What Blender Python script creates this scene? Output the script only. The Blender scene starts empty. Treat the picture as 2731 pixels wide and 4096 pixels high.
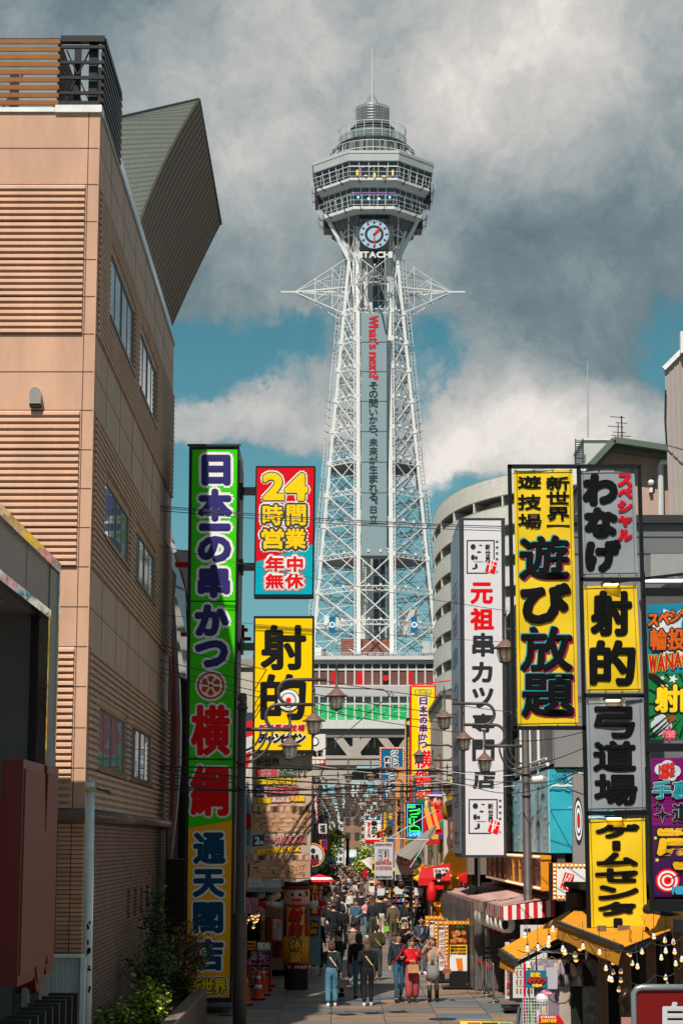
import bpy, math, random
from math import sin, cos, pi, radians, sqrt, atan2, exp
from mathutils import Vector, Matrix
random.seed(7)
SC = bpy.context.scene
COL = SC.collection
# ---------------------------------------------------------------- camera
F, CX, CY, TH, HC = 7640.0, 1365.5, 2048.0, radians(9.86), 4.0
cam = bpy.data.cameras.new('camera'); cam.sensor_fit = 'VERTICAL'; cam.sensor_height = 36.0
cam.lens = F / 4096 * 36; cam.clip_end = 5000; cam.clip_start = 0.5
camo = bpy.data.objects.new('camera', cam); COL.objects.link(camo)
camo.location = (0, 0, HC); camo.rotation_euler = (pi / 2 + TH, 0, 0); SC.camera = camo
# ---------------------------------------------------------------- light
SUN_AZ, SUN_EL = radians(16.5), radians(54)      # sun stands behind the viewer, to the left
SC.view_settings.view_transform = 'Standard'; SC.view_settings.look = 'None'
SC.view_settings.exposure = 0.40; SC.view_settings.gamma = 1.0
sl = bpy.data.lights.new('sun', 'SUN'); sl.energy = 4.15; sl.angle = radians(0.5); sl.color = (1, .93, .84)
so = bpy.data.objects.new('sun', sl); COL.objects.link(so)
so.rotation_euler = Vector((sin(SUN_AZ) * cos(SUN_EL), cos(SUN_AZ) * cos(SUN_EL), -sin(SUN_EL))).to_track_quat('-Z', 'Y').to_euler()

def ray(px, py):
 u = (px - CX) / F; v = (CY - py) / F
 return Vector((u, cos(TH) - v * sin(TH), sin(TH) + v * cos(TH)))
def P(px, py, Y):
 d = ray(px, py); return Vector((0, 0, HC)) + d * (Y / d.y)
def G(px, py, z=0.0):
 d = ray(px, py); return Vector((0, 0, HC)) + d * ((z - HC) / d.z)
def lin(c):
 return tuple(((x / 255 / 12.92) if x / 255 <= .04045 else ((x / 255 + .055) / 1.055) ** 2.4) for x in c[:3]) + (1,)

W = bpy.data.worlds.new('World'); SC.world = W; W.use_nodes = True
nt = W.node_tree; N = nt.nodes; L = nt.links; bgn = N['Background']
def nn(tree, t, **kw):
 n = tree.nodes.new(t)
 for k, v in kw.items(): setattr(n, k, v)
 return n
def sky():
 def math_(op, a, b=None, clamp=False):
  m = nn(nt, 'ShaderNodeMath', operation=op, use_clamp=clamp)
  for i, x in enumerate((a, b)):
   if x is None: continue
   if hasattr(x, 'links'): L.new(x, m.inputs[i])
   else: m.inputs[i].default_value = x
  return m.outputs[0]
 st = nn(nt, 'ShaderNodeTexSky', sky_type='NISHITA'); st.sun_disc = False
 st.sun_elevation = SUN_EL; st.sun_rotation = pi + SUN_AZ; st.air_density = 1.2; st.dust_density = 1.5
 tc = nn(nt, 'ShaderNodeTexCoord'); d = tc.outputs['Generated']
 nz = nn(nt, 'ShaderNodeTexNoise'); nz.inputs['Scale'].default_value = 9; nz.inputs['Detail'].default_value = 10; nz.inputs['Roughness'].default_value = .62
 L.new(d, nz.inputs['Vector'])
 vs = nn(nt, 'ShaderNodeVectorMath', operation='SUBTRACT'); L.new(nz.outputs['Color'], vs.inputs[0]); vs.inputs[1].default_value = (.5, .5, .5)
 vm = nn(nt, 'ShaderNodeVectorMath', operation='SCALE'); L.new(vs.outputs[0], vm.inputs[0]); vm.inputs['Scale'].default_value = .085
 va = nn(nt, 'ShaderNodeVectorMath', operation='ADD'); L.new(d, va.inputs[0]); L.new(vm.outputs[0], va.inputs[1])
 wd = va.outputs[0]
 n2 = nn(nt, 'ShaderNodeTexNoise'); n2.inputs['Scale'].default_value = 17; n2.inputs['Detail'].default_value = 10; n2.inputs['Roughness'].default_value = .66
 L.new(wd, n2.inputs['Vector'])
 n3 = nn(nt, 'ShaderNodeTexNoise'); n3.inputs['Scale'].default_value = 4.5; n3.inputs['Detail'].default_value = 6
 L.new(wd, n3.inputs['Vector'])
 def blobs(lst, base):
  acc = base
  for (px, py, rx, ry, w) in lst:
   c = ray(px, py).normalized(); r = rx / F
   mp = nn(nt, 'ShaderNodeVectorMath', operation='SUBTRACT'); L.new(wd, mp.inputs[0]); mp.inputs[1].default_value = c
   sc = nn(nt, 'ShaderNodeVectorMath', operation='MULTIPLY'); L.new(mp.outputs[0], sc.inputs[0]); sc.inputs[1].default_value = (F / rx, F / rx, F / ry)
   dp = nn(nt, 'ShaderNodeVectorMath', operation='DOT_PRODUCT'); L.new(sc.outputs[0], dp.inputs[0]); L.new(sc.outputs[0], dp.inputs[1])
   g = math_('POWER', 2.718, math_('MULTIPLY', dp.outputs['Value'], -1.0))
   acc = math_('ADD', acc, math_('MULTIPLY', g, w))
  return acc
 dens = blobs(BLOB_D, .62)
 dens = math_('ADD', dens, math_('MULTIPLY', math_('SUBTRACT', n2.outputs['Fac'], .5), 1.5))
 mr = nn(nt, 'ShaderNodeMapRange'); mr.interpolation_type = 'SMOOTHSTEP'; mr.inputs['From Min'].default_value = .40; mr.inputs['From Max'].default_value = .84
 L.new(dens, mr.inputs['Value'])
 br = blobs(BLOB_B, .37)
 br = math_('ADD', br, math_('MULTIPLY', math_('SUBTRACT', n2.outputs['Fac'], .5), .95))
 br = math_('ADD', br, math_('MULTIPLY', math_('SUBTRACT', n3.outputs['Fac'], .5), .6))
 cr = nn(nt, 'ShaderNodeValToRGB'); e = cr.color_ramp.elements
 k = .86
 for i, (p, c) in enumerate(((0, (82, 100, 107)), (.28, (112, 129, 135)), (.55, (156, 163, 164)), (.8, (196, 193, 189)), (1, (226, 220, 213)))):
  el = e[i] if i < 2 else e.new(p)
  el.position = p; el.color = tuple(x * k for x in lin(c)[:3]) + (1,)
 L.new(br, cr.inputs['Fac'])
 hs = nn(nt, 'ShaderNodeMixRGB', blend_type='MULTIPLY'); hs.inputs['Fac'].default_value = 1
 L.new(st.outputs[0], hs.inputs['Color1']); hs.inputs['Color2'].default_value = (.048, .105, .092, 1)
 sz = nn(nt, 'ShaderNodeSeparateXYZ'); L.new(d, sz.inputs[0])
 gr = nn(nt, 'ShaderNodeValToRGB'); ge = gr.color_ramp.elements
 ge[0].position = 0; ge[0].color = lin((158, 186, 190)); ge[1].position = .5; ge[1].color = lin((40, 86, 104))
 q = ge.new(.10); q.color = lin((98, 144, 156)); q = ge.new(.27); q.color = lin((58, 106, 122))
 L.new(sz.outputs['Z'], gr.inputs['Fac'])
 hz = nn(nt, 'ShaderNodeMixRGB'); hz.inputs['Fac'].default_value = .82; L.new(hs.outputs[0], hz.inputs['Color1']); L.new(gr.outputs[0], hz.inputs['Color2'])
 mx = nn(nt, 'ShaderNodeMixRGB'); L.new(mr.outputs[0], mx.inputs['Fac']); L.new(hz.outputs[0], mx.inputs['Color1']); L.new(cr.outputs[0], mx.inputs['Color2'])
 L.new(mx.outputs[0], bgn.inputs['Color']); bgn.inputs['Strength'].default_value = 1.0
BLOB_D = [(500, 250, 1500, 600, .5), (1900, 350, 1300, 600, .6), (2200, 1000, 900, 420, .55), (800, 1050, 560, 260, .35),
          (700, 1430, 300, 150, -.75), (1150, 1330, 260, 130, -.55), (1750, 1480, 140, 230, -.6), (2690, 1480, 170, 230, -.65),
          (980, 1590, 520, 190, .6), (700, 1850, 420, 110, -.5), (1000, 2080, 700, 190, -.9), (2250, 1760, 600, 260, .8), (1650, 1830, 160, 120, .3),
          (1500, 2320, 1300, 330, -1.0), (1500, 2900, 2500, 420, -.8), (2000, 1340, 500, 120, -.1), (1780, 1950, 120, 250, .35), (870, 2300, 200, 200, -.3)]
BLOB_B = [(2000, 250, 800, 380, .34), (2350, 200, 500, 300, .12), (1050, 180, 350, 420, .26), (250, 120, 450, 330, -.04), (2250, 960, 640, 280, -.22),
          (1050, 640, 180, 160, .22), (1600, 900, 400, 300, .08), (750, 1000, 420, 300, -.02), (2150, 1780, 600, 280, .62), (1000, 1600, 480, 190, .34),
          (2500, 1400, 400, 160, -.16), (1800, 2000, 150, 200, .35), (700, 480, 260, 320, .16)]
sky()

# ---------------------------------------------------------------- materials
MATS = {}
def M(name, rgb, rough=.6, metal=0.0, var=.12, scale=3.0, bump=0.0, bscale=40.0, spec=.4, emit=0.0, alpha=1.0, streak=0.0, trans=0.0):
 if name in MATS: return MATS[name]
 m = bpy.data.materials.new(name); m.use_nodes = True; t = m.node_tree
 b = t.nodes['Principled BSDF']; c = lin(rgb)
 b.inputs['Roughness'].default_value = rough; b.inputs['Metallic'].default_value = metal
 b.inputs['Specular IOR Level'].default_value = spec
 b.inputs['Base Color'].default_value = c
 if alpha < 1: b.inputs['Alpha'].default_value = alpha
 if trans: b.inputs['Transmission Weight'].default_value = trans
 if emit:
  b.inputs['Emission Color'].default_value = c; b.inputs['Emission Strength'].default_value = emit
 if var or streak or bump:
  tc = t.nodes.new('ShaderNodeTexCoord')
  nz = t.nodes.new('ShaderNodeTexNoise'); nz.inputs['Scale'].default_value = scale; nz.inputs['Detail'].default_value = 6; nz.inputs['Roughness'].default_value = .65
  src = tc.outputs['Object']
  if streak:
   mp = t.nodes.new('ShaderNodeMapping'); mp.inputs['Scale'].default_value = (1, 1, streak); t.links.new(src, mp.inputs['Vector']); src = mp.outputs[0]
  t.links.new(src, nz.inputs['Vector'])
  cr = t.nodes.new('ShaderNodeValToRGB')
  lo = tuple(x * (1 - var) for x in c[:3]) + (1,); hi = tuple(min(1, x * (1 + var)) for x in c[:3]) + (1,)
  cr.color_ramp.elements[0].position = .3; cr.color_ramp.elements[1].position = .7
  cr.color_ramp.elements[0].color = lo; cr.color_ramp.elements[1].color = hi
  t.links.new(nz.outputs['Fac'], cr.inputs['Fac']); t.links.new(cr.outputs[0], b.inputs['Base Color'])
  if bump:
   bn = t.nodes.new('ShaderNodeTexNoise'); bn.inputs['Scale'].default_value = bscale; bn.inputs['Detail'].default_value = 4
   t.links.new(tc.outputs['Object'], bn.inputs['Vector'])
   bp = t.nodes.new('ShaderNodeBump'); bp.inputs['Strength'].default_value = bump; bp.inputs['Distance'].default_value = .02
   t.links.new(bn.outputs['Fac'], bp.inputs['Height']); t.links.new(bp.outputs[0], b.inputs['Normal'])
 MATS[name] = m
 return m
def C(rgb, rough=.55, **kw):      # a plain painted / printed colour
 return M('paint_%02x%02x%02x_%d' % (*rgb, int(rough * 10)), rgb, rough, var=kw.pop('var', .07), spec=kw.pop('spec', .15), **kw)
def brickmat(name, c1, c2, mortar, bw, bh, mort=.012, rough=.8, off=.5, axis='xz', bump=.5):
 m = bpy.data.materials.new(name); m.use_nodes = True; t = m.node_tree; b = t.nodes['Principled BSDF']
 tc = t.nodes.new('ShaderNodeTexCoord'); sp = t.nodes.new('ShaderNodeSeparateXYZ'); cb = t.nodes.new('ShaderNodeCombineXYZ')
 t.links.new(tc.outputs['Object'], sp.inputs[0])
 t.links.new(sp.outputs['XYZ'.index(axis[0].upper())], cb.inputs[0]); t.links.new(sp.outputs['XYZ'.index(axis[1].upper())], cb.inputs[1])
 br = t.nodes.new('ShaderNodeTexBrick'); br.offset = off; br.inputs['Scale'].default_value = 1
 br.inputs['Color1'].default_value = lin(c1); br.inputs['Color2'].default_value = lin(c2); br.inputs['Mortar'].default_value = lin(mortar)
 br.inputs['Brick Width'].default_value = bw; br.inputs['Row Height'].default_value = bh; br.inputs['Mortar Size'].default_value = mort; br.inputs['Mortar Smooth'].default_value = .1
 t.links.new(cb.outputs[0], br.inputs['Vector'])
 nz = t.nodes.new('ShaderNodeTexNoise'); nz.inputs['Scale'].default_value = 1.3; nz.inputs['Detail'].default_value = 7
 t.links.new(tc.outputs['Object'], nz.inputs['Vector'])
 mx = t.nodes.new('ShaderNodeMixRGB'); mx.blend_type = 'OVERLAY'; mx.inputs['Fac'].default_value = .35
 t.links.new(br.outputs['Color'], mx.inputs['Color1']); t.links.new(nz.outputs['Fac'], mx.inputs['Color2'])
 t.links.new(mx.outputs[0], b.inputs['Base Color']); b.inputs['Roughness'].default_value = rough
 bp = t.nodes.new('ShaderNodeBump'); bp.inputs['Strength'].default_value = bump; bp.inputs['Distance'].default_value = .02; bp.invert = True
 t.links.new(br.outputs['Fac'], bp.inputs['Height']); t.links.new(bp.outputs[0], b.inputs['Normal'])
 MATS[name] = m
 return m

# ---------------------------------------------------------------- mesh builder
VV = Vector
class MB:
 def __init__(s): s.v = []; s.f = []; s.m = []; s.mats = []
 def add(s, vs, fs, mat):
  if mat not in s.mats: s.mats.append(mat)
  i = s.mats.index(mat); n = len(s.v)
  s.v += [tuple(x) for x in vs]; s.f += [tuple(k + n for k in f) for f in fs]; s.m += [i] * len(fs)
  return s
 def box(s, x0, x1, y0, y1, z0, z1, mat):
  return s.add([(x, y, z) for z in (z0, z1) for y in (y0, y1) for x in (x0, x1)],
                     [(0, 2, 3, 1), (4, 5, 7, 6), (0, 1, 5, 4), (2, 6, 7, 3), (0, 4, 6, 2), (1, 3, 7, 5)], mat)
 def hexa(s, p, mat):       # eight corners: four at the front (counter-clockwise), four behind
  return s.add(p, [(0, 1, 2, 3), (7, 6, 5, 4), (0, 4, 5, 1), (1, 5, 6, 2), (2, 6, 7, 3), (3, 7, 4, 0)], mat)
 def bar(s, p, q, w, h, mat, up=None):
  p = Vector(p); q = Vector(q); d = (q - p)
  if d.length < 1e-6: return s
  d.normalize(); up = Vector(up) if up else (VV((0, 0, 1)) if abs(d.z) < .95 else VV((0, 1, 0)))
  a = d.cross(up).normalized() * (w / 2); b = a.cross(d).normalized() * (h / 2)
  return s.hexa([p - a - b, p + a - b, p + a + b, p - a + b, q - a - b, q + a - b, q + a + b, q - a + b], mat)
 def quad(s, a, b, c, d, mat): return s.add([a, b, c, d], [(0, 1, 2, 3)], mat)
 def prism(s, poly, ext, mat):
  poly = [Vector(p) for p in poly]; ext = Vector(ext); n = len(poly)
  fs = [tuple(range(n)), tuple(range(2 * n - 1, n - 1, -1))] + [(i, i + n, (i + 1) % n + n, (i + 1) % n) for i in range(n)]
  return s.add(poly + [p + ext for p in poly], fs, mat)
 def tube(s, pts, r, mat, n=8, cap=True):
  pts = [Vector(p) for p in pts]; k = len(pts); rr = r if isinstance(r, (list, tuple)) else [r] * k
  vs = []; a = None
  for i, p in enumerate(pts):
   d = (pts[min(i + 1, k - 1)] - pts[max(i - 1, 0)]).normalized()
   if a is None: a = d.orthogonal().normalized()
   a = (a - d * a.dot(d)).normalized(); b = d.cross(a)
   vs += [p + (a * cos(2 * pi * j / n) + b * sin(2 * pi * j / n)) * rr[i] for j in range(n)]
  fs = [(i * n + j, i * n + (j + 1) % n, (i + 1) * n + (j + 1) % n, (i + 1) * n + j) for i in range(k - 1) for j in range(n)]
  if cap: fs += [tuple(range(n - 1, -1, -1)), tuple(range((k - 1) * n, k * n))]
  return s.add(vs, fs, mat)
 def lathe(s, prof, c, mat, n=16, sx=1, sy=1, a0=0):
  c = Vector(c); k = len(prof)
  vs = [c + VV((r * cos(a0 + 2 * pi * j / n) * sx, r * sin(a0 + 2 * pi * j / n) * sy, z)) for r, z in prof for j in range(n)]
  fs = [(i * n + j, i * n + (j + 1) % n, (i + 1) * n + (j + 1) % n, (i + 1) * n + j) for i in range(k - 1) for j in range(n)]
  fs += [tuple(range(n - 1, -1, -1)), tuple(range((k - 1) * n, k * n))]
  return s.add(vs, fs, mat)
 def ell(s, c, rx, ry, rz, mat, n=12, k=8):
  return s.lathe([(max(1e-4, sin(pi * i / k)), -cos(pi * i / k) * rz) for i in range(k + 1)], c, mat, n, rx, ry)
 def disc(s, c, r, nrm, mat, n=24, th=.004):
  c = Vector(c); nrm = Vector(nrm).normalized(); a = nrm.orthogonal().normalized(); b = nrm.cross(a)
  return s.prism([c + (a * cos(2 * pi * j / n) + b * sin(2 * pi * j / n)) * r for j in range(n)], nrm * th, mat)
 def build(s, name, parent=None, smooth=False):
  o = VV((0, 0, 0))
  if parent is not None:
   q = parent
   while q is not None: o += Vector(q.location); q = q.parent
  else:
   if s.v:
    xs = [v[0] for v in s.v]; ys = [v[1] for v in s.v]; zs = [v[2] for v in s.v]
    o = VV(((min(xs) + max(xs)) / 2, (min(ys) + max(ys)) / 2, min(zs)))
  me = bpy.data.meshes.new(name)
  me.from_pydata([(v[0] - o.x, v[1] - o.y, v[2] - o.z) for v in s.v], [], s.f)
  for m in s.mats: me.materials.append(m)
  me.polygons.foreach_set('material_index', s.m)
  if smooth: me.polygons.foreach_set('use_smooth', [True] * len(s.f))
  me.update()
  ob = bpy.data.objects.new(name, me); COL.objects.link(ob)
  if parent is not None: ob.parent = parent
  else: ob.location = o
  return ob
def tag(o, label, cat, group=None):
 o['label'] = label; o['category'] = cat
 if group: o['group'] = group
 return o
def thing(name, label, cat, loc=(0, 0, 0), group=None):
 o = bpy.data.objects.new(name, None); COL.objects.link(o); o.location = loc; o.empty_display_size = .2
 return tag(o, label, cat, group)
def struct(mb, name, **kw):
 o = mb.build(name, **kw); o['kind'] = 'structure'; return o
KIDS = {}
def copy_tree(o, parent=None):
 c = o.copy(); COL.objects.link(c)
 if parent is not None: c.parent = parent
 for ch in list(o.children): copy_tree(ch, c)
 return c

# ---------------------------------------------------------------- lettering
GL = {}
def glyph(ch):
 if ch in GL: return GL[ch]
 c = bpy.data.curves.new('glyph', 'FONT'); c.body = ch; c.resolution_u = 3; c.size = 1
 o = bpy.data.objects.new('glyph', c); COL.objects.link(o)
 dg = bpy.context.evaluated_depsgraph_get(); dg.update()
 me = bpy.data.meshes.new_from_object(o.evaluated_get(dg))
 vs = [(v.co.x, v.co.y) for v in me.vertices]; fs = [tuple(p.vertices) for p in me.polygons]
 bpy.data.objects.remove(o); bpy.data.meshes.remove(me); bpy.data.curves.remove(c)
 if not vs: vs = [(0, 0)]
 x0 = min(v[0] for v in vs); x1 = max(v[0] for v in vs); y0 = min(v[1] for v in vs); y1 = max(v[1] for v in vs)
 GL[ch] = ([((x - (x0 + x1) / 2) / max(x1 - x0, 1e-3), (y - (y0 + y1) / 2) / max(y1 - y0, 1e-3)) for x, y in vs], fs)
 return GL[ch]
STEP = .0005
def put(mb, ch, box, layers, plane, lift=.004, shear=0.0, rot=0.0):
 """write ch into a pixel box on a plane; layers go back to front: (material, radius_px[, dx, dy])"""
 x0, y0, x1, y1 = box; vs, fs = glyph(ch); off = lift
 cx, cy, w, h = (x0 + x1) / 2, (y0 + y1) / 2, x1 - x0, y1 - y0
 if rot: w, h = h, w
 for ly in layers:
  mat, r = ly[0], ly[1]; ox, oy = (ly[2], ly[3]) if len(ly) > 2 else (0, 0)
  n = 1 if r <= 0 else (6 if r < 2.5 else 10)
  for k in range(n):
   dx = r * cos(2 * pi * k / n) + ox if r > 0 else ox; dy = r * sin(2 * pi * k / n) + oy if r > 0 else oy
   out = []
   for a, b in vs:
    X = a * w + b * h * shear; Yp = -b * h
    if rot: X, Yp = -Yp, X
    out.append(plane(cx + X + dx, cy + Yp + dy, off))
   mb.add(out, fs, mat); off += STEP
 return off
def vput(mb, s, cx, y0, y1, w, layers, plane, gap=.08, **kw):
 n = len(s); h = (y1 - y0) / n
 for i, ch in enumerate(s):
  if ch == ' ': continue
  ww, hh = w, h * (1 - gap)
  if ch == 'ー': ch = '|'; ww = w * .22
  if ch == '一': hh *= .25
  if ch in '、。': ww *= .3; hh *= .3
  cyy = y0 + h * (i + .5)
  put(mb, ch, (cx - ww / 2, cyy - hh / 2, cx + ww / 2, cyy + hh / 2), layers, plane, **kw)
def plane_y(Y): return lambda px, py, off: P(px, py, Y - off)
def px_box(mb, x0, y0, x1, y1, Y, depth, mat):
 a, b, c, d = P(x0, y1, Y), P(x1, y1, Y), P(x1, y0, Y), P(x0, y0, Y); e = VV((0, depth, 0))
 return mb.hexa([a, b, c, d, a + e, b + e, c + e, d + e], mat)
# ---------------------------------------------------------------- ground
def ground_mat():
 m = bpy.data.materials.new('plaza_paving'); m.use_nodes = True; t = m.node_tree; b = t.nodes['Principled BSDF']
 def mth(op, a, bb=None):
  n = t.nodes.new('ShaderNodeMath'); n.operation = op
  for i, x in enumerate((a, bb)):
   if x is None: continue
   if hasattr(x, 'links'): t.links.new(x, n.inputs[i])
   else: n.inputs[i].default_value = x
  return n.outputs[0]
 tc = t.nodes.new('ShaderNodeTexCoord'); sp = t.nodes.new('ShaderNodeSeparateXYZ'); t.links.new(tc.outputs['Object'], sp.inputs[0])
 X, Y = sp.outputs[0], sp.outputs[1]
 cx = mth('FLOOR', mth('DIVIDE', X, .62)); cy = mth('FLOOR', mth('DIVIDE', Y, .42))
 cyb = mth('FLOOR', mth('DIVIDE', Y, 3.4)); cxb = mth('FLOOR', mth('DIVIDE', X, 1.24))
 def white(a, bb):
  cb = t.nodes.new('ShaderNodeCombineXYZ'); t.links.new(a, cb.inputs[0]); t.links.new(bb, cb.inputs[1])
  w = t.nodes.new('ShaderNodeTexWhiteNoise'); w.noise_dimensions = '2D'; t.links.new(cb.outputs[0], w.inputs['Vector']); return w.outputs['Value']
 wn = white(cx, cy); wb = white(cxb, cy); wr = white(mth('MULTIPLY', cxb, 0.0), cy)
 cr = t.nodes.new('ShaderNodeValToRGB'); cr.color_ramp.interpolation = 'CONSTANT'; e = cr.color_ramp.elements
 cols = [(0, (112, 98, 86)), (.36, (120, 107, 94)), (.52, (146, 112, 84)), (.66, (78, 96, 108)), (.82, (118, 104, 90)), (.92, (84, 100, 108))]
 for i, (p, c) in enumerate(cols):
  el = e[i] if i < 2 else e.new(p); el.position = p; el.color = lin(c)
 mixv = mth('FRACT', mth('ADD', mth('MULTIPLY', wr, .75), mth('MULTIPLY', wb, .34)))
 t.links.new(mixv, cr.inputs['Fac'])
 fx = mth('ABSOLUTE', mth('SUBTRACT', mth('FRACT', mth('DIVIDE', X, 1.24)), .5)); fy = mth('ABSOLUTE', mth('SUBTRACT', mth('FRACT', mth('DIVIDE', Y, .42)), .5))
 jx = mth('GREATER_THAN', fx, .492); jy = mth('GREATER_THAN', fy, .482); j = mth('MAXIMUM', jx, mth('MULTIPLY', jy, .45))
 nz = t.nodes.new('ShaderNodeTexNoise'); nz.inputs['Scale'].default_value = 1.2; nz.inputs['Detail'].default_value = 8; nz.inputs['Roughness'].default_value = .7
 t.links.new(tc.outputs['Object'], nz.inputs['Vector'])
 mo = t.nodes.new('ShaderNodeMixRGB'); mo.blend_type = 'OVERLAY'; mo.inputs['Fac'].default_value = .45
 t.links.new(cr.outputs[0], mo.inputs['Color1']); t.links.new(nz.outputs['Fac'], mo.inputs['Color2'])
 mj = t.nodes.new('ShaderNodeMixRGB'); t.links.new(j, mj.inputs['Fac']); gs_ = t.nodes.new('ShaderNodeTexNoise'); gs_.inputs['Scale'].default_value = 5; gs_.inputs['Detail'].default_value = 3; t.links.new(tc.outputs['Object'], gs_.inputs['Vector'])
 gm = t.nodes.new('ShaderNodeMixRGB'); t.links.new(mth('MULTIPLY', mth('GREATER_THAN', gs_.outputs['Fac'], .66), .4), gm.inputs['Fac']); t.links.new(mo.outputs[0], gm.inputs['Color1']); gm.inputs['Color2'].default_value = (.06, .055, .05, 1)
 t.links.new(gm.outputs[0], mj.inputs['Color1']); mj.inputs['Color2'].default_value = (.03, .028, .026, 1)
 t.links.new(mj.outputs[0], b.inputs['Base Color']); b.inputs['Roughness'].default_value = .62
 return m
mb = MB(); mb.quad((-900, -50, 0), (900, -50, 0), (900, 3000, 0), (-900, 3000, 0), M('asphalt', (92, 90, 88), .85, var=.2, scale=.4)); struct(mb, 'ground')
mb = MB(); mb.quad((-14, 8, .004), (16, 8, .004), (16, 222, .004), (-14, 222, .004), ground_mat()); g_ = struct(mb, 'pavement')
for (px, py, r, lab) in ((1768, 4078, .33, 'large dark round manhole cover on the sunlit paving by the boots'), (905, 4063, .2, 'small dark manhole cover beside the big lamp post')):
 c = G(px, py); mb = MB(); mb.disc((c.x, c.y, .006), r, (0, 0, 1), C((40, 38, 36)), th=.008); tag(mb.build('manhole_cover'), lab, 'manhole cover')
c = G(1475, 3918); mb = MB()
mb.box(c.x - .33, c.x + .33, c.y - .5, c.y + .5, .005, .012, C((70, 66, 62)))
for i in range(9): mb.box(c.x - .3 + i * .07, c.x - .27 + i * .07, c.y - .45, c.y + .45, .012, .018, C((150, 142, 132)))
tag(mb.build('drain_grate'), 'pale slotted drain grate in the paving between the walkers', 'drain')

# ---------------------------------------------------------------- tan building on the left
TAN = M('tan_panel', (198, 157, 131), .8, var=.16, scale=1.6, bump=.25, bscale=90, streak=.25)
TANS = M('tan_side_panel', (194, 165, 146), .8, var=.14, scale=1.6, bump=.25, bscale=90, streak=.25)
TRIM = M('brown_trim', (92, 70, 62), .3, var=.1)
JOINT = M('joint', (96, 66, 52), .9)
WFR = M('window_frame_metal', (120, 104, 94), .4, metal=.4)
WGL = M('window_glass', (150, 168, 178), .03, var=0, spec=1.0)
WHT = M('white_metal', (225, 224, 222), .4)
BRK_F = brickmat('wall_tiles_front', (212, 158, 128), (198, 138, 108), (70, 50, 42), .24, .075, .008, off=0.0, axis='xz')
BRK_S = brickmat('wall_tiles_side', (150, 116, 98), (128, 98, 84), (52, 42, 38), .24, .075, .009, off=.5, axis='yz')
Y0 = 33.3; FX0 = -4.42; FSL = -.0058
def fx(Y): return FX0 + FSL * (Y - Y0)
def facp(px, py, out=0.0):       # the point of the side wall seen at a pixel
 k = (px - CX) / F / ray(px, py).y
 Y = (FX0 - FSL * Y0) / (k - FSL)
 return P(px, py, Y) + VV((out, 0, 0))
def zc(py): return P(400, py, Y0).z
YE = 50.0
lev = [zc(y) for y in (3238, 2911 + 161, 2911, 2746, 2586, 2427, 2267, 2110, 1954, 1799, 1641, 1487, 1336, 1186, 1038, 886, 738, 593, 452)]
ribz = [(0, 4), (6, 10), (12, 16)]
tb = thing('tan_building', 'tall tan panelled building with ribbed walls and a metal louvre screen on its roof', 'building', (-8, 41, 0))
XW = -16.0
mb = MB(); ztop = lev[-1]; zb = lev[0]
mb.box(XW, FX0, Y0, Y0 + .3, zb, ztop, TAN)
for z in lev[1:-1]: mb.box(XW, FX0 - .02, Y0 - .003, Y0 + .01, z - .009, z + .009, JOINT)
PIL = .2
for z in [zb] + lev[1:-1] + [ztop]: pass
mb.box(FX0 - PIL - .015, FX0 - PIL, Y0 - .004, Y0 + .02, zb, ztop, JOINT)
for a, b_ in ribz:
 for k in range(a, b_):
  h = (lev[k + 1] - lev[k]) / 6
  for i in range(6):
   z = lev[k] + h * i
   mb.prism([(XW, Y0 - .055, z + h * .22), (XW, Y0 - .045, z + h * .62), (XW, Y0, z + h * .95), (XW, Y0, z + h * .2)], (FX0 - PIL - .045 - XW, 0, 0), TAN)
mb.build('front_wall', tb)
mb = MB()
def sbox(ya, yb, z0, z1, out, mat, inn=0.0):
 mb.hexa([(fx(ya) + inn, ya, z0), (fx(ya) + out, ya, z0), (fx(ya) + out, ya, z1), (fx(ya) + inn, ya, z1),
             (fx(yb) + inn, yb, z0), (fx(yb) + out, yb, z0), (fx(yb) + out, yb, z1), (fx(yb) + inn, yb, z1)], mat)
def winspec(l, yt, yb, r):
 a = facp(l, yt); b = P(l, yb, a.y)
 kr = (r - CX) / F
 Yr = a.y
 for _ in range(400):
  Yr += .03; v = VV((fx(Yr), Yr, a.z)) - VV((0, 0, HC))
  t = v.dot(VV((0, cos(TH), sin(TH)))); 
  if v.x / t * F + CX >= r: break
 return a.y, Yr, b.z, a.z
WINS = [winspec(440, 985, 1262, 536), winspec(558, 1290, 1520, 624), winspec(418, 1904, 2140, 513), winspec(540, 2075, 2290, 617), winspec(392, 2812, 3070, 498), winspec(522, 2880, 3108, 601)]
wz = [(WINS[0][2], WINS[0][3]), (WINS[2][2], WINS[2][3]), (WINS[4][2], WINS[4][3])]
WINS = [(w[0], w[1], wz[i // 2][0], wz[i // 2][1]) for i, w in enumerate(WINS)]
def wall_with_holes(y0, y1, z0, z1, holes, out0, out1, mat, m=0.0):
 ys = sorted({y0, y1} | {h[0] - m for h in holes} | {h[1] + m for h in holes})
 ys = [y for y in ys if y0 <= y <= y1]
 for ya, yb in zip(ys, ys[1:]):
  hs = sorted([(h[2] - m, h[3] + m) for h in holes if h[0] - m <= ya + 1e-6 and h[1] + m >= yb - 1e-6])
  z = z0
  for a, b_ in hs:
   if z >= z1: break
   if a > z: sbox(ya, yb, z, min(a, z1), out1, mat, out0)
   z = max(z, b_)
  if z < z1: sbox(ya, yb, z, z1, out1, mat, out0)
wall_with_holes(Y0 + .3, YE, zb, ztop, WINS, -.3, 0, TANS)
for z in lev[1:-1]: wall_with_holes(Y0 + .02, YE, z - .008, z + .008, WINS, 0, .003, JOINT, .12)
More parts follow.
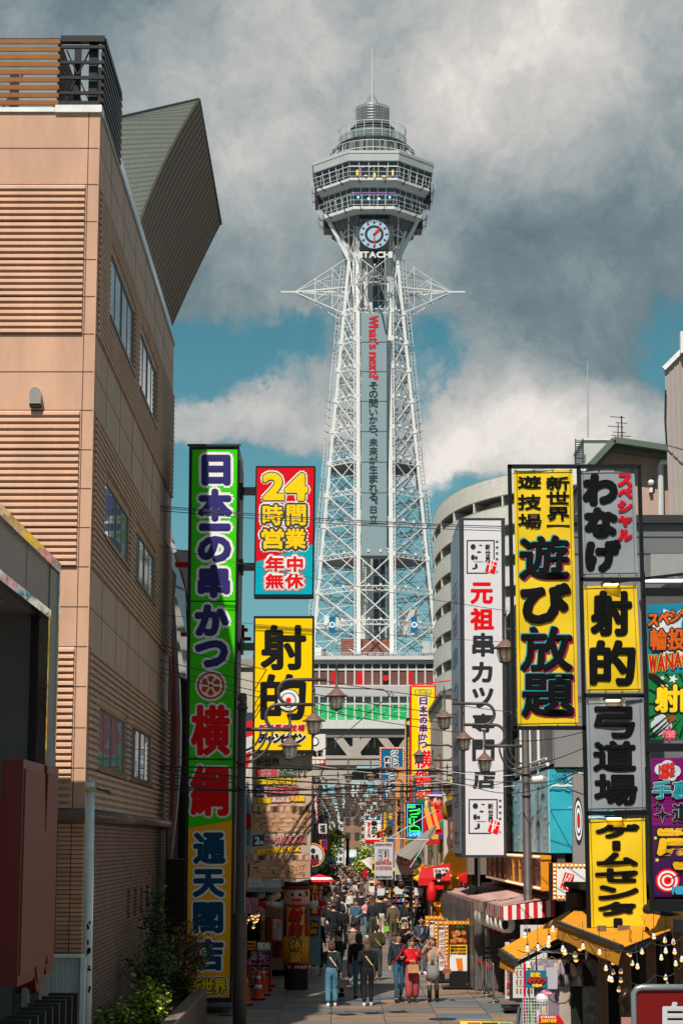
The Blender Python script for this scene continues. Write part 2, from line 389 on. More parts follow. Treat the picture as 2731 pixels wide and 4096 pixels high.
for a, b_ in ribz:
 for k in range(a, b_):
  h = (lev[k + 1] - lev[k]) / 6
  for i in range(6):
   z = lev[k] + h * i
   wall_with_holes(Y0 + .16, YE, z + h * .22, z + h * .74, WINS, 0, .05, TANS, .1)
for y in [Y0 + PIL + (YE - Y0) * t for t in (.1, .24, .38, .52, .66, .8)]: wall_with_holes(y, y + .02, zb, ztop, WINS, 0, .004, JOINT, .12)
mb.build('side_wall', tb)
for i, (ya, yb, z0, z1) in enumerate(WINS):
 m2 = MB(); mb = m2
 for (a, b_, c, d) in ((ya, ya + .07, z0, z1), (yb - .07, yb, z0, z1), (ya + .07, yb - .07, z0, z0 + .07), (ya + .07, yb - .07, z1 - .07, z1)): sbox(a, b_, c, d, .012, WFR, -.16)
 sbox(ya - .06, yb + .06, z0 - .07, z0 - .002, .07, WFR, -.02)
 n = 4
 for k in range(1, n):
  y = ya + (yb - ya) * k / n; sbox(y - .035, y + .035, z0 + .07, z1 - .07, .004 if k == 2 else -.008, WFR, -.15)
 w = m2.build('window', tb); m3 = MB(); mb = m3
 for k in range(n):
  a = ya + (yb - ya) * k / n; sbox(a + .03, a + (yb - ya) / n - .03, z0 + .05, z1 - .05, -.018, WGL, -.05)
 m3.build('pane', w)
mb = MB()
mb.tube([(XW, Y0 - .02, zb - .1), (FX0 + .02, Y0 - .02, zb - .1)], .12, TRIM, 10); mb.tube([(FX0 + .02, Y0 - .05, zb - .1), (fx(YE) + .02, YE, zb - .1)], .12, TRIM, 10)
mb.build('belt_trim', tb, True)
slits = []
for (l, r) in ((512, 522), (538, 548), (563, 573), (586, 596)):
 s_ = winspec(l, 3560, 3676, r); slits.append((s_[0], s_[1], s_[2], s_[3]))
slits = [(s_[0], s_[1], slits[0][2], slits[0][3]) for s_ in slits]
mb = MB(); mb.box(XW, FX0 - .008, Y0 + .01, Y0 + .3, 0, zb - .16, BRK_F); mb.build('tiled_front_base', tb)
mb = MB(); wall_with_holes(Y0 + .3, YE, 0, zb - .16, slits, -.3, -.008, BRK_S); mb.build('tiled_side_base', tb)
for s_ in slits:
 mb = MB(); sbox(s_[0], s_[1], s_[2], s_[3], -.15, M('dark_slit', (16, 14, 13), .3), -.2); mb.build('slit_window', tb)
mb = MB(); mb.box(XW, -7, Y0 + .3, YE, 0, ztop - .3, TANS); mb.box(-7, -4.75, YE - .3, YE, 0, ztop - .2, TANS); mb.box(-7, -4.75, Y0 + .3, YE - .3, ztop - .5, ztop - .3, TANS); mb.build('rear_block', tb)
mb = MB(); zt2 = zc(424)
xs = P(222, 440, Y0).x
mb.box(XW, xs - .005, Y0 - .04, Y0 + .3, ztop + .012, zc(432), WHT); mb.box(xs + .005, FX0 + .03, Y0 - .06, Y0 + .3, ztop, zt2, WHT)
mb.hexa([(FX0 - .3, Y0 + .31, ztop), (FX0 + .03, Y0 + .31, ztop), (FX0 + .03, Y0 + .31, ztop + .1), (FX0 - .3, Y0 + .31, ztop + .1), (fx(YE) - .3, YE, ztop), (fx(YE) + .03, YE, ztop), (fx(YE) + .03, YE, ztop + .1), (fx(YE) - .3, YE, ztop + .1)], M('coping_grey', (150, 146, 138), .4))
mb.build('roof_coping', tb)
GOLD = M('golden_louvre', (150, 98, 52), .35, metal=.55, var=.15, scale=2); STEEL = M('dark_steel', (44, 44, 46), .45, metal=.5)
ys = Y0 + .75; ztp = P(240, 147, ys).z; xg = P(238, 300, ys).x; zr = zt2 - .15
mb = MB(); ns = 12; hh = (ztp - zr) / ns
for i in range(ns):
 z = zr + hh * i; mb.box(XW, xg, ys, ys + .05, z + .02, z + hh * .70, GOLD)
mb.build('louvre_screen', tb)
mb = MB()
yend = ys
for i in range(ns + 6):
 z = zr + (ztp - zr) * i / (ns + 6); mb.box(xg - .05, xg, ys + .06, ys + 3.2, z + .02, z + hh * .45, M('brown_louvre', (70, 54, 40), .5, metal=.3))
mb.build('louvre_return', tb)
mb = MB(); xf = P(420, 200, ys + .05).x; ye = ys + 2.75
for x in [xg - 9, xg - 6, xg - 3.2, xg - 1.2]: mb.box(x, x + .16, ys + 1.5, ys + 1.66, zr, ztp - .1, STEEL)
for y in (ys + .1, ys + 1.4, ye): mb.box(xf - .3, xf - .14, y, y + .16, zr, ztp - .02, STEEL)
for y in (ys + .1, ye): mb.box(xf - .62, xf - .5, y + .3, y + .42, zr, ztp - .02, STEEL)
for i in range(12):
 z = zr + (ztp - zr) * (i + .5) / 12
 mb.box(xf - .06, xf, ys, ye + .25, z, z + .07, STEEL)
 if i % 2 == 0: mb.box(xg + .02, xf - .06, ys, ys + .05, z, z + .06, STEEL)
mb.box(xg + .02, xf, ys - .02, ys + .12, ztp - .1, ztp + .02, STEEL); mb.box(xf - .08, xf + .02, ys + .12, ye, ztp - .1, ztp + .02, STEEL)
mb.box(xg + .02, xf - .07, ys - .01, ys + .1, zr + .42, zr + .55, STEEL); mb.box(XW, xg, ys + .06, ys + .2, ztp - .06, ztp, STEEL)
for (a, b_) in ((0, 1), (1, 0)):
 mb.bar((xg + .1, ys + .2, zr + (ztp - zr) * (.35 + .55 * a)), (xf - .3, ys + .2, zr + (ztp - zr) * (.35 + .55 * b_)), .025, .025, STEEL)
for x in range(8): mb.bar((xg - 8 + x, ys + 1.8, zr), (xg - 7 + x, ys + 1.8, ztp), .03, .03, STEEL)
mb.build('roof_steel_frame', tb)
SEAM = M('roof_seam', (240, 226, 200), .45, metal=.25, var=.06); SOF = M('soffit_ribs', (124, 108, 96), .55, var=.08, scale=.8)
A_, B_, C_, D_, E_ = P(440, 478, 40.5), P(797, 396, 47.6), P(560, 884, 47.0), P(884, 896, 54.0), P(690, 1306, 54.5)
def qb(a, m, b_, t): return a * (1 - t) ** 2 + m * 2 * t * (1 - t) + b_ * t * t
mid1 = P(652, 618, 47.2)
n = 26; edge = [qb(B_, mid1, C_, i / n) for i in range(n + 1)]
def proj_y(p):
 q = p - VV((0, 0, HC)); return CY - F * (q.z * cos(TH) - q.y * sin(TH)) / (q.y * cos(TH) + q.z * sin(TH))
base = [A_.lerp(C_, min(1, max(0, (proj_y(e) - 478) / 406))) for e in edge]
mb = MB()
mb.add(base + edge, [(i, i + 1, n + 2 + i, n + 1 + i) for i in range(n)], SEAM)
for i in range(n): mb.bar(base[i] + VV((0, -.015, .015)), edge[i] + VV((0, -.015, .015)), .02, .045, M('seam_light', (196, 192, 178), .4, metal=.2))
mb.tube([e + VV((.01, -.03, 0)) for e in edge], .035, M('seam_edge', (176, 166, 150), .4), 6); mb.tube([A_, B_], .03, STEEL, 6)
mb.build('roof_wing_top', tb)
m2 = P(770, 1120, 54.3); far = [qb(D_, m2, E_, i / n) for i in range(n + 1)]
mb = MB(); near = [e + VV((.02, 0, -.02)) for e in edge] 
nr = near + [C_.lerp(E_, 0)]
mb.add(near + far, [(i, n + 1 + i, n + 2 + i, i + 1) for i in range(n)], SOF)
K = 22
for j in range(K):
 s_ = (j + .5) / K
 pts = [near[i].lerp(far[i], s_) + VV((.012, -.02, -.01)) for i in range(0, n + 1, 2)]
 mb.tube(pts, .02, M('soffit_rib_line', (140, 126, 112), .5), 4, False)
mb.tube([B_, D_], .04, STEEL, 6)
mb.build('roof_wing_soffit', tb)
lc = P(147, 1596, Y0); mb = MB()
wl = thing('wall_lamp', 'small round-topped metal lamp on the tan front wall', 'lamp', (lc.x, Y0, lc.z))
R_ = .098; pr = [(-R_, 0), (-R_, .2)] + [(-R_ * cos(pi * i / 8), .2 + .1 * sin(pi * i / 8)) for i in range(1, 8)] + [(R_, .2), (R_, 0)]
mb.prism([(lc.x + a, Y0 - .17, lc.z - .12 + b_) for a, b_ in pr], (0, .17, 0), M('lamp_steel', (190, 184, 176), .3, metal=.6)); mb.build('lamp_hood', wl)
mb = MB(); mb.box(lc.x - .1, lc.x + .1, Y0 - .15, Y0 - .02, lc.z - .17, lc.z - .121, C((60, 46, 40))); mb.build('lamp_glass', wl)
# ---------------------------------------------------------------- lattice tower
TX, TY = 4.08, 239.0
TW = M('tower_white_steel', (208, 209, 208), .45, var=.06, scale=.6)
TG = M('tower_grey_panel', (186, 188, 188), .5, var=.08, scale=.5)
TD = M('tower_dark_metal', (58, 60, 62), .5, metal=.3)
TGL = M('tower_glass', (44, 58, 64), .08, var=.1, scale=.3, spec=.5)
TRED = M('tower_red', (196, 30, 40), .5)
tw = thing('lattice_tower', 'tall white steel lattice tower with octagonal observation deck and clock', 'tower', (TX, TY, 0))
def tz(py, dy=0.0): return P(1495, py, TY + dy).z
def tp(x, y, z): return VV((TX + x, TY + y, z))
ZB, ZN, ZK = tz(2640), tz(1062), tz(885)        # leg foot, neck, under the deck
def halfw(z):
 if z <= ZN: t = (z - ZB) / (ZN - ZB); return 7.75 + (3.12 - 7.75) * t
 t = (z - ZN) / (ZK - ZN); return 3.12 + (4.75 - 3.12) * t
IN = 2.27
def corner(k, z):
 w = halfw(z); wi = IN
 return [(-wi, -w), (wi, -w), (w, -wi), (w, wi), (wi, w), (-wi, w), (-w, wi), (-w, -wi)][k]
def cz(k, z): x, y = corner(k, z); return tp(x, y, z)
for k in range(8):
 mb = MB()
 if k in (0, 1, 4, 5):
  s_ = -1 if k in (0, 5) else 1
  zz = [ZB + (ZK - ZB) * i / 40 for i in range(41)]
  for z0, z1 in zip(zz, zz[1:]):
   a, b = cz(k, z0), cz(k, z1)
   mb.bar(a + VV((-.26 * s_, 0, 0)), b + VV((-.26 * s_, 0, 0)), .5, .5, TW)
   mb.bar(a + VV((.24 * s_, .05, 0)), b + VV((.24 * s_, .05, 0)), .1, .5, TW)
   n = 3
   for j in range(n):
    p = a.lerp(b, j / n); q = a.lerp(b, (j + 1) / n)
    mb.bar(p + VV((-.02 * s_, -.2, 0)), q + VV((.24 * s_, -.2, 0)), .07, .05, TW)
 else:
  for z0, z1 in ((ZB, ZN), (ZN, ZK)): mb.bar(cz(k, z0), cz(k, z1), .38, .38, TW)
 mb.build('leg', tw)
ringy = [2514, 2380, 2246, 2118, 1997, 1870, 1742, 1621, 1500, 1390, 1275]
RZ = [ZB] + [tz(y) for y in ringy] + [ZN]
def lat(mb, a, b, h, w=.12):      # a small truss beam
 a = Vector(a); b = Vector(b); u = VV((0, 0, h)); mb.bar(a, b, w, w, TW); mb.bar(a + u, b + u, w, w, TW)
 n = max(3, int((b - a).length / .8))
 for i in range(n):
  p = a.lerp(b, i / n); q = a.lerp(b, (i + .5) / n); r = a.lerp(b, (i + 1) / n)
  mb.bar(p, q + u, .07, .07, TW); mb.bar(q + u, r, .07, .07, TW)
for i, z in enumerate(RZ[1:-1]):
 mb = MB()
 for k in range(8):
  lat(mb, cz(k, z - .3), cz((k + 1) % 8, z - .3), .55)
  for f_ in (.33, .66):
   p = cz(k, z).lerp(cz((k + 1) % 8, z), f_); mb.box(p.x - .14, p.x + .14, p.y - .2, p.y + .1, p.z + .2, p.z + .5, TW)
  c = cz(k, z); mb.box(c.x - .32, c.x + .32, c.y - .26, c.y + .26, c.z - .25, c.z + .3, TW)
 if i in (2, 5):
  for k in (1, 2, 5, 6, 3, 7):
   a, b = cz(k, z), cz((k + 1) % 8, z)
   mb.hexa([a + VV((0, 0, -.12)), b + VV((0, 0, -.12)), b, a, tp(1.2 * (1 if a.x > TX else -1), 0, z - .12), tp(1.2 * (1 if b.x > TX else -1), 0, z - .12), tp(1.2 * (1 if b.x > TX else -1), 0, z), tp(1.2 * (1 if a.x > TX else -1), 0, z)], M('platform_grey', (120, 122, 124), .6))
   mb.tube([a + VV((0, 0, 1.3)), b + VV((0, 0, 1.3))], .035, TG, 4)
   mb.tube([a + VV((0, 0, .9)), b + VV((0, 0, .9))], .03, TG, 4)
 mb.build('ring_beam', tw)
mb = MB()
for z0, z1 in zip(RZ, RZ[1:]):
 for k in range(8):
  kk = (k + 1) % 8
  if k in (0, 4): 
   if z0 > tz(2100): continue
   w = .13
  else: w = .11
  off = VV((0, -.1, 0))
  mb.bar(cz(k, z0), cz(kk, z1), w, w, TW); mb.bar(cz(kk, z0) + off, cz(k, z1) + off, w, w, TW)
  if k not in (0, 4):
   m = (z0 + z1) / 2; mb.bar(cz(k, m), cz(kk, m), .07, .07, TW)
   mb.bar(cz(k, m), cz(kk, z0).lerp(cz(k, z0), .5), .08, .08, TW); mb.bar(cz(kk, m), cz(k, z1).lerp(cz(kk, z1), .5), .08, .08, TW)
 for k in (2, 7, 3, 6): mb.bar(cz(k, z1), tp(1.4 * (1 if k in (2, 3) else -1), 0, z0), .14, .14, TW)
mb.build('cross_bracing', tw)
for k, sx in ((7, -1), (2, 1), (6, -1), (3, 1)):
 mb = MB(); z = ZB
 segs = 9
 for i in range(segs):
  za = ZB + (ZN - ZB) * i / segs; zb_ = ZB + (ZN - ZB) * (i + 1) / segs - .8
  for d in (.5, .95): mb.bar(cz(k, za) + VV((sx * d, 0, 0)), cz(k, zb_) + VV((sx * d, 0, 0)), .07, .07, TG)
  n = 9
  for j in range(n + 1):
   c = cz(k, za).lerp(cz(k, zb_), j / n); mb.bar(c + VV((sx * .5, 0, 0)), c + VV((sx * .95, 0, 0)), .05, .05, TG)
  if i % 2:
   for j in range(5): c = cz(k, za).lerp(cz(k, zb_), j / 5); mb.bar(c + VV((sx * .5, .2, 0)), c + VV((sx * 1.1, .5, .5)), .06, .06, TD)
 mb.build('ladder', tw)
mb = MB(); CW = M('corrugated_white', (214, 214, 212), .5)
mb.box(TX - 1.7, TX - .1, TY - 1.6, TY + 1.6, ZB, ZK, CW)
for i in range(16): mb.box(TX - 1.68 + i * .1, TX - 1.64 + i * .1, TY - 1.64, TY - 1.6, ZB, ZK, TG)
mb.build('lift_shaft', tw)
mb = MB(); mb.box(TX - .1, TX + 1.5, TY - 1.2, TY + 1.4, ZB, ZK, M('shaft_glass', (70, 88, 100), .15, var=.2, scale=.4))
z = ZB
while z < ZK - 2.2:
 mb.box(TX - .1, TX + 1.5, TY - 1.3, TY - 1.2, z, z + .12, TW); mb.bar((TX - .05, TY - 1.34, z), (TX + 1.45, TY - 1.34, z + 2.1), .07, .07, TW); z += 2.1
for x in (-.1, .7, 1.45): mb.box(TX + x - .05, TX + x + .05, TY - 1.32, TY - 1.2, ZB, ZK, TW)
mb.build('glass_shaft', tw)
FYB = -5.05
def on_t(px0, py0, px1, py1, dy, depth, mat, mb): return px_box(mb, px0, py0, px1, py1, TY + dy, depth, mat)
LED = M('led_panel', (128, 148, 154), .7, var=.04, scale=.4)
mb = MB(); on_t(1444, 1252, 1546, 2222, FYB - 1.7, .35, LED, mb)
for y in (1368, 1486, 1605, 1726, 1848, 1971, 2096): on_t(1444, y - 1.5, 1546, y + 1.5, FYB - 1.72, .02, C((70, 84, 90)), mb)
on_t(1442, 2222, 1550, 2232, FYB - 1.72, .4, TD, mb)
bn = mb.build('banner_panel', tw)
mb = MB(); pl = plane_y(TY + FYB - 1.75); RD = C((196, 32, 44)); DK = C((52, 58, 62))
xs = 1262
for ch, w in (('W', 52), ('h', 32), ('a', 30), ('t', 22), ("'", 12), ('s', 27), (' ', 14), ('n', 33), ('e', 31), ('x', 30), ('t', 22), ('?', 27)):
 if ch == ' ': w *= .772
 if ch != ' ':
  lo = {'W': (1476, 1511), 'h': (1476, 1512), 'a': (1476, 1502), 't': (1476, 1507), "'": (1502, 1512), 's': (1476, 1502), 'n': (1476, 1502), 'e': (1476, 1502), 'x': (1476, 1502), '?': (1476, 1512)}[ch]
  w *= .772
  y0 = xs + 1; y1 = xs + w - 2
  put(mb, ch, (lo[0], y0, lo[1], y1), [(RD, 0), (RD, 1.6)], pl, rot=1)
 xs += w
def boxes(s, ys): return
for ch, (a, b) in zip('その問いから、未来が生まれる。日立', ((1528, 1556), (1562, 1590), (1596, 1629), (1637, 1660), (1664, 1694), (1700, 1729), (1734, 1742), (1752, 1785), (1788, 1821), (1824, 1855), (1860, 1893), (1898, 1930), (1934, 1966), (1971, 2002), (2004, 2015), (2026, 2053), (2058, 2094))):
 w = 33 if b - a > 20 else 10
 cx = 1493 if w > 20 else 1504
 if ch == '日': w = 25
 put(mb, ch, (cx - w / 2, a, cx + w / 2, b), [(DK, 0), (DK, .9)], pl)
mb.build('lettering', tw)
mb = MB()
for x in (1444, 1462): mb.bar(P(x, 2235, TY - 6.4), P(x - 2, 2500, TY - 6.4), .1, .1, M('pale_green_steel', (170, 186, 168), .5))
for i in range(26): mb.bar(P(1444, 2240 + i * 10, TY - 6.4), P(1461, 2240 + i * 10, TY - 6.4), .06, .06, TG)
mb.build('ladder', tw)
for x0, x1 in ((1316, 1340), (1644, 1668)):
 mb = MB(); px_box(mb, x0, 2466, x1, 2532, TY - 7.4, .04, C((20, 98, 146), .7)); 
 p = P((x0 + x1) / 2, 2499, TY - 7.42); mb.disc(p, .36, (0, -1, 0), C((225, 226, 226)), th=.012)
 mb.disc(p + VV((0, -.02, .02)), .2, (0, -1, 0), C((70, 120, 170)), 12, .006)
 tag(mb.build('pennant'), 'blue pennant with white disc hanging on the %s tower leg' % ('left' if x0 < 1500 else 'right'), 'banner', 'blue pennants on the tower')
for dx, dy in ((-1, 0), (1, 0), (0, -1), (0, 1)):
 mb = MB(); zm, zt, zl = tz(1168), tz(1050), tz(1280); tipd = 11.9
 px_, py_ = -dy, dx
 def q(r, s_, z): return tp(dx * r + px_ * s_, dy * r + py_ * s_, z)
 rw = 3.2
 tip = q(10.1, 0, zm)
 mb.bar(q(3, .0, zm), q(tipd, 0, zm), .2, .2, TW)
 for s_ in (-1, 1):
  mb.bar(q(rw, s_ * 2.27, zt), tip, .09, .09, TW); mb.bar(q(rw, s_ * 2.27, zl), tip, .12, .12, TW); mb.bar(q(rw, s_ * 2.27, zm), tip, .13, .16, TW)
  for f_ in (.3, .62):
   a = q(rw, s_ * 2.27, zt).lerp(tip, f_); b = q(rw, s_ * 2.27, zl).lerp(tip, f_); c = q(rw, s_ * 2.27, zm).lerp(tip, f_)
   mb.bar(a, c, .06, .06, TW); mb.bar(b, c, .07, .07, TW)
   c2 = q(rw, s_ * 2.27, zm).lerp(tip, f_ - .3); mb.bar(a, c2, .06, .06, TW); mb.bar(b, c2, .07, .07, TW)
   d = q(rw, -s_ * 2.27, zm).lerp(tip, f_ - .3); mb.bar(c, d, .1, .1, TW)
  for i in range(10):
   c = q(rw, s_ * 2.27, zm).lerp(tip, i / 20); mb.bar(c, c + VV((0, 0, 1.1)), .05, .05, TG)
  mb.bar(q(rw, s_ * 2.27, zm + 1.1), q(rw, s_ * 2.27, zm).lerp(tip, .45) + VV((0, 0, 1.1)), .06, .06, TG)
 mb.build('cantilever_arm', tw)
mb = MB()
for z0, z1 in ((ZN, (ZN + ZK) / 2), ((ZN + ZK) / 2, ZK)):
 for k in range(8):
  if k in (0, 4): continue
  kk = (k + 1) % 8; mb.bar(cz(k, z0), cz(kk, z1), .16, .16, TW); mb.bar(cz(kk, z0), cz(k, z1), .16, .16, TW); mb.bar(cz(k, z1), cz(kk, z1), .16, .2, TW)
for k in (2, 7): mb.bar(cz(k, ZN), tp((6.2 if k == 2 else -6.2), -2.3, tz(880)), .45, .45, TW); mb.bar(cz(k, ZN), tp((3.2 if k == 2 else -3.2), -5, tz(880)), .2, .2, TW)
mb.build('deck_struts', tw)
def octv(a, z, n=8):
 r = a / cos(pi / 8); return [tp(r * cos(-pi / 2 - pi / 8 + i * pi / 4), r * sin(-pi / 2 - pi / 8 + i * pi / 4), z) for i in range(8)]
def tier(mb, a0, z0, a1, z1, mat, capb=False, capt=False):
 lo, hi = octv(a0, z0), octv(a1, z1); n = 8
 fs = [(i, (i + 1) % 8, 8 + (i + 1) % 8, 8 + i) for i in range(8)]
 if capb: fs.append(tuple(range(7, -1, -1)))
 if capt: fs.append(tuple(range(8, 16)))
 mb.add(lo + hi, fs, mat)
def fz(py, a): return P(1495, py, TY - a).z
AR, AU, AL = 7.75, 7.15, 6.0
z_roof = fz(602, AR); z_u1 = fz(642, AR - .1); z_u0 = fz(712, AU); z_s1 = fz(722, AU); z_s0 = fz(747, AL + .55); z_l1 = fz(750, AL + .5); z_l0 = fz(828, AL); z_b1 = fz(838, AL + .2); z_b0 = fz(857, AL - .4)
mb = MB()
tier(mb, AR + .05, z_roof - .35, AR + .12, z_roof, TW, False, True); tier(mb, AR - .12, z_u1, AR, z_roof - .35, TG)
tier(mb, AU + .1, z_s1, AU + .1, z_u0, TW, True, True); tier(mb, AL + .6, z_l1, AU - .1, z_s1, TG)
tier(mb, AL + .3, z_b1, AL + .3, z_l0, TW, True, True); tier(mb, AL - .5, z_b0, AL + .15, z_b1, TG, True)
mb.build('deck_panels', tw)
mb = MB(); tier(mb, AU - .12, z_u0, AR - .35, z_u1, TGL); tier(mb, AL - .05, z_l0, AL + .4, z_l1, TGL); mb.build('deck_windows', tw)
mb = MB(); em = M('warm_room', (255, 176, 84), .6, var=0, emit=.9)
for (x, y, w, h) in ((1428, 690, 10, 30), (1570, 690, 10, 30), (1497, 700, 12, 26), (1462, 702, 14, 6), (1535, 704, 24, 6), (1452, 668, 4, 4), (1480, 668, 4, 4), (1538, 668, 4, 4), (1298, 700, 6, 30), (1688, 700, 5, 22), (1350, 706, 10, 4)):
 side = abs(x - 1495) > 95
 Yp = TY - AU - (.02 if not side else -2.6 - (abs(x - 1495) - 95) * .032)
 px_box(mb, x - w / 3, y - h / 3, x + w / 3, y + h / 3, Yp - .3, .05, em)
mb.build('room_lights', tw)
mb = MB(); em = M('cool_lamp', (120, 230, 250), .6, var=0, emit=2.5)
for x, y in ((1432, 789), (1558, 789), (1473, 795), (1515, 795)): mb.ell(P(x, y, TY - AL - .35), .12, .12, .14, em, 8, 6)
mb.build('room_lights', tw)
mb = MB(); px_box(mb, 1415, 768, 1580, 774, TY - AL - .45, .06, C((132, 92, 160))); mb.build('valance', tw)
mb = MB()
def face_frame(a0, z0, a1, z1, nx, rail):
 lo, hi = octv(a0, z0), octv(a1, z1)
 for i in range(8):
  j = (i + 1) % 8
  for t in range(nx + 1):
   f_ = t / nx; p = lo[i].lerp(lo[j], f_); q = hi[i].lerp(hi[j], f_); mb.bar(p, q, .08, .08, TW)
  for f_ in (0, rail, 1): mb.bar(lo[i].lerp(hi[i], f_), lo[j].lerp(hi[j], f_), .09, .09, TW)
face_frame(AU - .05, z_u0, AR - .28, z_u1, 5, .7); face_frame(AL + .03, z_l0, AL + .48, z_l1, 5, .72)
mb.build('deck_window_frames', tw)
mb = MB()
for a, z in ((AU + .75, z_u0), (AL + 1.0, z_l0)):
 v = octv(a, z)
 for i in range(8):
  j = (i + 1) % 8
  for h in (0, .6, 1.25): mb.bar(v[i] + VV((0, 0, h)), v[j] + VV((0, 0, h)), .04, .04, TW)
  for t in range(4): p = v[i].lerp(v[j], t / 4); mb.bar(p, p + VV((0, 0, 1.25)), .04, .04, TW)
  v2 = octv(a - .9, z - .6)
  for t in (.2, .75): mb.bar(v[i].lerp(v[j], t), v2[i].lerp(v2[j], t), .09, .09, TD)
mb.build('outer_railing', tw)
for x, y0, y1, Yo in ((-7.0, 757, 830, 0), (7.0, 757, 830, 0), (-5.9, 860, 930, 0), (5.9, 860, 930, 0)):
 mb = MB(); z1, z0 = tz(y0), tz(y1)
 for i in range(9): mb.box(TX + x - .55, TX + x + .55, TY - 1.6, TY - 1.5, z0 + (z1 - z0) * i / 8 - .03, z0 + (z1 - z0) * i / 8 + .03, TD)
 for i in range(7): mb.box(TX + x - .55 + i * .17, TX + x - .5 + i * .17, TY - 1.6, TY - 1.5, z0, z1, TD)
 mb.box(TX + x - .5, TX + x + .5, TY - 1.45, TY + 1.4, z0 + .1, z1 - .1, M('mesh_grey', (120, 122, 124), .6)); mb.build('side_grille', tw)
mb = MB(); UD = M('underside_grey', (104, 104, 104), .6); tier(mb, 5.3, tz(938), 5.3, z_b0 + .3, UD, True); tier(mb, 4.8, tz(948), 5.2, tz(938), UD, True)
for i in range(40):
 a = 2 * pi * i / 40; mb.bar(tp(5.6 * cos(a), 5.6 * sin(a), tz(938)), tp(5.6 * cos(a), 5.6 * sin(a), z_b0), .07, .07, M('drum_rib', (86, 86, 88), .6))
mb.build('deck_underside', tw)
CP = tp(0, 0, 0)
mb = MB(); mb.lathe([(4.5, z_roof), (4.25, fz(556, 4.2)), (3.4, fz(545, 3.5))], CP, M('roof_dark_glass', (78, 84, 88), .2, var=.2, scale=.5), 32)
for i in range(32):
 a = 2 * pi * i / 32; mb.bar(CP + VV((4.52 * cos(a), 4.52 * sin(a), z_roof)), CP + VV((4.27 * cos(a), 4.27 * sin(a), fz(556, 4.2))), .05, .05, TG)
mb.build('roof_drum', tw)
zr1 = fz(541, 4.35); zr2 = fz(478, 4.35)
mb = MB(); mb.lathe([(4.0, zr1 - .2), (4.42, zr1 - .2), (4.42, zr1), (4.0, zr1)], CP, TD, 32); mb.lathe([(2.6, zr1 - .02), (4.3, zr1 - .02), (4.3, zr1 + .01)], CP, TG, 32)
for i in range(24):
 a = 2 * pi * i / 24; c, s_ = cos(a), sin(a)
 mb.bar(CP + VV((4.4 * c, 4.4 * s_, zr1 - .5)), CP + VV((4.4 * c, 4.4 * s_, zr2)), .06, .06, TG)
 mb.bar(CP + VV((4.4 * c, 4.4 * s_, zr1 - .1)), CP + VV((5.5 * c, 5.5 * s_, zr1 - 1.0)), .14, .2, TD)
 mb.bar(CP + VV((5.5 * c, 5.5 * s_, zr1 - 1.0)), CP + VV((5.5 * c, 5.5 * s_, z_roof)), .06, .06, TG)
 mb.bar(CP + VV((4.3 * c, 4.3 * s_, zr1 - 1.9)), CP + VV((5.5 * c, 5.5 * s_, zr1 - 2.0)), .08, .08, TD)
for r, z in ((4.4, zr2), (5.5, zr1 - 1.0), (5.5, zr1 - 2.0), (4.4, zr1 + .9)):
 mb.tube([CP + VV((r * cos(2 * pi * i / 48), r * sin(2 * pi * i / 48), z)) for i in range(49)], .05, TG, 5, False)
for q_ in range(5): mb.tube([CP + VV((4.4 * cos(2 * pi * i / 48), 4.4 * sin(2 * pi * i / 48), zr1 + (zr2 - zr1) * (q_ + 1) / 6)) for i in range(49)], .018, TG, 4, False)
mb.build('terrace_railing', tw)
mb = MB(); mb.lathe([(4.38, zr1 - .3), (4.38, zr1 + 1.1)], CP, M('rail_glass', (120, 150, 148), .05, var=0, alpha=.35, spec=.8), 32); mb.build('terrace_glass', tw)
mb = MB(); zc1 = fz(489, 2.3); mb.lathe([(2.6, zr1), (2.6, zc1 - .2)], CP, M('terrace_room', (96, 112, 110), .15, var=.25, scale=.5), 8); mb.lathe([(2.9, zc1 - .22), (2.9, zc1)], CP, TD, 8)
for i in range(8):
 a = 2 * pi * (i + .5) / 8
 mb.bar(CP + VV((2.62 * cos(a), 2.62 * sin(a), zr1)), CP + VV((2.62 * cos(a), 2.62 * sin(a), zc1)), .12, .12, TD)
mb.build('terrace_cabin', tw)
zc2 = fz(412, 2.2); CYL = M('cylinder_screen', (150, 154, 154), .35, metal=.6)
mb = MB(); mb.lathe([(1.95, zc1), (1.95, zc2 - .1)], CP, TD, 24)
for i in range(56):
 a = 2 * pi * i / 56; mb.bar(CP + VV((2.15 * cos(a), 2.15 * sin(a), zc1)), CP + VV((2.15 * cos(a), 2.15 * sin(a), zc2)), .09, .09, CYL)
for q_ in range(8):
 z = zc1 + (zc2 - zc1) * q_ / 7; mb.tube([CP + VV((2.17 * cos(2 * pi * i / 40), 2.17 * sin(2 * pi * i / 40), z)) for i in range(41)], .045, CYL, 4, False)
mb.build('top_cylinder', tw)
za, zb2 = tz(318), tz(192)
mb = MB(); mb.tube([CP + VV((0, 0, zc2 - .2)), CP + VV((0, 0, za))], .2, TG, 8); mb.tube([CP + VV((0, 0, za)), CP + VV((0, 0, zb2))], [.15, .09], TG, 8)
for a in range(4): mb.tube([CP + VV((0, 0, zc2 + 2.2)), CP + VV((1.6 * cos(a * pi / 2 + .6), 1.6 * sin(a * pi / 2 + .6), zc2))], .03, TD, 4)
mb.build('mast', tw)
mb = MB(); cyY = TY - 5.6; on_t(1438, 862, 1556, 1000, -5.6, .5, C((38, 42, 44)), mb); mb.build('clock_backing', tw)
cc = P(1496, 938, cyY - .03); R_ = 59 / 7640 * (cc - VV((0, 0, 4))).length * .985
mb = MB(); mb.disc(cc, R_, (0, -1, 0), M('clock_shaded_white', (150, 184, 200), .5), 48, .06); ck = mb.build('clock_face', tw)  # pale blue puts the deck's shade into the white face colour
mb = MB(); y_ = -.08
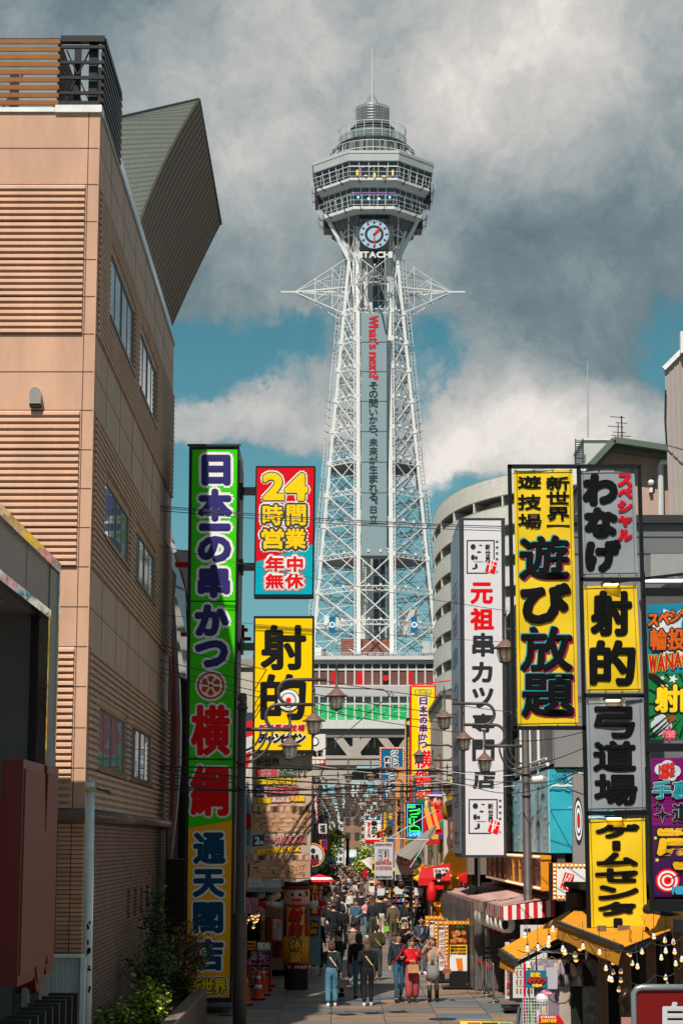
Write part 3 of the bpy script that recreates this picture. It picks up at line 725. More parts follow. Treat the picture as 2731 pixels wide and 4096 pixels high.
def ann(r0, r1, y, mat, n=48):
 vs = [cc + VV((r * cos(2 * pi * i / n), y, r * sin(2 * pi * i / n))) for r in (r0, r1) for i in range(n)]
 mb.add(vs, [(i, (i + 1) % n, n + (i + 1) % n, n + i) for i in range(n)], mat)
ann(R_ * .47, R_ * .64, -.075, C((44, 50, 52)))
MK = C((122, 40, 92))
for i in range(12):
 a = 2 * pi * i / 12; u = VV((sin(a), 0, cos(a))); v = VV((cos(a), 0, -sin(a))); w = .13
 mb.prism([cc + u * R_ * .94 - v * w + VV((0, -.07, 0)), cc + u * R_ * .94 + v * w + VV((0, -.07, 0)), cc + u * R_ * .78 + v * w + VV((0, -.07, 0)), cc + u * R_ * .72 + VV((0, -.07, 0)), cc + u * R_ * .78 - v * w + VV((0, -.07, 0))], (0, -.02, 0), MK)
mb.build('clock_marks', ck)
HR = C((214, 24, 36))
for ang, l, w in ((43, .62, .17), (177, .88, .1)):
 mb = MB(); a = radians(ang); u = VV((sin(a), 0, cos(a))); v = VV((cos(a), 0, -sin(a))); o = cc + VV((0, -.12, 0))
 mb.prism([o - u * R_ * .08 - v * w * .6, o + u * R_ * l * .75 - v * w, o + u * R_ * l, o + u * R_ * l * .75 + v * w, o - u * R_ * .08 + v * w * .6], (0, -.04, 0), HR); mb.build('clock_hand', ck)
mb = MB(); pl = plane_y(TY - 6.9)
xs = 1417
for ch, w in (('H', 24), ('I', 8), ('T', 24), ('A', 28), ('C', 28), ('H', 25), ('I', 8)):
 put(mb, ch, (xs, 1007, xs + w - 2, 1030), [(TW, 0), (TW, 1.5)], pl); xs += w + 1.2
mb.build('lettering', tw)
# ---------------------------------------------------------------- building under the tower
BY = 226.0
tbb = thing('tower_base_building', 'wide low building under the white lattice tower with window bands and green netting', 'building', (1, BY + 12, 0))
bx0, bx1 = P(1170, 2900, BY).x, P(1772, 2900, BY).x
def bz(py): return P(1450, py, BY).z
BG = M('base_grey', (176, 178, 176), .55, var=.06, scale=.3); BWH = M('base_white', (200, 200, 196), .5, var=.05, scale=.3)
BGL = M('base_glass', (54, 66, 66), .12, var=.3, scale=.25); BRN = M('brown_panel', (112, 70, 64), .5, var=.12, scale=.3)
CON = M('tower_concrete', (166, 158, 150), .75, var=.1, scale=.3, bump=.1)
mb = MB(); mb.box(bx0, bx1, BY + .3, BY + 26, bz(2912), bz(2632), BG)
mb.box(bx0 - .2, bx1 + .2, BY - .6, BY + 26, bz(2640), bz(2626), BWH); mb.box(bx0, bx1, BY - .2, BY + .3, bz(2652), bz(2640), BG)
mb.box(bx0, bx1, BY + .0, BY + .3, bz(2784), bz(2743), BG); mb.box(bx0, bx1, BY - .3, BY + .3, bz(2915), bz(2880), BWH)
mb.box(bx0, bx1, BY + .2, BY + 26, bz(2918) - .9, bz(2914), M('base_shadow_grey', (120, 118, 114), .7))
n = 17
for i in range(n + 1):
 x = bx0 + (bx1 - bx0) * i / n
 mb.box(x - .09, x + .09, BY + .02, BY + .32, bz(2880), bz(2652), BWH)
 mb.box(x - .02, x + .02, BY - .01, BY + .02, bz(2784), bz(2745), TG); mb.box(x - .02, x + .02, BY - .32, BY - .3, bz(2915), bz(2880), TG)
for y in (2652, 2678, 2743, 2784, 2815): mb.box(bx0, bx1, BY + .05, BY + .31, bz(y) - .1, bz(y) + .1, BWH)
mb.build('facade', tbb)
for a, b, mat, nm in ((2678, 2652, BGL, 'window_band'), (2743, 2680, BRN, 'panel_band'), (2815, 2786, BGL, 'window_band')):
 mb = MB(); mb.box(bx0, bx1, BY + .18, BY + .29, bz(a), bz(b), mat); mb.build(nm, tbb)
for x, w in ((1335, 16), (1440, 24), (1542, 20), (1637, 22)):
 mb = MB(); px_box(mb, x - w / 2, 2684, x + w / 2, 2742, BY + .1, .05, C((206, 28, 36)) if x != 1542 else C((46, 34, 32)))
 if x == 1542: mb.disc(P(1542, 2712, BY + .05), .36, (0, -1, 0), C((206, 40, 40)), th=.03)
 mb.build('window_panel', tbb)
GN = M('green_net', (22, 168, 92), .6, var=.15, scale=1.2)
mb = MB(); mb.box(bx0, bx1, BY + .1, BY + .18, bz(2880), bz(2818), GN)
rr = random.Random(3)
for i in range(170):
 x = rr.uniform(bx0, bx1); z = bz(rr.choice((2824, 2834, 2846, 2858, 2866, 2872))); mb.box(x - .1, x + .1, BY + .06, BY + .1, z - .07, z + .07, C((120, 210, 160)))
mb.build('green_netting', tbb)
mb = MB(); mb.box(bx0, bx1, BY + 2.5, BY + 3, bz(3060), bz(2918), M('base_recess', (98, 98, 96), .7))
for x0, x1 in ((1305, 1408), (1434, 1540)):
 a, b = P(x0, 2945, BY + 2.45), P(x1, 2990, BY + 2.45); mb.box(a.x, b.x, BY + 2.3, BY + 2.5, b.z, a.z, BGL)
 for t in (0, .36, .6, 1): x = a.x + (b.x - a.x) * t; mb.box(x - .07, x + .07, BY + 2.2, BY + 2.3, b.z, a.z, BWH)
mb.build('first_floor_wall', tbb)
mb = MB(); s0, s1 = bz(3060), bz(3022); mb.box(bx0, bx1, BY, BY + 1.6, s0, s1, CON)
mb.box(bx0, bx1, BY - .15, BY, s1 - .35, s1, CON)
for (xa, ya), (xb, yb) in (((1329, 2920), (1404, 3018)), ((1492, 2920), (1414, 3018)), ((1504, 2920), (1580, 3018)), ((1425, 2918), (1425, 3022)), ((1660, 2920), (1590, 3018))):
 mb.bar(P(xa, ya, BY + .7), P(xb, yb, BY + .7), .85, .9, CON)
mb.prism([P(1390, 3024, BY + .1), P(1446, 3024, BY + .1), P(1434, 2985, BY + .1), P(1402, 2985, BY + .1)], (0, 1.2, 0), CON)
mb.build('brace_beams', tbb)
mb = MB(); zlow = 0
xa, xb = P(1278, 3300, BY).x, P(1574, 3300, BY).x
for x0, x1 in ((bx0, xa), (xb, bx1)): mb.box(x0, x1, BY + .2, BY + 20, 0, s0, CON)
mb.prism([P(1278, 3058, BY + .3), P(1444, 3044, BY + .3), P(1402, 3098, BY + .3), P(1395, 3135, BY + .3), P(1278, 3135, BY + .3)], (0, 1.4, 0), CON)
mb.prism([P(1574, 3058, BY + .3), P(1530, 3048, BY + .3), P(1560, 3110, BY + .3), P(1574, 3135, BY + .3)], (0, 1.4, 0), CON)
mb.box(xa, xb, BY + 10, BY + 18, bz(3100), s0, CON)
mb.build('piers', tbb)
mb = MB(); BRW = brickmat('rooftop_screen', (150, 92, 78), (130, 78, 66), (70, 50, 46), .9, .28, .03, axis='xz')
for x0, x1 in ((1363, 1412), (1433, 1560)): a, b = P(x0, 2620, BY + 6), P(x1, 2556, BY + 6); mb.box(a.x, b.x, BY + 6, BY + 6.3, a.z, b.z, BRW)
mb.build('rooftop_screen', tbb)
mb = MB()
for (x0, y0, x1, y1, m_) in ((1296, 2462, 1318, 2500, TW), (1345, 2470, 1382, 2500, TW), (1258, 2590, 1285, 2622, TW), (1686, 2566, 1720, 2612, BG), (1722, 2580, 1770, 2612, BG), (1600, 2438, 1672, 2540, TG), (1290, 2596, 1306, 2620, BRN)):
 a, b = P(x0, y1, BY + 9), P(x1, y0, BY + 9); m5 = MB(); m5.box(a.x, b.x, BY + 9, BY + 11, a.z, b.z, m_); m5.build('rooftop_unit', tbb)
zt_ = bz(2626)
for i in range(60): x = bx0 + (bx1 - bx0) * i / 59; mb.box(x - .03, x + .03, BY, BY + .06, zt_, zt_ + .5, TG)
mb.box(bx0, bx1, BY, BY + .06, zt_ + .46, zt_ + .52, TG)
for x in (1484, 1513, 1544): mb.tube([P(x, 2626, BY + .5), P(x, 2612, BY + .5)], .22, C((120, 150, 168)), 10)
mb.build('roof_railing', tbb)
# ---------------------------------------------------------------- signs on the left
BLK = M('black_metal', (34, 34, 36), .4, metal=.3, var=.1); BLK2 = M('black_side', (52, 50, 52), .5)
WH = C((232, 230, 226), .5); NAVY = C((50, 46, 112), .5); DBL = C((4, 66, 104), .5); RED = C((232, 8, 14), .5); YEL = C((250, 206, 20), .5); DGY = C((66, 62, 60), .5); INK = C((22, 22, 22), .55)
GRN = M('sign_green', (60, 200, 8), .4, var=.06, spec=.15); ORG = M('sign_amber', (252, 168, 10), .4, var=.06, spec=.15)
GY = 47.0
gs = thing('sign_tower', 'very tall green and amber box sign tower standing at the corner of the tan building', 'sign', (P(845, 3900, GY).x, GY + 1, 0))
tl, tr, bl, br_ = P(757, 1786, GY), P(957, 1786, GY), P(733, 4010, GY), P(925, 4010, GY)
e = VV((0, 2.1, 0)); mb = MB()
mb.hexa([bl, br_, tr, tl, bl + e, br_ + e, tr + e, tl + e], BLK)
mb.bar(tl + VV((-.04, -.02, .03)), tr + VV((.04, -.02, .03)), .08, .05, BLK2)
mb.hexa([tr + VV((.005, .15, -.3)), tr + VV((.02, .15, -.3)), tr + VV((.02, 1.95, -.3)), tr + VV((.005, 1.95, -.3)), br_ + VV((.005, .15, .5)), br_ + VV((.02, .15, .5)), br_ + VV((.02, 1.95, .5)), br_ + VV((.005, 1.95, .5))], BLK2)
mb.build('cabinet', gs)
pl = plane_y(GY - .012)
def lx(y): return 770 + (747 - 770) * (y - 1790) / 2200
def rx(y): return 950 + (918 - 950) * (y - 1790) / 2200
def slab(mb, ya, yb, yc, yd, mat, lift=0.0):      # corner heights: left top, right top, right bottom, left bottom
 mb.prism([pl(lx(ya), ya, lift), pl(rx(yb), yb, lift), pl(rx(yc), yc, lift), pl(lx(yd), yd, lift)], (0, .012, 0), mat)
mb = MB(); slab(mb, 1798, 1798, 2402, 2402, GRN); slab(mb, 2408, 2408, 3034, 3034, GRN); slab(mb, 3040, 3040, 3281, 3310, GRN); slab(mb, 3311, 3282, 3990, 3990, ORG); mb.build('sign_face', gs)
mb = MB()
for ch, x0, x1, y0, y1 in (('日', 809, 920, 1821, 1939), ('本', 794, 926, 1957, 2083), ('一', 799, 920, 2096, 2121), ('の', 793, 923, 2146, 2247), ('串', 794, 918, 2261, 2389), ('か', 782, 914, 2420, 2542), ('つ', 782, 910, 2563, 2668)):
 put(mb, ch, (x0 + 6, y0 + 6, x1 - 6, y1 - 6), [(WH, 20), (WH, 10), (NAVY, 9), (NAVY, 4.5)], pl)
for ch, x0, x1, y0, y1 in (('横', 763, 922, 2818, 3023), ('綱', 761, 916, 3059, 3266)):
 put(mb, ch, (x0 + 8, y0 + 8, x1 - 8, y1 - 8), [(WH, 16), (WH, 8), (RED, 7.5), (RED, 3.5)], pl)
for ch, x0, x1, y0, y1 in (('通', 773, 903, 3329, 3457), ('天', 771, 899, 3476, 3589), ('閣', 773, 893, 3608, 3733), ('店', 763, 895, 3754, 3884)):
 put(mb, ch, (x0 + 6, y0 + 6, x1 - 6, y1 - 6), [(WH, 15), (WH, 8), (DBL, 6.5), (DBL, 3)], pl)
for ch, x0, x1 in (('新', 754, 800), ('世', 805, 853), ('界', 857, 905)):
 put(mb, ch, (x0, 3915, x1, 3974), [(WH, 11), (C((58, 24, 62)), 7), (YEL, 2.5)], pl)
wc = pl(843.5, 2742, .01); px = 45.5 / F
def wdisc(r, y, mat): mb.disc(wc + VV((0, -y, 0)), r * px, (0, -1, 0), mat, 36, .003)
OR_ = C((210, 66, 26)); wdisc(65, 0, WH); wdisc(57, .004, OR_); wdisc(48, .008, WH); wdisc(8, .012, OR_)
for i in range(6):
 a = i * pi / 3; u = VV((sin(a), 0, cos(a))); v = VV((cos(a), 0, -sin(a))); o = wc + VV((0, -.012, 0))
 mb.prism([o + u * 10 * px, o + u * 33 * px - v * 15 * px, o + u * 43 * px, o + u * 33 * px + v * 15 * px][::-1], (0, -.003, 0), OR_)
mb.build('lettering', gs)
SY = 47.3
s24 = thing('hanging_sign', 'red and turquoise box sign about opening hours beside the green sign tower', 'sign', P(1137, 2388, SY))
def frame_sign(root, x0, y0, x1, y1, Y, depth, lean, fr, fmat=BLK):
 mb = MB(); a, b, c, d = P(x0 - lean, y1, Y), P(x1 - lean, y1, Y), P(x1, y0, Y), P(x0, y0, Y); e = VV((0, depth, 0))
 mb.hexa([a, b, c, d, a + e, b + e, c + e, d + e], fmat); mb.build('cabinet', root)
frame_sign(s24, 1023, 1864, 1262, 2388, SY, .45, 8, 8)
pl = plane_y(SY - .012); mb = MB()
mb.prism([pl(1029, 1872, 0), pl(1255, 1872, 0), pl(1250, 2176, 0), pl(1024, 2246, 0)], (0, .012, 0), C((214, 18, 30), .3)); mb.prism([pl(1024, 2247, 0), pl(1250, 2177, 0), pl(1248, 2377, 0), pl(1021, 2377, 0)], (0, .012, 0), C((0, 168, 186), .3)); mb.build('sign_face', s24)
mb = MB()
for ch, x0, x1, y0, y1 in (('2', 1050, 1138, 1890, 2001), ('4', 1138, 1232, 1892, 2003), ('時', 1050, 1132, 2018, 2102), ('間', 1146, 1224, 2018, 2102), ('営', 1046, 1136, 2114, 2196), ('業', 1140, 1224, 2114, 2196)):
 k = 7 if ch in '24' else 3
 put(mb, ch, (x0 + k, y0 + k, x1 - k, y1 - k), [(WH, 17), (WH, 9), (DGY, 11), (YEL, k)], pl)
for ch, x0, x1, y0, y1 in (('年', 1062, 1136, 2225, 2286), ('中', 1148, 1211, 2225, 2286), ('無', 1062, 1134, 2295, 2353), ('休', 1140, 1213, 2295, 2353)):
 put(mb, ch, (x0 + 2, y0 + 2, x1 - 2, y1 - 2), [(C((214, 18, 30)), 16), (WH, 12), (WH, 6), (C((222, 16, 28)), 3)], pl)
mb.build('lettering', s24)
sy = thing('hanging_sign', 'tall yellow box sign with two huge black characters and a small target', 'sign', P(1137, 3010, SY))
frame_sign(sy, 1015, 2464, 1257, 3012, SY, .45, 5, 8)
mb = MB(); mb.prism([pl(1022, 2474, 0), pl(1249, 2474, 0), pl(1245, 3000, 0), pl(1018, 3000, 0)], (0, .012, 0), C((250, 204, 0), .3)); mb.build('sign_face', sy)
mb = MB()
for ch, y0, y1 in (('射', 2497, 2682), ('的', 2694, 2882)): put(mb, ch, (1048, y0 + 8, 1218, y1 - 8), [(INK, 7), (INK, 3.5)], pl)
tc_ = pl(1154, 2801, .02); k = 46.5 / F
for r, y, m_ in ((46, 0, INK), (43, .004, WH), (31, .008, INK), (27, .012, WH), (11, .016, RED)): mb.disc(tc_ + VV((0, -y, 0)), r * k, (0, -1, 0), m_, 28, .003)
for i, ch in enumerate('新世界遊技場'): put(mb, ch, (1036 + i * 31, 2899, 1063 + i * 31, 2924), [(WH, 3.5), (C((190, 24, 30)), 2)], pl, shear=.2)
for i, ch in enumerate('チャンピオン'): put(mb, ch, (1036 + i * 31, 2936 if ch != 'ャ' else 2946, 1064 + i * 31, 2970), [(WH, 6), (INK, 3.2)], pl, shear=.25)
mb.build('lettering', sy)
for y in (1962, 2265, 2585):
 mb = MB(); px_box(mb, 948, y - 14, 1024, y + 14, SY + .12, .22, BLK); px_box(mb, 960, y - 30, 972, y + 30, SY + .06, .34, BLK); mb.build('support_arm', gs)
RY = 47.6
rb = thing('hanging_banner', 'large faded cloth banner with pictures of a dining room below the yellow sign', 'banner', P(1120, 3525, RY))
pl = plane_y(RY); BEI = M('banner_cloth', (180, 162, 144), .85, var=.1, scale=2)
def wav(px, py, off): 
 p = P(px, py, RY - off); return p + VV((0, .03 * sin((px + py * .3) / 30), 0))
mb = MB(); nx, ny = 12, 16
def bl_(i, j):
 t = j / ny; y = 3018 + 505 * t; x0 = 1012 - 14 * t; x1 = 1249 - 9 * t; return (x0 + (x1 - x0) * i / nx, y + (6 * sin(i * .9) if j in (0, ny) else 0))
vs = [wav(*bl_(i, j), 0) for j in range(ny + 1) for i in range(nx + 1)]; fr = len(vs)
fs = [(j * (nx + 1) + i, j * (nx + 1) + i + 1, (j + 1) * (nx + 1) + i + 1, (j + 1) * (nx + 1) + i) for j in range(ny) for i in range(nx)]
mb.add(vs + [v + VV((0, .012, 0)) for v in vs], fs + [tuple(fr + k for k in f[::-1]) for f in fs], BEI); mb.build('cloth', rb)
mb = MB(); rr = random.Random(11)
def patch(pts, mat, lift=.02): mb.add([wav(x, y, lift) for x, y in pts], [tuple(range(len(pts)))[::-1]], mat)
PC = [C(c, .8) for c in ((190, 142, 110), (184, 140, 110), (140, 102, 80), (76, 58, 50), (198, 164, 132), (164, 122, 94), (112, 86, 70))]
def room(y0, y1, seed, x0=1006, x1=1240):
 rr = random.Random(seed)
 for i in range(70): x = rr.uniform(x0 + 4, x1 - 22); y = y0 + (y1 - y0) * rr.uniform(.3, .86); w = rr.uniform(5, 18); h_ = rr.uniform(2, 7); patch([(x, y), (x + w, y - 2), (x + w + 3, y + h_), (x + 2, y + h_ + 1)], PC[i % 7], .0185 + .00003 * i)
 
 for i in range(14): a, b = x0 + (x1 - x0) * i / 14, x0 + (x1 - x0) * (i + 1) / 14; patch([(a, y0), (b, y0), (b, y1), (a, y1)], PC[1], .012); patch([(a, y0 + 9), (b, y0 + 8), (b, y0 + (y1 - y0) * .3), (a, y0 + (y1 - y0) * .34)], PC[2], .014)
 h = y1 - y0
 for i in range(9): x = x0 + 8 + i * 26; patch([(x, y0 + h * .12), (x + 16, y0 + h * .1), (x + 16, y0 + h * .28), (x, y0 + h * .3)], rr.choice((PC[4], PC[3], PC[4])), .021)
 for i in range(4): cx = x0 + 30 + i * 55; patch([(cx + 22 * cos(a * pi / 5), y0 + h * .07 + 5 * sin(a * pi / 5)) for a in range(10)], PC[4], .022)
 for r in range(4):
  for i in range(5 - r // 2):
   w = 22 + r * 12; x = x0 + 14 + i * (44 + r * 10) + rr.uniform(-6, 6) + r * 5; y = y0 + h * (.42 + .14 * r)
   if x + w * 1.4 > x1 - 4: continue
   patch([(x, y), (x + w, y - 3), (x + w * 1.35, y + 6 + r), (x + w * .35, y + 9 + r)], PC[4] if rr.random() < .5 else PC[0], .022)
   patch([(x + w * .35, y + 9 + r), (x + w * 1.35, y + 6 + r), (x + w * 1.35, y + 11 + 2 * r), (x + w * .35, y + 14 + 2 * r)], PC[5], .022)
   patch([(x + w * .4, y + 14 + 2 * r), (x + w * .46, y + 14 + 2 * r), (x + w * .46, y + 22 + 3 * r), (x + w * .4, y + 22 + 3 * r)], PC[3], .023)
   patch([(x + w * 1.2, y + 11 + 2 * r), (x + w * 1.28, y + 11 + 2 * r), (x + w * 1.28, y + 19 + 3 * r), (x + w * 1.2, y + 19 + 3 * r)], PC[3], .023)
room(3212, 3330, 1); room(3410, 3512, 2, 1004, 1236)
patch([(1018, 3145), (1058, 3143), (1056, 3186), (1016, 3188)], C((38, 66, 112)), .024); patch([(1012, 3342), (1056, 3338), (1054, 3382), (1010, 3386)], C((38, 66, 112)), .024)
mb.build('pictures', rb)
mb = MB(); PK = C((186, 62, 70)); DG = C((18, 84, 52)); YE2 = C((226, 190, 30)); WH2 = C((214, 206, 198)); DKB = C((52, 38, 40))
def hline(s, x0, x1, y0, y1, layers, sl=0.0):
 n = len(s); w = (x1 - x0) / n
 for i, ch in enumerate(s):
  if ch == ' ': continue
  ww = w * .94; hh = y1 - y0; cx = x0 + w * (i + .5); cy = (y0 + y1) / 2 + sl * i
  if ch == 'ー': hh *= .2
  if ch == '!': ww *= .35
  put(mb, ch, (cx - ww / 2, cy - hh / 2, cx + ww / 2, cy + hh / 2), layers, wav, lift=.03)
hline('新世界', 1024, 1118, 3036, 3062, [(PK, 4.5), (WH2, 2.5), (DG, 1.6)]); hline('最大級', 1020, 1112, 3074, 3104, [(WH2, 3.5), (PK, 2)]); hline('の広さ!!', 1116, 1230, 3076, 3102, [(PK, 4.5), (WH2, 3), (DG, 1.8)])
hline('大宴会喰完備!', 1020, 1190, 3112, 3136, [(DKB, 3), (YE2, 1.6)]); hline('お座敷席', 1066, 1192, 3146, 3176, [(DKB, 5), (WH2, 3), (PK, 1.8)], -1)
hline('開放感', 1032, 1084, 3192, 3212, [(PK, 3.5), (YE2, 1.4)]); hline('あふれる', 1088, 1158, 3190, 3208, [(PK, 3.5), (WH2, 1.2)]); hline('大広間', 1160, 1216, 3184, 3204, [(PK, 3.5), (YE2, 1.4)])
hline('テーブル席も充実', 1060, 1222, 3350, 3378, [(DKB, 5), (WH2, 3), (PK, 1.6)], -1.2); hline('家族でも団体でもOK', 1028, 1202, 3396, 3416, [(PK, 3.6), (YE2, 1.4)], -1.2)
hline('2', 1026, 1042, 3154, 3180, [(WH2, 2)]); hline('2', 1020, 1038, 3348, 3376, [(WH2, 2)]); hline('階', 1042, 1054, 3168, 3180, [(WH2, .6)]); hline('階', 1039, 1052, 3364, 3376, [(WH2, .6)])
mb.build('lettering', rb)
# ---------------------------------------------------------------- grey entrance canopy, bottom left
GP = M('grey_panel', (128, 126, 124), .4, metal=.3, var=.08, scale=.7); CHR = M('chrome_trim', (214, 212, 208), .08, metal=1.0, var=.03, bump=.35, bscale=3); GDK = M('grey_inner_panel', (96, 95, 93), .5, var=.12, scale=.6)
cn = thing('entrance_canopy', 'grey metal entrance canopy with chrome edges at the near left', 'canopy', (-8, 26, 0))
cX = -4.66; zt_ = P(230, 2292, 31).z; zb_ = P(205, 2470, 31).z
mb = MB(); mb.box(-13, cX, 9, 31, zb_ + .02, zt_, GP)
for y in (25.2, 28.0, 30.3): mb.box(cX, cX + .004, y, y + .02, zb_ + .1, zt_, C((60, 58, 58)))
mb.build('fascia', cn)
mb = MB(); mb.box(cX - .05, cX + .06, 9, 31.05, zt_, zt_ + .16, CHR); mb.box(cX - .05, cX + .05, 9, 30.2, zb_ - .12, zb_ + .02, CHR); mb.box(cX - .12, cX + .03, 30.1, 30.22, 0, zb_ - .12, CHR)
mb.box(cX - .02, cX + .055, 30.98, 31.06, 0, zt_, CHR); mb.build('chrome_edge', cn)
mb = MB(); mb.box(-13, cX - .06, 9, 30.9, zb_ - .02, zb_ + .0199, M('canopy_soffit', (120, 116, 112), .5))
for x, y in ((-5.4, 24.5), (-5.4, 28.6)): mb.lathe([(.34, zb_ - .035), (.3, zb_ - .05), (.28, zb_ - .025)], (x, y, 0), C((140, 136, 132)), 20)
mb.build('soffit', cn)
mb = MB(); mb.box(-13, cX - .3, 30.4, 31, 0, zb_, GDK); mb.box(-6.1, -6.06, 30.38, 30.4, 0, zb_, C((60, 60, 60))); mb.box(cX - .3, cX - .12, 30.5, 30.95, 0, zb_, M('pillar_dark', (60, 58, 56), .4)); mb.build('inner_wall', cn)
mb = MB(); mb.box(cX - .12, cX + .02, 30.23, 30.97, 0, zt_ - .01, GP); mb.build('pillar', cn)
mb = MB(); mb.prism([(-5.9, 30.3, zb_ - .1), (-5.2, 30.3, zb_ - 4), (-5.05, 30.3, zb_ - 4.4), (-5.05, 30.3, 0), (-9, 30.3, 0), (-9, 30.3, zb_ - .1)], (0, -.12, 0), M('leaning_panel', (84, 83, 82), .4, metal=.2)); mb.build('leaning_panel', cn)
mb = MB(); mb.box(-13, -6.2, 8, 13.5, 0, 21, GDK); mb.box(-13, -7.3, 12, 21, zt_, 15, GDK); mb.build('unseen_shade_block', cn)  # unseen block added left of view, shaped to shade canopy and red sign
RB = M('red_sign_side', (112, 24, 20), .35, var=.08); RBF = M('red_sign_face', (132, 66, 58), .5, var=.08, scale=.8)
ms = thing('box_sign', 'dark red box sign with a notched top edge seen edge-on at near left', 'sign', (-3.75, 23, 0))
xf, xb, ya, yb = -3.63, -3.88, 22.0, 24.75
z1, z0 = P(150, 3037, ya).z, P(115, 3948, ya).z
mb = MB(); L_ = yb - ya
prof = [(0, z0), (0, z1), (L_ * .56, z1), (L_ * .60, z1 - .75), (L_ * .62, z1 - .75), (L_ * .66, z1), (L_, z1), (L_, z0), (L_ * .78, z0), (L_ * .74, z0 + .12), (L_ * .64, z0 - .12), (L_ * .52, z0 - .18), (L_ * .44, z0 + .05), (L_ * .40, z0)]
mb.prism([(xb, ya + a, b) for a, b in prof], (xf - xb, 0, 0), RB); mb.build('cabinet', ms)
mb = MB(); ins = [(a + (.1 if a < .1 else (-.1 if a > L_ - .1 else 0)), b + (-.1 if b > z1 - .1 else (.12 if b < z0 + .3 else -.05))) for a, b in prof]
mb.prism([(xf + .004, ya + a, b) for a, b in ins], (.012, 0, 0), RBF); mb.build('sign_face', ms)
mb = MB(); mb.tube([(-3.76, 23.4, 0), (-3.76, 23.4, z0 + .2)], .05, GP, 8); mb.bar((-6, 23.2, 4.1), (-3.86, 23.2, 4.1), .2, .28, GP); mb.bar((-6, 23.2, 2.7), (-3.86, 23.2, 2.7), .2, .28, GP); mb.build('support_arms', ms)
fe = thing('fin_fence', 'row of dark metal fins standing at the bottom left corner', 'fence', (-3.4, 20.5, 0))
for i in range(10):
 y = 19.2 + i * .52; mb = MB(); x = -3.2 - .0 * i
 zt2_ = P(200, 3965, 23.9).z - (.0 * i); mb.box(x - .36, x, y, y + .07, .0, zt2_ - .02, M('fin_dark', (40, 44, 46), .4, metal=.3)); mb.build('fin', fe)
mb = MB(); a = P(190, 3830, 31.6); b = P(332, 3830, 31.6); n = 16
for i in range(n):
 x = a.x + (b.x - a.x) * i / n; w = (b.x - a.x) / n; mb.prism([(x, 31.6, 0), (x + w * .3, 31.57, 0), (x + w * .7, 31.57, 0), (x + w, 31.6, 0), (x + w, 31.63, 0), (x, 31.63, 0)], (0, 0, a.z), M('corrugated', (206, 206, 204), .4))
mb.box(a.x - .02, b.x + .02, 31.52, 31.66, a.z, a.z + .05, WHT); mb.box(b.x - .02, b.x + .05, 31.5, 31.66, 0, a.z, WHT)
tag(mb.build('corrugated_screen'), 'white corrugated metal screen between the red box sign and white pole', 'screen')
wp = thing('white_pole', 'tall white pole with a cable clamp standing against the tiled wall', 'pole', (P(350, 4096, 31.9).x, 31.9, 0))
mb = MB(); pt = P(362, 3128, 31.9); mb.tube([(wp.location.x, 31.9, 0), pt], .078, WHT, 14); mb.build('pole', wp, True)
mb = MB(); c = P(362, 3155, 31.9); mb.box(c.x - .1, c.x + .1, 31.78, 32.02, c.z - .03, c.z + .03, C((196, 178, 110)))
for i in range(5): mb.bar(c + VV((.08, -.03 + .01 * i, .01 * i)), c + VV((.34, -.05 + .02 * i, -.04 - .015 * i)), .02, .02, C((190, 176, 120)) if i % 2 else BLK)
mb.build('cable_clamp', wp)
rr = random.Random(4); mb = MB()
for py, h, w in ((3700, 30, 10), (3790, 46, 12), (3800, 14, 16), (3870, 20, 16), (3960, 26, 10)):
 c = P(356, py, 31.82); k = 31.8 / F
 for j in range(4): q = c + VV((rr.uniform(-.5, .5) * w * k, 0, rr.uniform(-.5, .5) * h * k)); mb.box(q.x - .014, q.x + .014, 31.815, 31.83, q.z - h * k * .2, q.z + h * k * .2, BLK)
mb.build('sticker_residue', wp)
pw = brickmat('planter_tile', (120, 100, 88), (104, 86, 76), (50, 42, 38), .22, .07, .008, axis='yz', off=.5)
mb = MB(); mb.box(-3.26, -3.02, 29, 44.1, 0, .76, pw); mb.box(-3.27, -3.01, 29, 44.11, .76, .80, M('planter_cap', (120, 104, 94), .6)); mb.box(-4.3, -3.26, 43.9, 44.1, 0, .74, pw)
tag(mb.build('planter_wall'), 'low brick planter wall holding shrubs along the tan building', 'planter')
mb = MB(); mb.box(-4.38, -3.27, 29, 43.88, 0, .66, M('soil', (40, 30, 24), .95, var=.3, scale=5)); struct(mb, 'planter_soil')
def leaf_mat(name, c, var=.35): return M(name, c, .5, var=var, scale=9, spec=.3)
LEAF = None
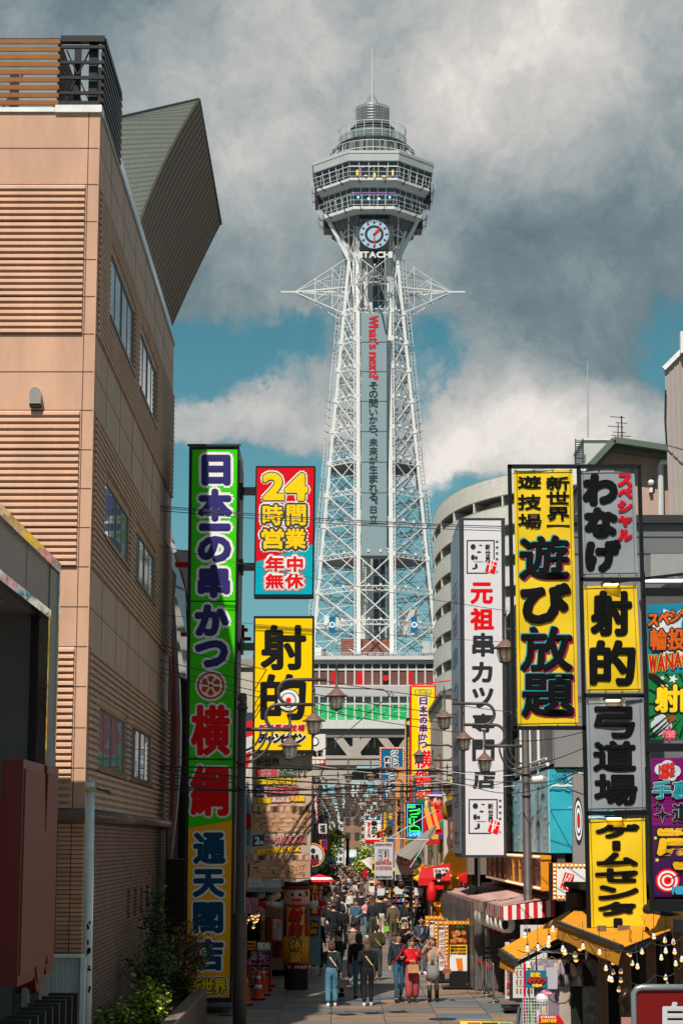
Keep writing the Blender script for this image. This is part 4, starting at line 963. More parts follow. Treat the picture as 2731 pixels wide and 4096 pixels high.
def shrub(name, label, base, h, r, nst, nl, leaf, mats, tall=False, seed=1, droop=.3):
 rr = random.Random(seed); t = thing(name, label, 'shrub', base, 'shrubs in the planter'); b = Vector(base)
 ms_ = MB(); lf = MB(); BK = M('bark', (60, 44, 34), .9)
 for i in range(nst):
  a = rr.uniform(0, 2 * pi); rad = r * rr.uniform(.15, 1) ; hh = h * rr.uniform(.55, 1) * (1.15 - .45 * rad / r)
  tip = b + VV((cos(a) * rad, sin(a) * rad * 1.3, hh)); mid = b + VV((cos(a) * rad * .35, sin(a) * rad * .4, hh * .62))
  pts = [b + VV((cos(a) * .05, sin(a) * .05, 0)), mid, tip]; ms_.tube(pts, [.018, .012, .004], BK, 5)
  for j in range(nl):
   s_ = rr.uniform(.25, 1.0); p = pts[0].lerp(mid, s_ * 1.6) if s_ < .62 else mid.lerp(tip, (s_ - .62) / .38)
   p = p + VV((rr.gauss(0, .09), rr.gauss(0, .09), rr.gauss(0, .07) - droop * .05))
   u = VV((rr.uniform(-1, 1), rr.uniform(-1, 1), rr.uniform(-.7, .4))).normalized(); v = u.orthogonal().normalized()
   v = (v * cos(j) + u.cross(v) * sin(j)); l = leaf * rr.uniform(.6, 1.3); w = l * .42
   lf.add([p, p + u * l * .5 + v * w * .5, p + u * l, p + u * l * .5 - v * w * .5], [(0, 1, 2, 3)], rr.choice(mats))
 ms_.build('stems', t); lf.build('foliage', t)
D1, D2, D3 = leaf_mat('leaf_dark', (34, 52, 30)), leaf_mat('leaf_mid', (88, 116, 46)), leaf_mat('leaf_lime_sunlit', (186, 196, 60))  # lime tone is raised so the leaf colour carries the bush's sun patch
R1 = leaf_mat('leaf_rust', (140, 76, 46)); O1 = leaf_mat('leaf_olive', (84, 88, 36))
LEAF = (D1, D2, D3)
shrub('tall_shrub', 'tall thin dark shrub against the slit windows of the tiled wall', (-3.95, 41.0, .66), 2.75, .42, 12, 60, .12, [D1, D1, D2], seed=2)
shrub('broad_shrub', 'dark broad shrub crowding the wall behind the bright bush', (-3.75, 39.2, .66), 1.75, .75, 26, 70, .10, [D1, D1, D2, O1], seed=3)
shrub('rusty_shrub', 'feathery shrub with rust-tipped leaves leaning in front of the green sign', (-3.45, 43.0, .66), 1.75, .72, 40, 80, .09, [D2, O1, R1, D1, R1], seed=5)
shrub('bright_bush', 'low bush coloured yellow-green as if sunlit at the near end of the planter', (-3.62, 37.0, .62), .95, .50, 26, 60, .10, [D3, D3, D2, O1], seed=7)
shrub('low_bush', 'low green bush at the bottom edge beside the white pole', (-4.0, 35.6, .6), .62, .42, 18, 50, .10, [D2, O1, D3], seed=8)
# ---------------------------------------------------------------- curved glass building and pale building behind the green sign
cb = thing('curved_building', 'dark building with a curved grey edge and red pipes behind the green sign tower', 'building', (-7, 56, 0))
BYc = 52.5; mb = MB(); GE = M('curved_edge_grey', (150, 152, 154), .4, metal=.2); pts = []
for px_, py in ((664, 2040), (676, 2160), (692, 2340), (706, 2520), (716, 2700), (722, 2880), (720, 3050), (708, 3220), (690, 3380), (668, 3560), (652, 3660)): pts.append((px_, py))
for (a, b), (c, d) in zip(pts, pts[1:]):
 w0 = 8 + 26 * min(1, (b - 2040) / 300); w1 = 8 + 26 * min(1, (d - 2040) / 300)
 p = [P(c - w1, d, BYc), P(c, d, BYc), P(a, b, BYc), P(a - w0, b, BYc)]; e = VV((0, .5, 0)); mb.hexa(p + [v + e for v in p], GE)
mb.build('curved_edge', cb)
mb = MB()
for o in (18, 26): mb.tube([P(a - o + 2, b, BYc - .06) for a, b in pts[2:-1]], .022, C((196, 62, 44), .4), 6)
mb.build('red_pipes', cb)
mb = MB(); gl = [P(a + 1, b, BYc + .05) for a, b in pts]; out = [P(min(748, a + 10 + (b - 2040) * .13), b + 20, BYc + 1.5) for i, (a, b) in enumerate(pts)]
gl, out = gl[:5], out[:5]; n = 5; mb.add(gl + out, [(i, i + 1, n + i + 1, n + i) for i in range(n - 1)], M('curved_glass', (56, 66, 72), .06, var=.2, scale=.6, spec=.9))
for i in range(0, n, 2): mb.bar(gl[i] + VV((0, -.04, 0)), out[i] + VV((0, -.04, 0)), .05, .05, BLK)
mb.build('glass_skin', cb)
mb = MB(); a = P(700, 2262, BYc + .2); px_box(mb, 700, 2248, 752, 2262, BYc - .3, .4, C((214, 34, 24))); px_box(mb, 722, 2530, 748, 2540, BYc, .4, C((190, 34, 24))); mb.build('red_ledge', cb)
mb = MB(); x1 = P(760, 3000, 55).x; mb.box(-12, x1, 55, 66, 0, P(740, 2200, 55).z, M('dark_facade', (36, 34, 34), .6)); mb.box(-12, -4.62, 51.5, 54.9, 0, P(660, 2300, 53).z, brickmat('rough_brown', (104, 74, 54), (84, 58, 44), (40, 30, 26), .5, .09, .02, axis='xz')); mb.build('wall', cb)
ac = P(672, 3640, 51.2)
mb = MB(); px_box(mb, 655, 3530, 684, 3700, 51.2, .35, C((166, 164, 160))); px_box(mb, 660, 3550, 672, 3562, 51.19, .02, C((60, 60, 60))); px_box(mb, 660, 3590, 674, 3600, 51.19, .02, C((60, 60, 60))); px_box(mb, 652, 3720, 690, 3780, 51.0, .4, C((150, 148, 146)))
tag(mb.build('meter_cabinet'), 'grey electric meter cabinet in the gap beside the tan building', 'cabinet')
pb = thing('concrete_building', 'pale concrete building peeking out between the green tower and yellow sign', 'building', (-4, 66, 0))
mb = MB(); a, b = P(930, 3300, 62), P(1012, 2640, 62); mb.box(-11, b.x, 62, 72, 0, b.z, M('pale_concrete', (190, 182, 170), .8, var=.1, scale=.6))
mb.box(-11, b.x + .05, 61.9, 62, b.z - .25, b.z + .02, C((150, 146, 140))); mb.build('wall', pb)
mb = MB(); px_box(mb, 966, 2772, 982, 2850, 61.85, .1, BGL); px_box(mb, 985, 2850, 1016, 2900, 61.6, .3, C((60, 70, 84))); mb.build('window', pb)
mb = MB(); px_box(mb, 940, 2615, 1012, 2640, 66, 1.0, M('blue_grey_roof', (140, 156, 166), .6)); mb.build('roof', pb)
mb = MB()
for y0, y1, x1 in ((2512, 2524, 990), (2548, 2560, 1004)): px_box(mb, 966, y0, x1, y1, 49.8, .2, C((206, 20, 36)))
mb.tube([P(972, 2500, 50), P(972, 2600, 50)], .04, BLK, 6)
tag(mb.build('red_warning_bars'), 'two short red bars on a dark post between the green tower and yellow sign', 'bracket')
# ---------------------------------------------------------------- banner frame on the right
FY = 37.0
bf = thing('banner_frame', 'tall black steel frame holding five cloth banners on the right', 'frame', (P(2560, 4096, FY).x, FY, 0))
FR = M('frame_black', (26, 27, 30), .4, metal=.4)
def fpost(x0, y0, x1, y1, w=.075, root=bf, Y=FY): 
 mb = MB(); mb.bar(P(x0, y0, Y), P(x1, y1, Y), w, w, FR); return mb.build('post' if abs(x1 - x0) < abs(y1 - y0) else 'crossbar', root)
fpost(2036, 1860, 2056, 2916); fpost(2312, 1868, 2354, 3738); fpost(2554, 1868, 2608, 3738); fpost(2577, 3728, 2580, 4096, .2)
for x0, x1, y in ((2030, 2560, 1866), (2052, 2340, 2912), (2320, 2572, 2318), (2335, 2580, 2782), (2345, 2595, 3252), (2355, 2612, 3730)): fpost(x0, y, x1, y)
mb = MB()
for x, y in ((2445, 2332), (2452, 2797), (2458, 3270)):
 px_box(mb, x - 34, y - 8, x + 34, y, FY - .12, .3, FR)
mb.build('lamp_bracket', bf)
for x, y in ((2445, 2336), (2452, 2801), (2458, 3274)):
 mb = MB(); px_box(mb, x - 26, y - 3, x + 26, y + 3, FY - .14, .28, M('lamp_glow', (255, 220, 170), .5, var=0, emit=3)); mb.build('lamp', bf)
BY_ = M('banner_yellow', (226, 190, 14), .7, var=.05, scale=1.5); BG_ = M('banner_grey', (136, 142, 148), .75, var=.05, scale=1.5)
SHW = C((30, 150, 166), .7); SHM = C((176, 16, 88), .7); INKB = C((12, 13, 14), .85, spec=.15)
def wplane(Y, seed):
 def f(px, py, off):
  p = P(px, py, Y - off)
  return p + VV((0, .022 * sin(px / 37 + seed) + .014 * sin(py / 53 + px / 80 + seed * 2), 0))
 return f
def cloth_banner(label, quad, Y, mat, seed, root_name='cloth_banner', group='cloth banners in the black frame', hem=True):
 (x0, y0), (x1, y1), (x2, y2), (x3, y3) = quad       # tl tr br bl
 t = thing(root_name, label, 'banner', P((x2 + x3) / 2, y2, Y), group); f = wplane(Y, seed)
 mb = MB(); nx, ny = 14, 20; vs = []
 for j in range(ny + 1):
  v = j / ny
  for i in range(nx + 1):
   u = i / nx; a = (x0 + (x3 - x0) * v, y0 + (y3 - y0) * v); b = (x1 + (x2 - x1) * v, y1 + (y2 - y1) * v)
   vs.append(f(a[0] + (b[0] - a[0]) * u, a[1] + (b[1] - a[1]) * u, 0))
 fs = [(j * (nx + 1) + i, (j + 1) * (nx + 1) + i, (j + 1) * (nx + 1) + i + 1, j * (nx + 1) + i + 1) for j in range(ny) for i in range(nx)]
 n = len(vs); mb.add(vs + [v + VV((0, .01, 0)) for v in vs], fs + [tuple(n + k for k in q[::-1]) for q in fs], mat); mb.build('cloth', t, True)
 if hem:
  mb = MB(); hm = C((90, 84, 30) if mat is BY_ else (90, 96, 102), .8)
  for (xa, ya), (xb, yb) in (((x0 + 12, y0), (x3 + 12, y3)), ((x1 - 12, y1), (x2 - 12, y2)), ((x0, y0 + 9), (x1, y1 + 9)), ((x3, y3 - 9), (x2, y2 - 9))):
   pts = [f(xa + (xb - xa) * k / 12, ya + (yb - ya) * k / 12, .006) for k in range(13)]; mb.tube(pts, .006, hm, 4, False)
  mb.build('hem', t)
  mb = MB()
  for k in range(4):
   for (xa, ya), (xb, yb), s_ in (((x0, y0), (x1, y1), -1), ((x3, y3), (x2, y2), 1)):
    u = .03 + .94 * k / 3; x = xa + (xb - xa) * u; y = ya + (yb - ya) * u
    mb.tube([f(x, y - 4 * s_, .01), f(x - 8, y + 14 * s_, .0)], .006, BLK, 4); mb.tube([f(x, y - 4 * s_, .01), f(x + 8, y + 14 * s_, .0)], .006, BLK, 4)
  mb.build('tie_cords', t)
 return t, f
t, f = cloth_banner('tall yellow cloth banner with black characters edged in teal and magenta', ((2054, 1882), (2288, 1880), (2312, 2900), (2070, 2904)), FY, BY_, 1)
mb = MB()
for ch, x0, y0, x1, y1 in (('遊', 2067, 1900, 2166, 1955), ('技', 2067, 1975, 2166, 2040), ('場', 2068, 2053, 2167, 2115), ('新', 2180, 1904, 2278, 1962), ('世', 2180, 1965, 2278, 2019), ('界', 2182, 2026, 2280, 2084), ('一', 2182, 2098, 2280, 2108)):
 put(mb, ch, (x0 + 4, y0 + 3, x1 - 4, y1 - 3), [(INKB, 2)], f, lift=.02)
for ch, x0, y0, x1, y1 in (('遊', 2070, 2138, 2281, 2322), ('び', 2077, 2332, 2285, 2495), ('放', 2074, 2502, 2295, 2690), ('題', 2079, 2690, 2302, 2872)):
 put(mb, ch, (x0 + 12, y0 + 10, x1 - 12, y1 - 10), [(SHM, 7, 5, 5), (SHW, 7, -4, -4), (INKB, 6.5 if ch != 'び' else 11), (INKB, 3 if ch != 'び' else 6)], f, lift=.02)
mb.build('lettering', t)
t, f = cloth_banner('grey cloth banner with black hiragana and a red column, topmost of the right stack', ((2318, 1884), (2536, 1880), (2551, 2300), (2330, 2304)), FY, BG_, 2)
mb = MB()
for ch, x0, y0, x1, y1 in (('わ', 2332, 1897, 2465, 2019), ('な', 2339, 2033, 2465, 2149), ('げ', 2343, 2162, 2479, 2285)): put(mb, ch, (x0 + 6, y0 + 6, x1 - 6, y1 - 6), [(INKB, 11), (INKB, 5)], f, lift=.02)
for ch, y0, y1 in (('ス', 1894, 1945), ('ペ', 1951, 1992), ('シ', 2002, 2050), ('ャ', 2064, 2104), ('ル', 2118, 2162)): put(mb, ch, (2472, y0 + 3, 2524, y1 - 3), [(C((196, 16, 40), .7), 5), (C((196, 16, 40), .7), 2)], f, lift=.02)
mb.build('lettering', t)
t, f = cloth_banner('yellow cloth banner with two huge black characters under the topmost grey banner', ((2332, 2346), (2544, 2340), (2563, 2764), (2346, 2768)), FY, BY_, 3)
mb = MB()
for ch, x0, y0, x1, y1 in (('射', 2356, 2359, 2530, 2546), ('的', 2353, 2557, 2543, 2744)): put(mb, ch, (x0 + 11, y0 + 11, x1 - 11, y1 - 11), [(INKB, 9), (INKB, 5)], f, lift=.02)
mb.build('lettering', t)
t, f = cloth_banner('grey cloth banner with three bold black characters between two yellow banners', ((2340, 2806), (2568, 2798), (2580, 3238), (2352, 3244)), FY, BG_, 4)
mb = MB()
for ch, x0, y0, x1, y1 in (('弓', 2369, 2823, 2541, 2954), ('道', 2366, 2960, 2546, 3088), ('場', 2370, 3093, 2550, 3222)): put(mb, ch, (x0 + 9, y0 + 8, x1 - 9, y1 - 8), [(INKB, 6.5), (INKB, 3)], f, lift=.02)
mb.build('lettering', t)
t, f = cloth_banner('yellow cloth banner with black katakana, lowest of the right stack above the awning', ((2348, 3280), (2576, 3272), (2586, 3712), (2362, 3720)), FY, BY_, 5)
mb = MB()
for ch, x0, y0, x1, y1 in (('ゲ', 2375, 3295, 2560, 3353), ('|', 2444, 3362, 2482, 3402), ('ム', 2380, 3409, 2554, 3464), ('セ', 2374, 3472, 2554, 3531), ('ン', 2386, 3540, 2556, 3601), ('タ', 2386, 3606, 2546, 3665), ('|', 2450, 3672, 2490, 3712)):
 put(mb, ch, (x0 + 8, y0 + 6, x1 - 8, y1 - 6), [(INKB, 6), (INKB, 3)], f, lift=.02)
mb.build('lettering', t)
CY_ = 34.5
cf = thing('side_frame', 'black steel frame at the right edge carrying two comic-style banners', 'frame', P(2700, 4096, CY_))
for x0, y0, x1, y1, w in ((2570, 2368, 3000, 2368, .14), (2580, 2990, 3000, 2990, .14), (2592, 3622, 3000, 3622, .2), (2570, 2290, 2606, 3640, .06)): fpost(x0, y0, x1, y1, w, cf, CY_)
fpost(2440, 2330, 2731, 2296, .05, cf, CY_ + 1)
t, f = cloth_banner('turquoise and green comic-style cloth banner at the right edge', ((2584, 2418), (2930, 2405), (2942, 2958), (2596, 2962)), CY_, C((24, 118, 146), .6), 6, group='comic-style banners', hem=False)
mb = MB(); KB = C((22, 22, 24), .7)
def flat(pts, mat, lift): mb.add([f(x, y, lift) for x, y in pts], [tuple(range(len(pts)))[::-1]], mat)
def burst(cx, cy, r0, r1, n, mat, lift, sx=1): flat([(cx + (r0 if i % 2 else r1) * sx * cos(pi * i / n), cy + (r0 if i % 2 else r1) * sin(pi * i / n)) for i in range(2 * n)], mat, lift)
def gridq(x0, y0, x1, y1, mat, lift, n=8):
 for i in range(n):
  for j in range(n):
   a, b = x0 + (x1 - x0) * i / n, x0 + (x1 - x0) * (i + 1) / n; c, d = y0 + (y1 - y0) * j / n, y0 + (y1 - y0) * (j + 1) / n; flat([(a, c), (b, c), (b, d), (a, d)], mat, lift)
gridq(2591, 2690, 2936, 2958, C((14, 112, 58), .6), .012)
for i in range(26):
 a = 2 * pi * i / 26; cx, cy = 2745, 2815; x, y = cx + 240 * cos(a), cy + 240 * sin(a); x = max(2594, min(2934, x)); y = max(2694, min(2952, y)); flat([(cx + 60 * cos(a), cy + 60 * sin(a)), (x - 5 * sin(a), y + 5 * cos(a)), (x + 5 * sin(a), y - 5 * cos(a))], KB, .018)
burst(2715, 2530, 75, 110, 9, C((196, 204, 210), .6), .018, 1.15)
for i, ch in enumerate('スペシャル'): put(mb, ch, (2592 + i * 42, 2458 - i * 7, 2630 + i * 42, 2502 - i * 7), [(KB, 7), (C((206, 92, 24), .6), 3)], f, lift=.026)
for i, ch in enumerate('輪投げ'): put(mb, ch, (2600 + i * 72, 2516, 2664 + i * 72, 2598), [(KB, 8), (C((206, 92, 24), .6), 3)], f, lift=.026)
for i, ch in enumerate('WANAGE'): put(mb, ch, (2596 + i * 33, 2622 - i * 4, 2624 + i * 33, 2690 - i * 8), [(C((214, 190, 40), .6), 5), (C((186, 30, 30), .6), 2.5)], f, lift=.026)
for i, ch in enumerate('射的'): put(mb, ch, (2622 + i * 100, 2742, 2712 + i * 100, 2845), [(KB, 11), (C((232, 196, 24), .6), 5)], f, lift=.026)
for x, y, r in ((2648, 2712, 12), (2690, 2716, 20), (2665, 2742, 11)): burst(x, y, r * .42, r, 5, C((206, 210, 214), .6), .022)
for x, y, r in ((2640, 2880, 26), (2622, 2900, 22), (2660, 2905, 26), (2632, 2920, 22)): flat([(x + r * cos(2 * pi * i / 14), y + r * sin(2 * pi * i / 14)) for i in range(14)], C((188, 194, 198), .6), .018 + r * .0001)
flat([(2660, 2872), (2690, 2858), (2704, 2878), (2672, 2894)], C((140, 70, 44), .6), .026)
burst(2676, 2938, 22, 36, 8, KB, .022); burst(2676, 2938, 19, 31, 8, C((196, 48, 92), .6), .024)
for i, ch in enumerate('PAN!'): put(mb, ch, (2650 + i * 14, 2924, 2661 + i * 14 - (6 if ch == '!' else 0), 2950), [(WH, 1.6), (RED, .6)], f, lift=.028)
mb.build('lettering', t)
t, f = cloth_banner('purple dotted comic-style cloth banner with a red target at the right edge', ((2602, 3034), (2950, 3022), (2960, 3578), (2612, 3588)), CY_, C((120, 14, 96), .6), 7, group='comic-style banners', hem=False)
mb = MB(); gridq(2606, 3300, 2955, 3582, C((58, 20, 72), .6), .012)
rr = random.Random(2)
for j in range(17):
 for i in range(18): x, y = 2612 + i * 9 + (j % 2) * 4.5, 3042 + j * 15; flat([(x + 2.2 * cos(k * pi / 3), y + 2.2 * sin(k * pi / 3)) for k in range(6)], C((60, 8, 52), .6), .016)
for x, y, r in ((2640, 3078, 24), (2668, 3070, 30), (2696, 3085, 24), (2655, 3098, 24), (2684, 3104, 20)): flat([(x + r * cos(2 * pi * i / 16), y + r * sin(2 * pi * i / 16)) for i in range(16)], C((190, 194, 200), .6), .018 + r * .0001)
for r_, (w0, yy) in enumerate((('NIN!', 3062), ('NIN!', 3092))):
 for i, ch in enumerate(w0): put(mb, ch, (2634 + i * 17, yy - i * 4, 2647 + i * 17 - (5 if ch == '!' else 0), yy + 24 - i * 4), [(KB, 2.5), (C((206, 40, 36), .6), 1.5)], f, lift=.026)
for i, ch in enumerate('手裏剣'): put(mb, ch, (2610 + i * 78, 3126, 2680 + i * 78, 3194), [(KB, 8), (WH, 4.5), (C((40, 140, 156), .6), 3)], f, lift=.026)
for x, y, r in ((2628, 3222, 22), (2648, 3258, 36)): burst(x, y, r * .3, r, 4, C((150, 164, 172), .6), .02); burst(x, y, r * .25, r * .85, 4, KB, .023)
put(mb, '道', (2690, 3215, 2760, 3285), [(C((150, 164, 172), .6), 5), (KB, 3)], f, lift=.026)
put(mb, '弓', (2634, 3322, 2770, 3470), [(KB, 15), (C((222, 170, 28), .6), 9)], f, lift=.026)
for r, m_, l in ((48, RED, .02), (40, WH, .023), (31, RED, .026), (23, WH, .029), (15, RED, .032)): flat([(2668 + r * cos(2 * pi * i / 26), 3522 + r * sin(2 * pi * i / 26)) for i in range(26)], m_, l)
flat([(2668, 3520), (2735, 3484), (2736, 3488), (2669, 3524)], KB, .036)
for x, y, r in ((2620, 3352, 9), (2626, 3440, 10)): burst(x, y, r * .42, r, 5, C((230, 200, 60), .6), .02)
for i, ch in enumerate('NICE'): put(mb, ch, (2688 + i * 22, 3546, 2706 + i * 22, 3576), [(KB, 3), (C((60, 150, 186), .6), 2)], f, lift=.04)
mb.build('lettering', t)
# ---------------------------------------------------------------- white box sign on the striped awning
WY = 58.0
ws = thing('box_sign', 'tall white box sign with red and black brush characters standing on the striped awning', 'sign', P(1905, 3560, WY))
mb = MB(); a, b, c, d = P(1846, 3430, WY), P(2026, 3430, WY), P(2018, 2072, WY), P(1836, 2072, WY); e = VV((0, 3.6, 0))
mb.hexa([a, b, c, d, a + e, b + e, c + e, d + e], M('sign_frame_grey', (58, 60, 66), .4, metal=.2))
mb.build('cabinet', ws)
mb = MB(); pl = plane_y(WY - .012); mb.prism([pl(1854, 2082, 0), pl(2003, 2082, 0), pl(2014, 3420, 0), pl(1862, 3420, 0)], (0, .012, 0), M('sign_white', (216, 214, 218), .35, var=.03))
sd = VV((-.012, 0, 0)); mb.hexa([d + sd + VV((0, .25, -.12)), d + sd * .1 + VV((0, .25, -.12)), a + sd * .1 + VV((0, .25, .12)), a + sd + VV((0, .25, .12)), d + sd + VV((0, 4.6, -.12)), d + sd * .1 + VV((0, 4.6, -.12)), a + sd * .1 + VV((0, 4.6, .12)), a + sd + VV((0, 4.6, .12))], M('sign_side_grey', (150, 150, 158), .4, var=.08))
mb.build('sign_face', ws)
mb = MB(); RR = C((228, 14, 18), .4); KK = C((46, 48, 52), .5)
for ch, x0, x1, y0, y1, m_ in (('元', 1881, 1970, 2330, 2415, RR), ('祖', 1880, 1974, 2432, 2520, RR), ('串', 1888, 1974, 2532, 2626, KK), ('カ', 1886, 1968, 2648, 2730, KK), ('ツ', 1888, 1972, 2750, 2832, KK), ('専', 1888, 1976, 2855, 2930, KK), ('門', 1888, 1976, 2958, 3044, KK), ('店', 1890, 1980, 3080, 3155, KK)):
 put(mb, ch, (x0 + 3, y0 + 3, x1 - 3, y1 - 3), [(m_, 4), (m_, 2)], pl)
def seal_logo(mb, x, y, s, plane):
 """brush-drawn square logo with four kana and a red seal"""
 k = s / 116
 def bar_(x0, y0, x1, y1, lift=.004): mb.add([plane(x + x0 * k, y + y0 * k, lift), plane(x + x1 * k, y + y0 * k, lift), plane(x + x1 * k, y + y1 * k, lift), plane(x + x0 * k, y + y1 * k, lift)], [(3, 2, 1, 0)], KK)
 bar_(0, 0, 116, 5); bar_(0, 135, 90, 140); bar_(0, 5, 5, 135); bar_(111, 5, 116, 80)
 def blob(cx, cy, rx_, ry_, m_, lift=.006, n=10): mb.add([plane(x + (cx + rx_ * cos(-2 * pi * i / n)) * k, y + (cy + ry_ * sin(-2 * pi * i / n)) * k, lift) for i in range(n)], [tuple(range(n))], m_)
 blob(27, 28, 11, 12, KK); blob(58, 22, 7, 3, KK); blob(52, 50, 9, 4, KK); blob(26, 72, 8, 12, KK); blob(40, 74, 6, 8, KK); blob(40, 108, 6, 12, KK); blob(30, 118, 7, 4, KK); blob(50, 90, 24, 1.2, KK)
 for i, ch in enumerate('新世界'): put(mb, ch, (x + 78 * k, y + (18 + 26 * i) * k, x + 98 * k, y + (40 + 26 * i) * k), [(KK, .9)], plane, lift=.006)
 def sq(pts, m_, lift): mb.add([plane(x + a * k, y + b_ * k, lift) for a, b_ in pts], [tuple(range(len(pts)))[::-1]], m_)
 sq([(90, 84), (126, 94), (116, 142), (76, 130)], RR, .008)
 sq([(88, 98), (122, 106), (121, 109), (87, 101)], WH, .01); sq([(98, 88), (104, 90), (96, 134), (90, 132)], WH, .011); sq([(110, 92), (114, 93), (104, 122), (100, 121)], WH, .012)
 for i, ch in enumerate('商標登録'): put(mb, ch, (x + 121 * k, y + (2 + 24 * i) * k, x + 131 * k, y + (12 + 24 * i) * k), [(KK, .3)], plane, lift=.006)
 blob(126, 131, 6, 6, KK, .006); blob(126, 131, 5, 5, WH, .008); put(mb, 'R', (x + 123 * k, y + 128 * k, x + 129 * k, y + 135 * k), [(KK, .3)], plane, lift=.01)
seal_logo(mb, 1865, 2160, 112, pl); seal_logo(mb, 1873, 3196, 116, pl)
plx = lambda px, py, off: VV((d.x - .016 - off + (a.x - d.x) * (py - 2072) / 1358, WY + .2 + px, P(1846, py, WY + 2.4).z))
FA = C((96, 104, 124), .5)
for i, (ch, y0, y1) in enumerate((('元', 2330, 2440), ('祖', 2450, 2560), ('串', 2580, 2690), ('カ', 2720, 2820), ('ツ', 2840, 2930), ('専', 2950, 3040), ('門', 3060, 3140), ('店', 3160, 3240), ('本', 3300, 3400))):
 vs, fs = glyph(ch); mb.add([plx(2.2 - u * 2.6, (y0 + y1) / 2 - v * (y1 - y0) * .8, .002) for u, v in vs], fs, C((150, 80, 90), .5) if i in (0, 1) else FA)
mb.build('lettering', ws)
mb = MB(); mb.tube([P(1903, 3431, WY + .8), P(1904, 3575, WY + .8)], .055, BLK, 10)
for i in range(4): px_box(mb, 1838 + i * 18, 3525 + i * 6, 1850 + i * 18, 3548 + i * 6, WY + .3, .1, BLK)
px_box(mb, 1886, 3548, 1922, 3556, WY + .5, .6, BLK); mb.build('support_pole', ws)
# ---------------------------------------------------------------- rounded apartment block behind the right-hand signs
ap = thing('apartment_block', 'pale apartment block with rounded stacked balconies behind the white sign', 'building', (26, 196, 0))
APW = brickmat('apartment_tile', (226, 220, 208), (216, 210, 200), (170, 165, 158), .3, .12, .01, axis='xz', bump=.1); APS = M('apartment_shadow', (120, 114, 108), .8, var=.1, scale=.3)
AT = P(2050, 1852, 180).z
def arc(o=0.0, n=26):
 p0, p1, p2, p3 = VV((10.4 + o, 216, 0)), VV((9.6 + o, 190 + o, 0)), VV((15, 181.5 + o, 0)), VV((36, 176 + o, 0))
 return [p0 * (1 - t) ** 3 + p1 * 3 * t * (1 - t) ** 2 + p2 * 3 * t * t * (1 - t) + p3 * t ** 3 for t in [i / n for i in range(n + 1)]]
def band(mb, pts, z0, z1, th, mat):
 n = len(pts); inn = []
 for i, p in enumerate(pts):
  d = (pts[min(i + 1, n - 1)] - pts[max(i - 1, 0)]).normalized(); inn.append(p + VV((-d.y, d.x, 0)) * th)
 vs = [VV((p.x, p.y, z)) for z in (z0, z1) for p in pts] + [VV((p.x, p.y, z)) for z in (z0, z1) for p in inn]
 fs = []
 for i in range(n - 1): fs += [(i, i + 1, n + i + 1, n + i), (n + i, n + i + 1, 3 * n + i + 1, 3 * n + i), (i + 1, i, 2 * n + i, 2 * n + i + 1)]
 mb.add(vs, fs, mat)
outer, inner = arc(0), arc(2.2)
fl = 3.05; nf = 13
for k in range(nf):
 zt = AT - k * fl
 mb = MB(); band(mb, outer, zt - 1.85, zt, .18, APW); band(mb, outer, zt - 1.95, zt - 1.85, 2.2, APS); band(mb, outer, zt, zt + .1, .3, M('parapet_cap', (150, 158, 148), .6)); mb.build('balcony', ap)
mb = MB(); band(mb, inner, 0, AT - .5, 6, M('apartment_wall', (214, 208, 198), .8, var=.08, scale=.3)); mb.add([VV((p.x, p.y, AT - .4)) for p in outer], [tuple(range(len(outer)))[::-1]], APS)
for k in range(nf):
 z = AT - k * fl
 for i in range(2, 26, 3):
  p, q = outer[i], inner[i]; mb.bar(VV((p.x, p.y, z - 2.45)), VV((q.x, q.y, z - 2.45)), .14, 1.1, APW)
mb.build('wall', ap)
mb = MB()
for k in range(nf):
 z = AT - k * fl
 for i in range(1, 25, 3):
  p, q = inner[i], inner[i + 1]; m_ = p.lerp(q, .5) - VV((.1, .1, 0)); mb.bar(VV((p.x - .06, p.y - .1, z - 2.5)), VV((q.x - .06, q.y - .1, z - 2.5)), .06, 1.6, BGL)
mb.build('windows', ap)
mb = MB(); a, b = P(2335, 1870, 190), P(2450, 1762, 190); mb.box(a.x, b.x, 190, 198, AT - 1, b.z, M('lift_tower', (176, 182, 180), .6, var=.08, scale=.4)); mb.box(a.x - .1, b.x + .1, 189.8, 198, b.z, b.z + .25, APW); mb.build('roof_lift_tower', ap)
mb = MB()
for x in (2300, 2330): mb.bar(P(x, 1870, 189), P(x, 1755, 189), .09, .09, BLK)
for i in range(13): mb.bar(P(2300, 1862 - i * 8.4, 189), P(2330, 1862 - i * 8.4, 189), .06, .06, BLK)
for i in range(5): mb.tube([P(2300 - 4 * sin(pi * t / 6), 1855 - i * 22, 189 - 1.2 * sin(pi * t / 6)) .lerp(P(2330, 1855 - i * 22, 189 - 1.2 * sin(pi * t / 6)), t / 6) for t in range(7)], .04, BLK, 4)
mb.build('roof_ladder', ap)
mb = MB(); mb.tube([P(2350, 1765, 192), P(2349, 1600, 192), P(2348, 1446, 192)], [.1, .08, .03], M('mast_grey', (170, 172, 172), .4), 6); tag(mb.build('antenna_mast'), 'thin tall antenna mast on the roof of the apartment block', 'antenna')
mb = MB(); ta = 80
mb.tube([P(2486, 1775, ta), P(2484, 1664, ta)], .03, BLK, 5); mb.tube([P(2470, 1765, ta), P(2470, 1690, ta)], .02, BLK, 5)
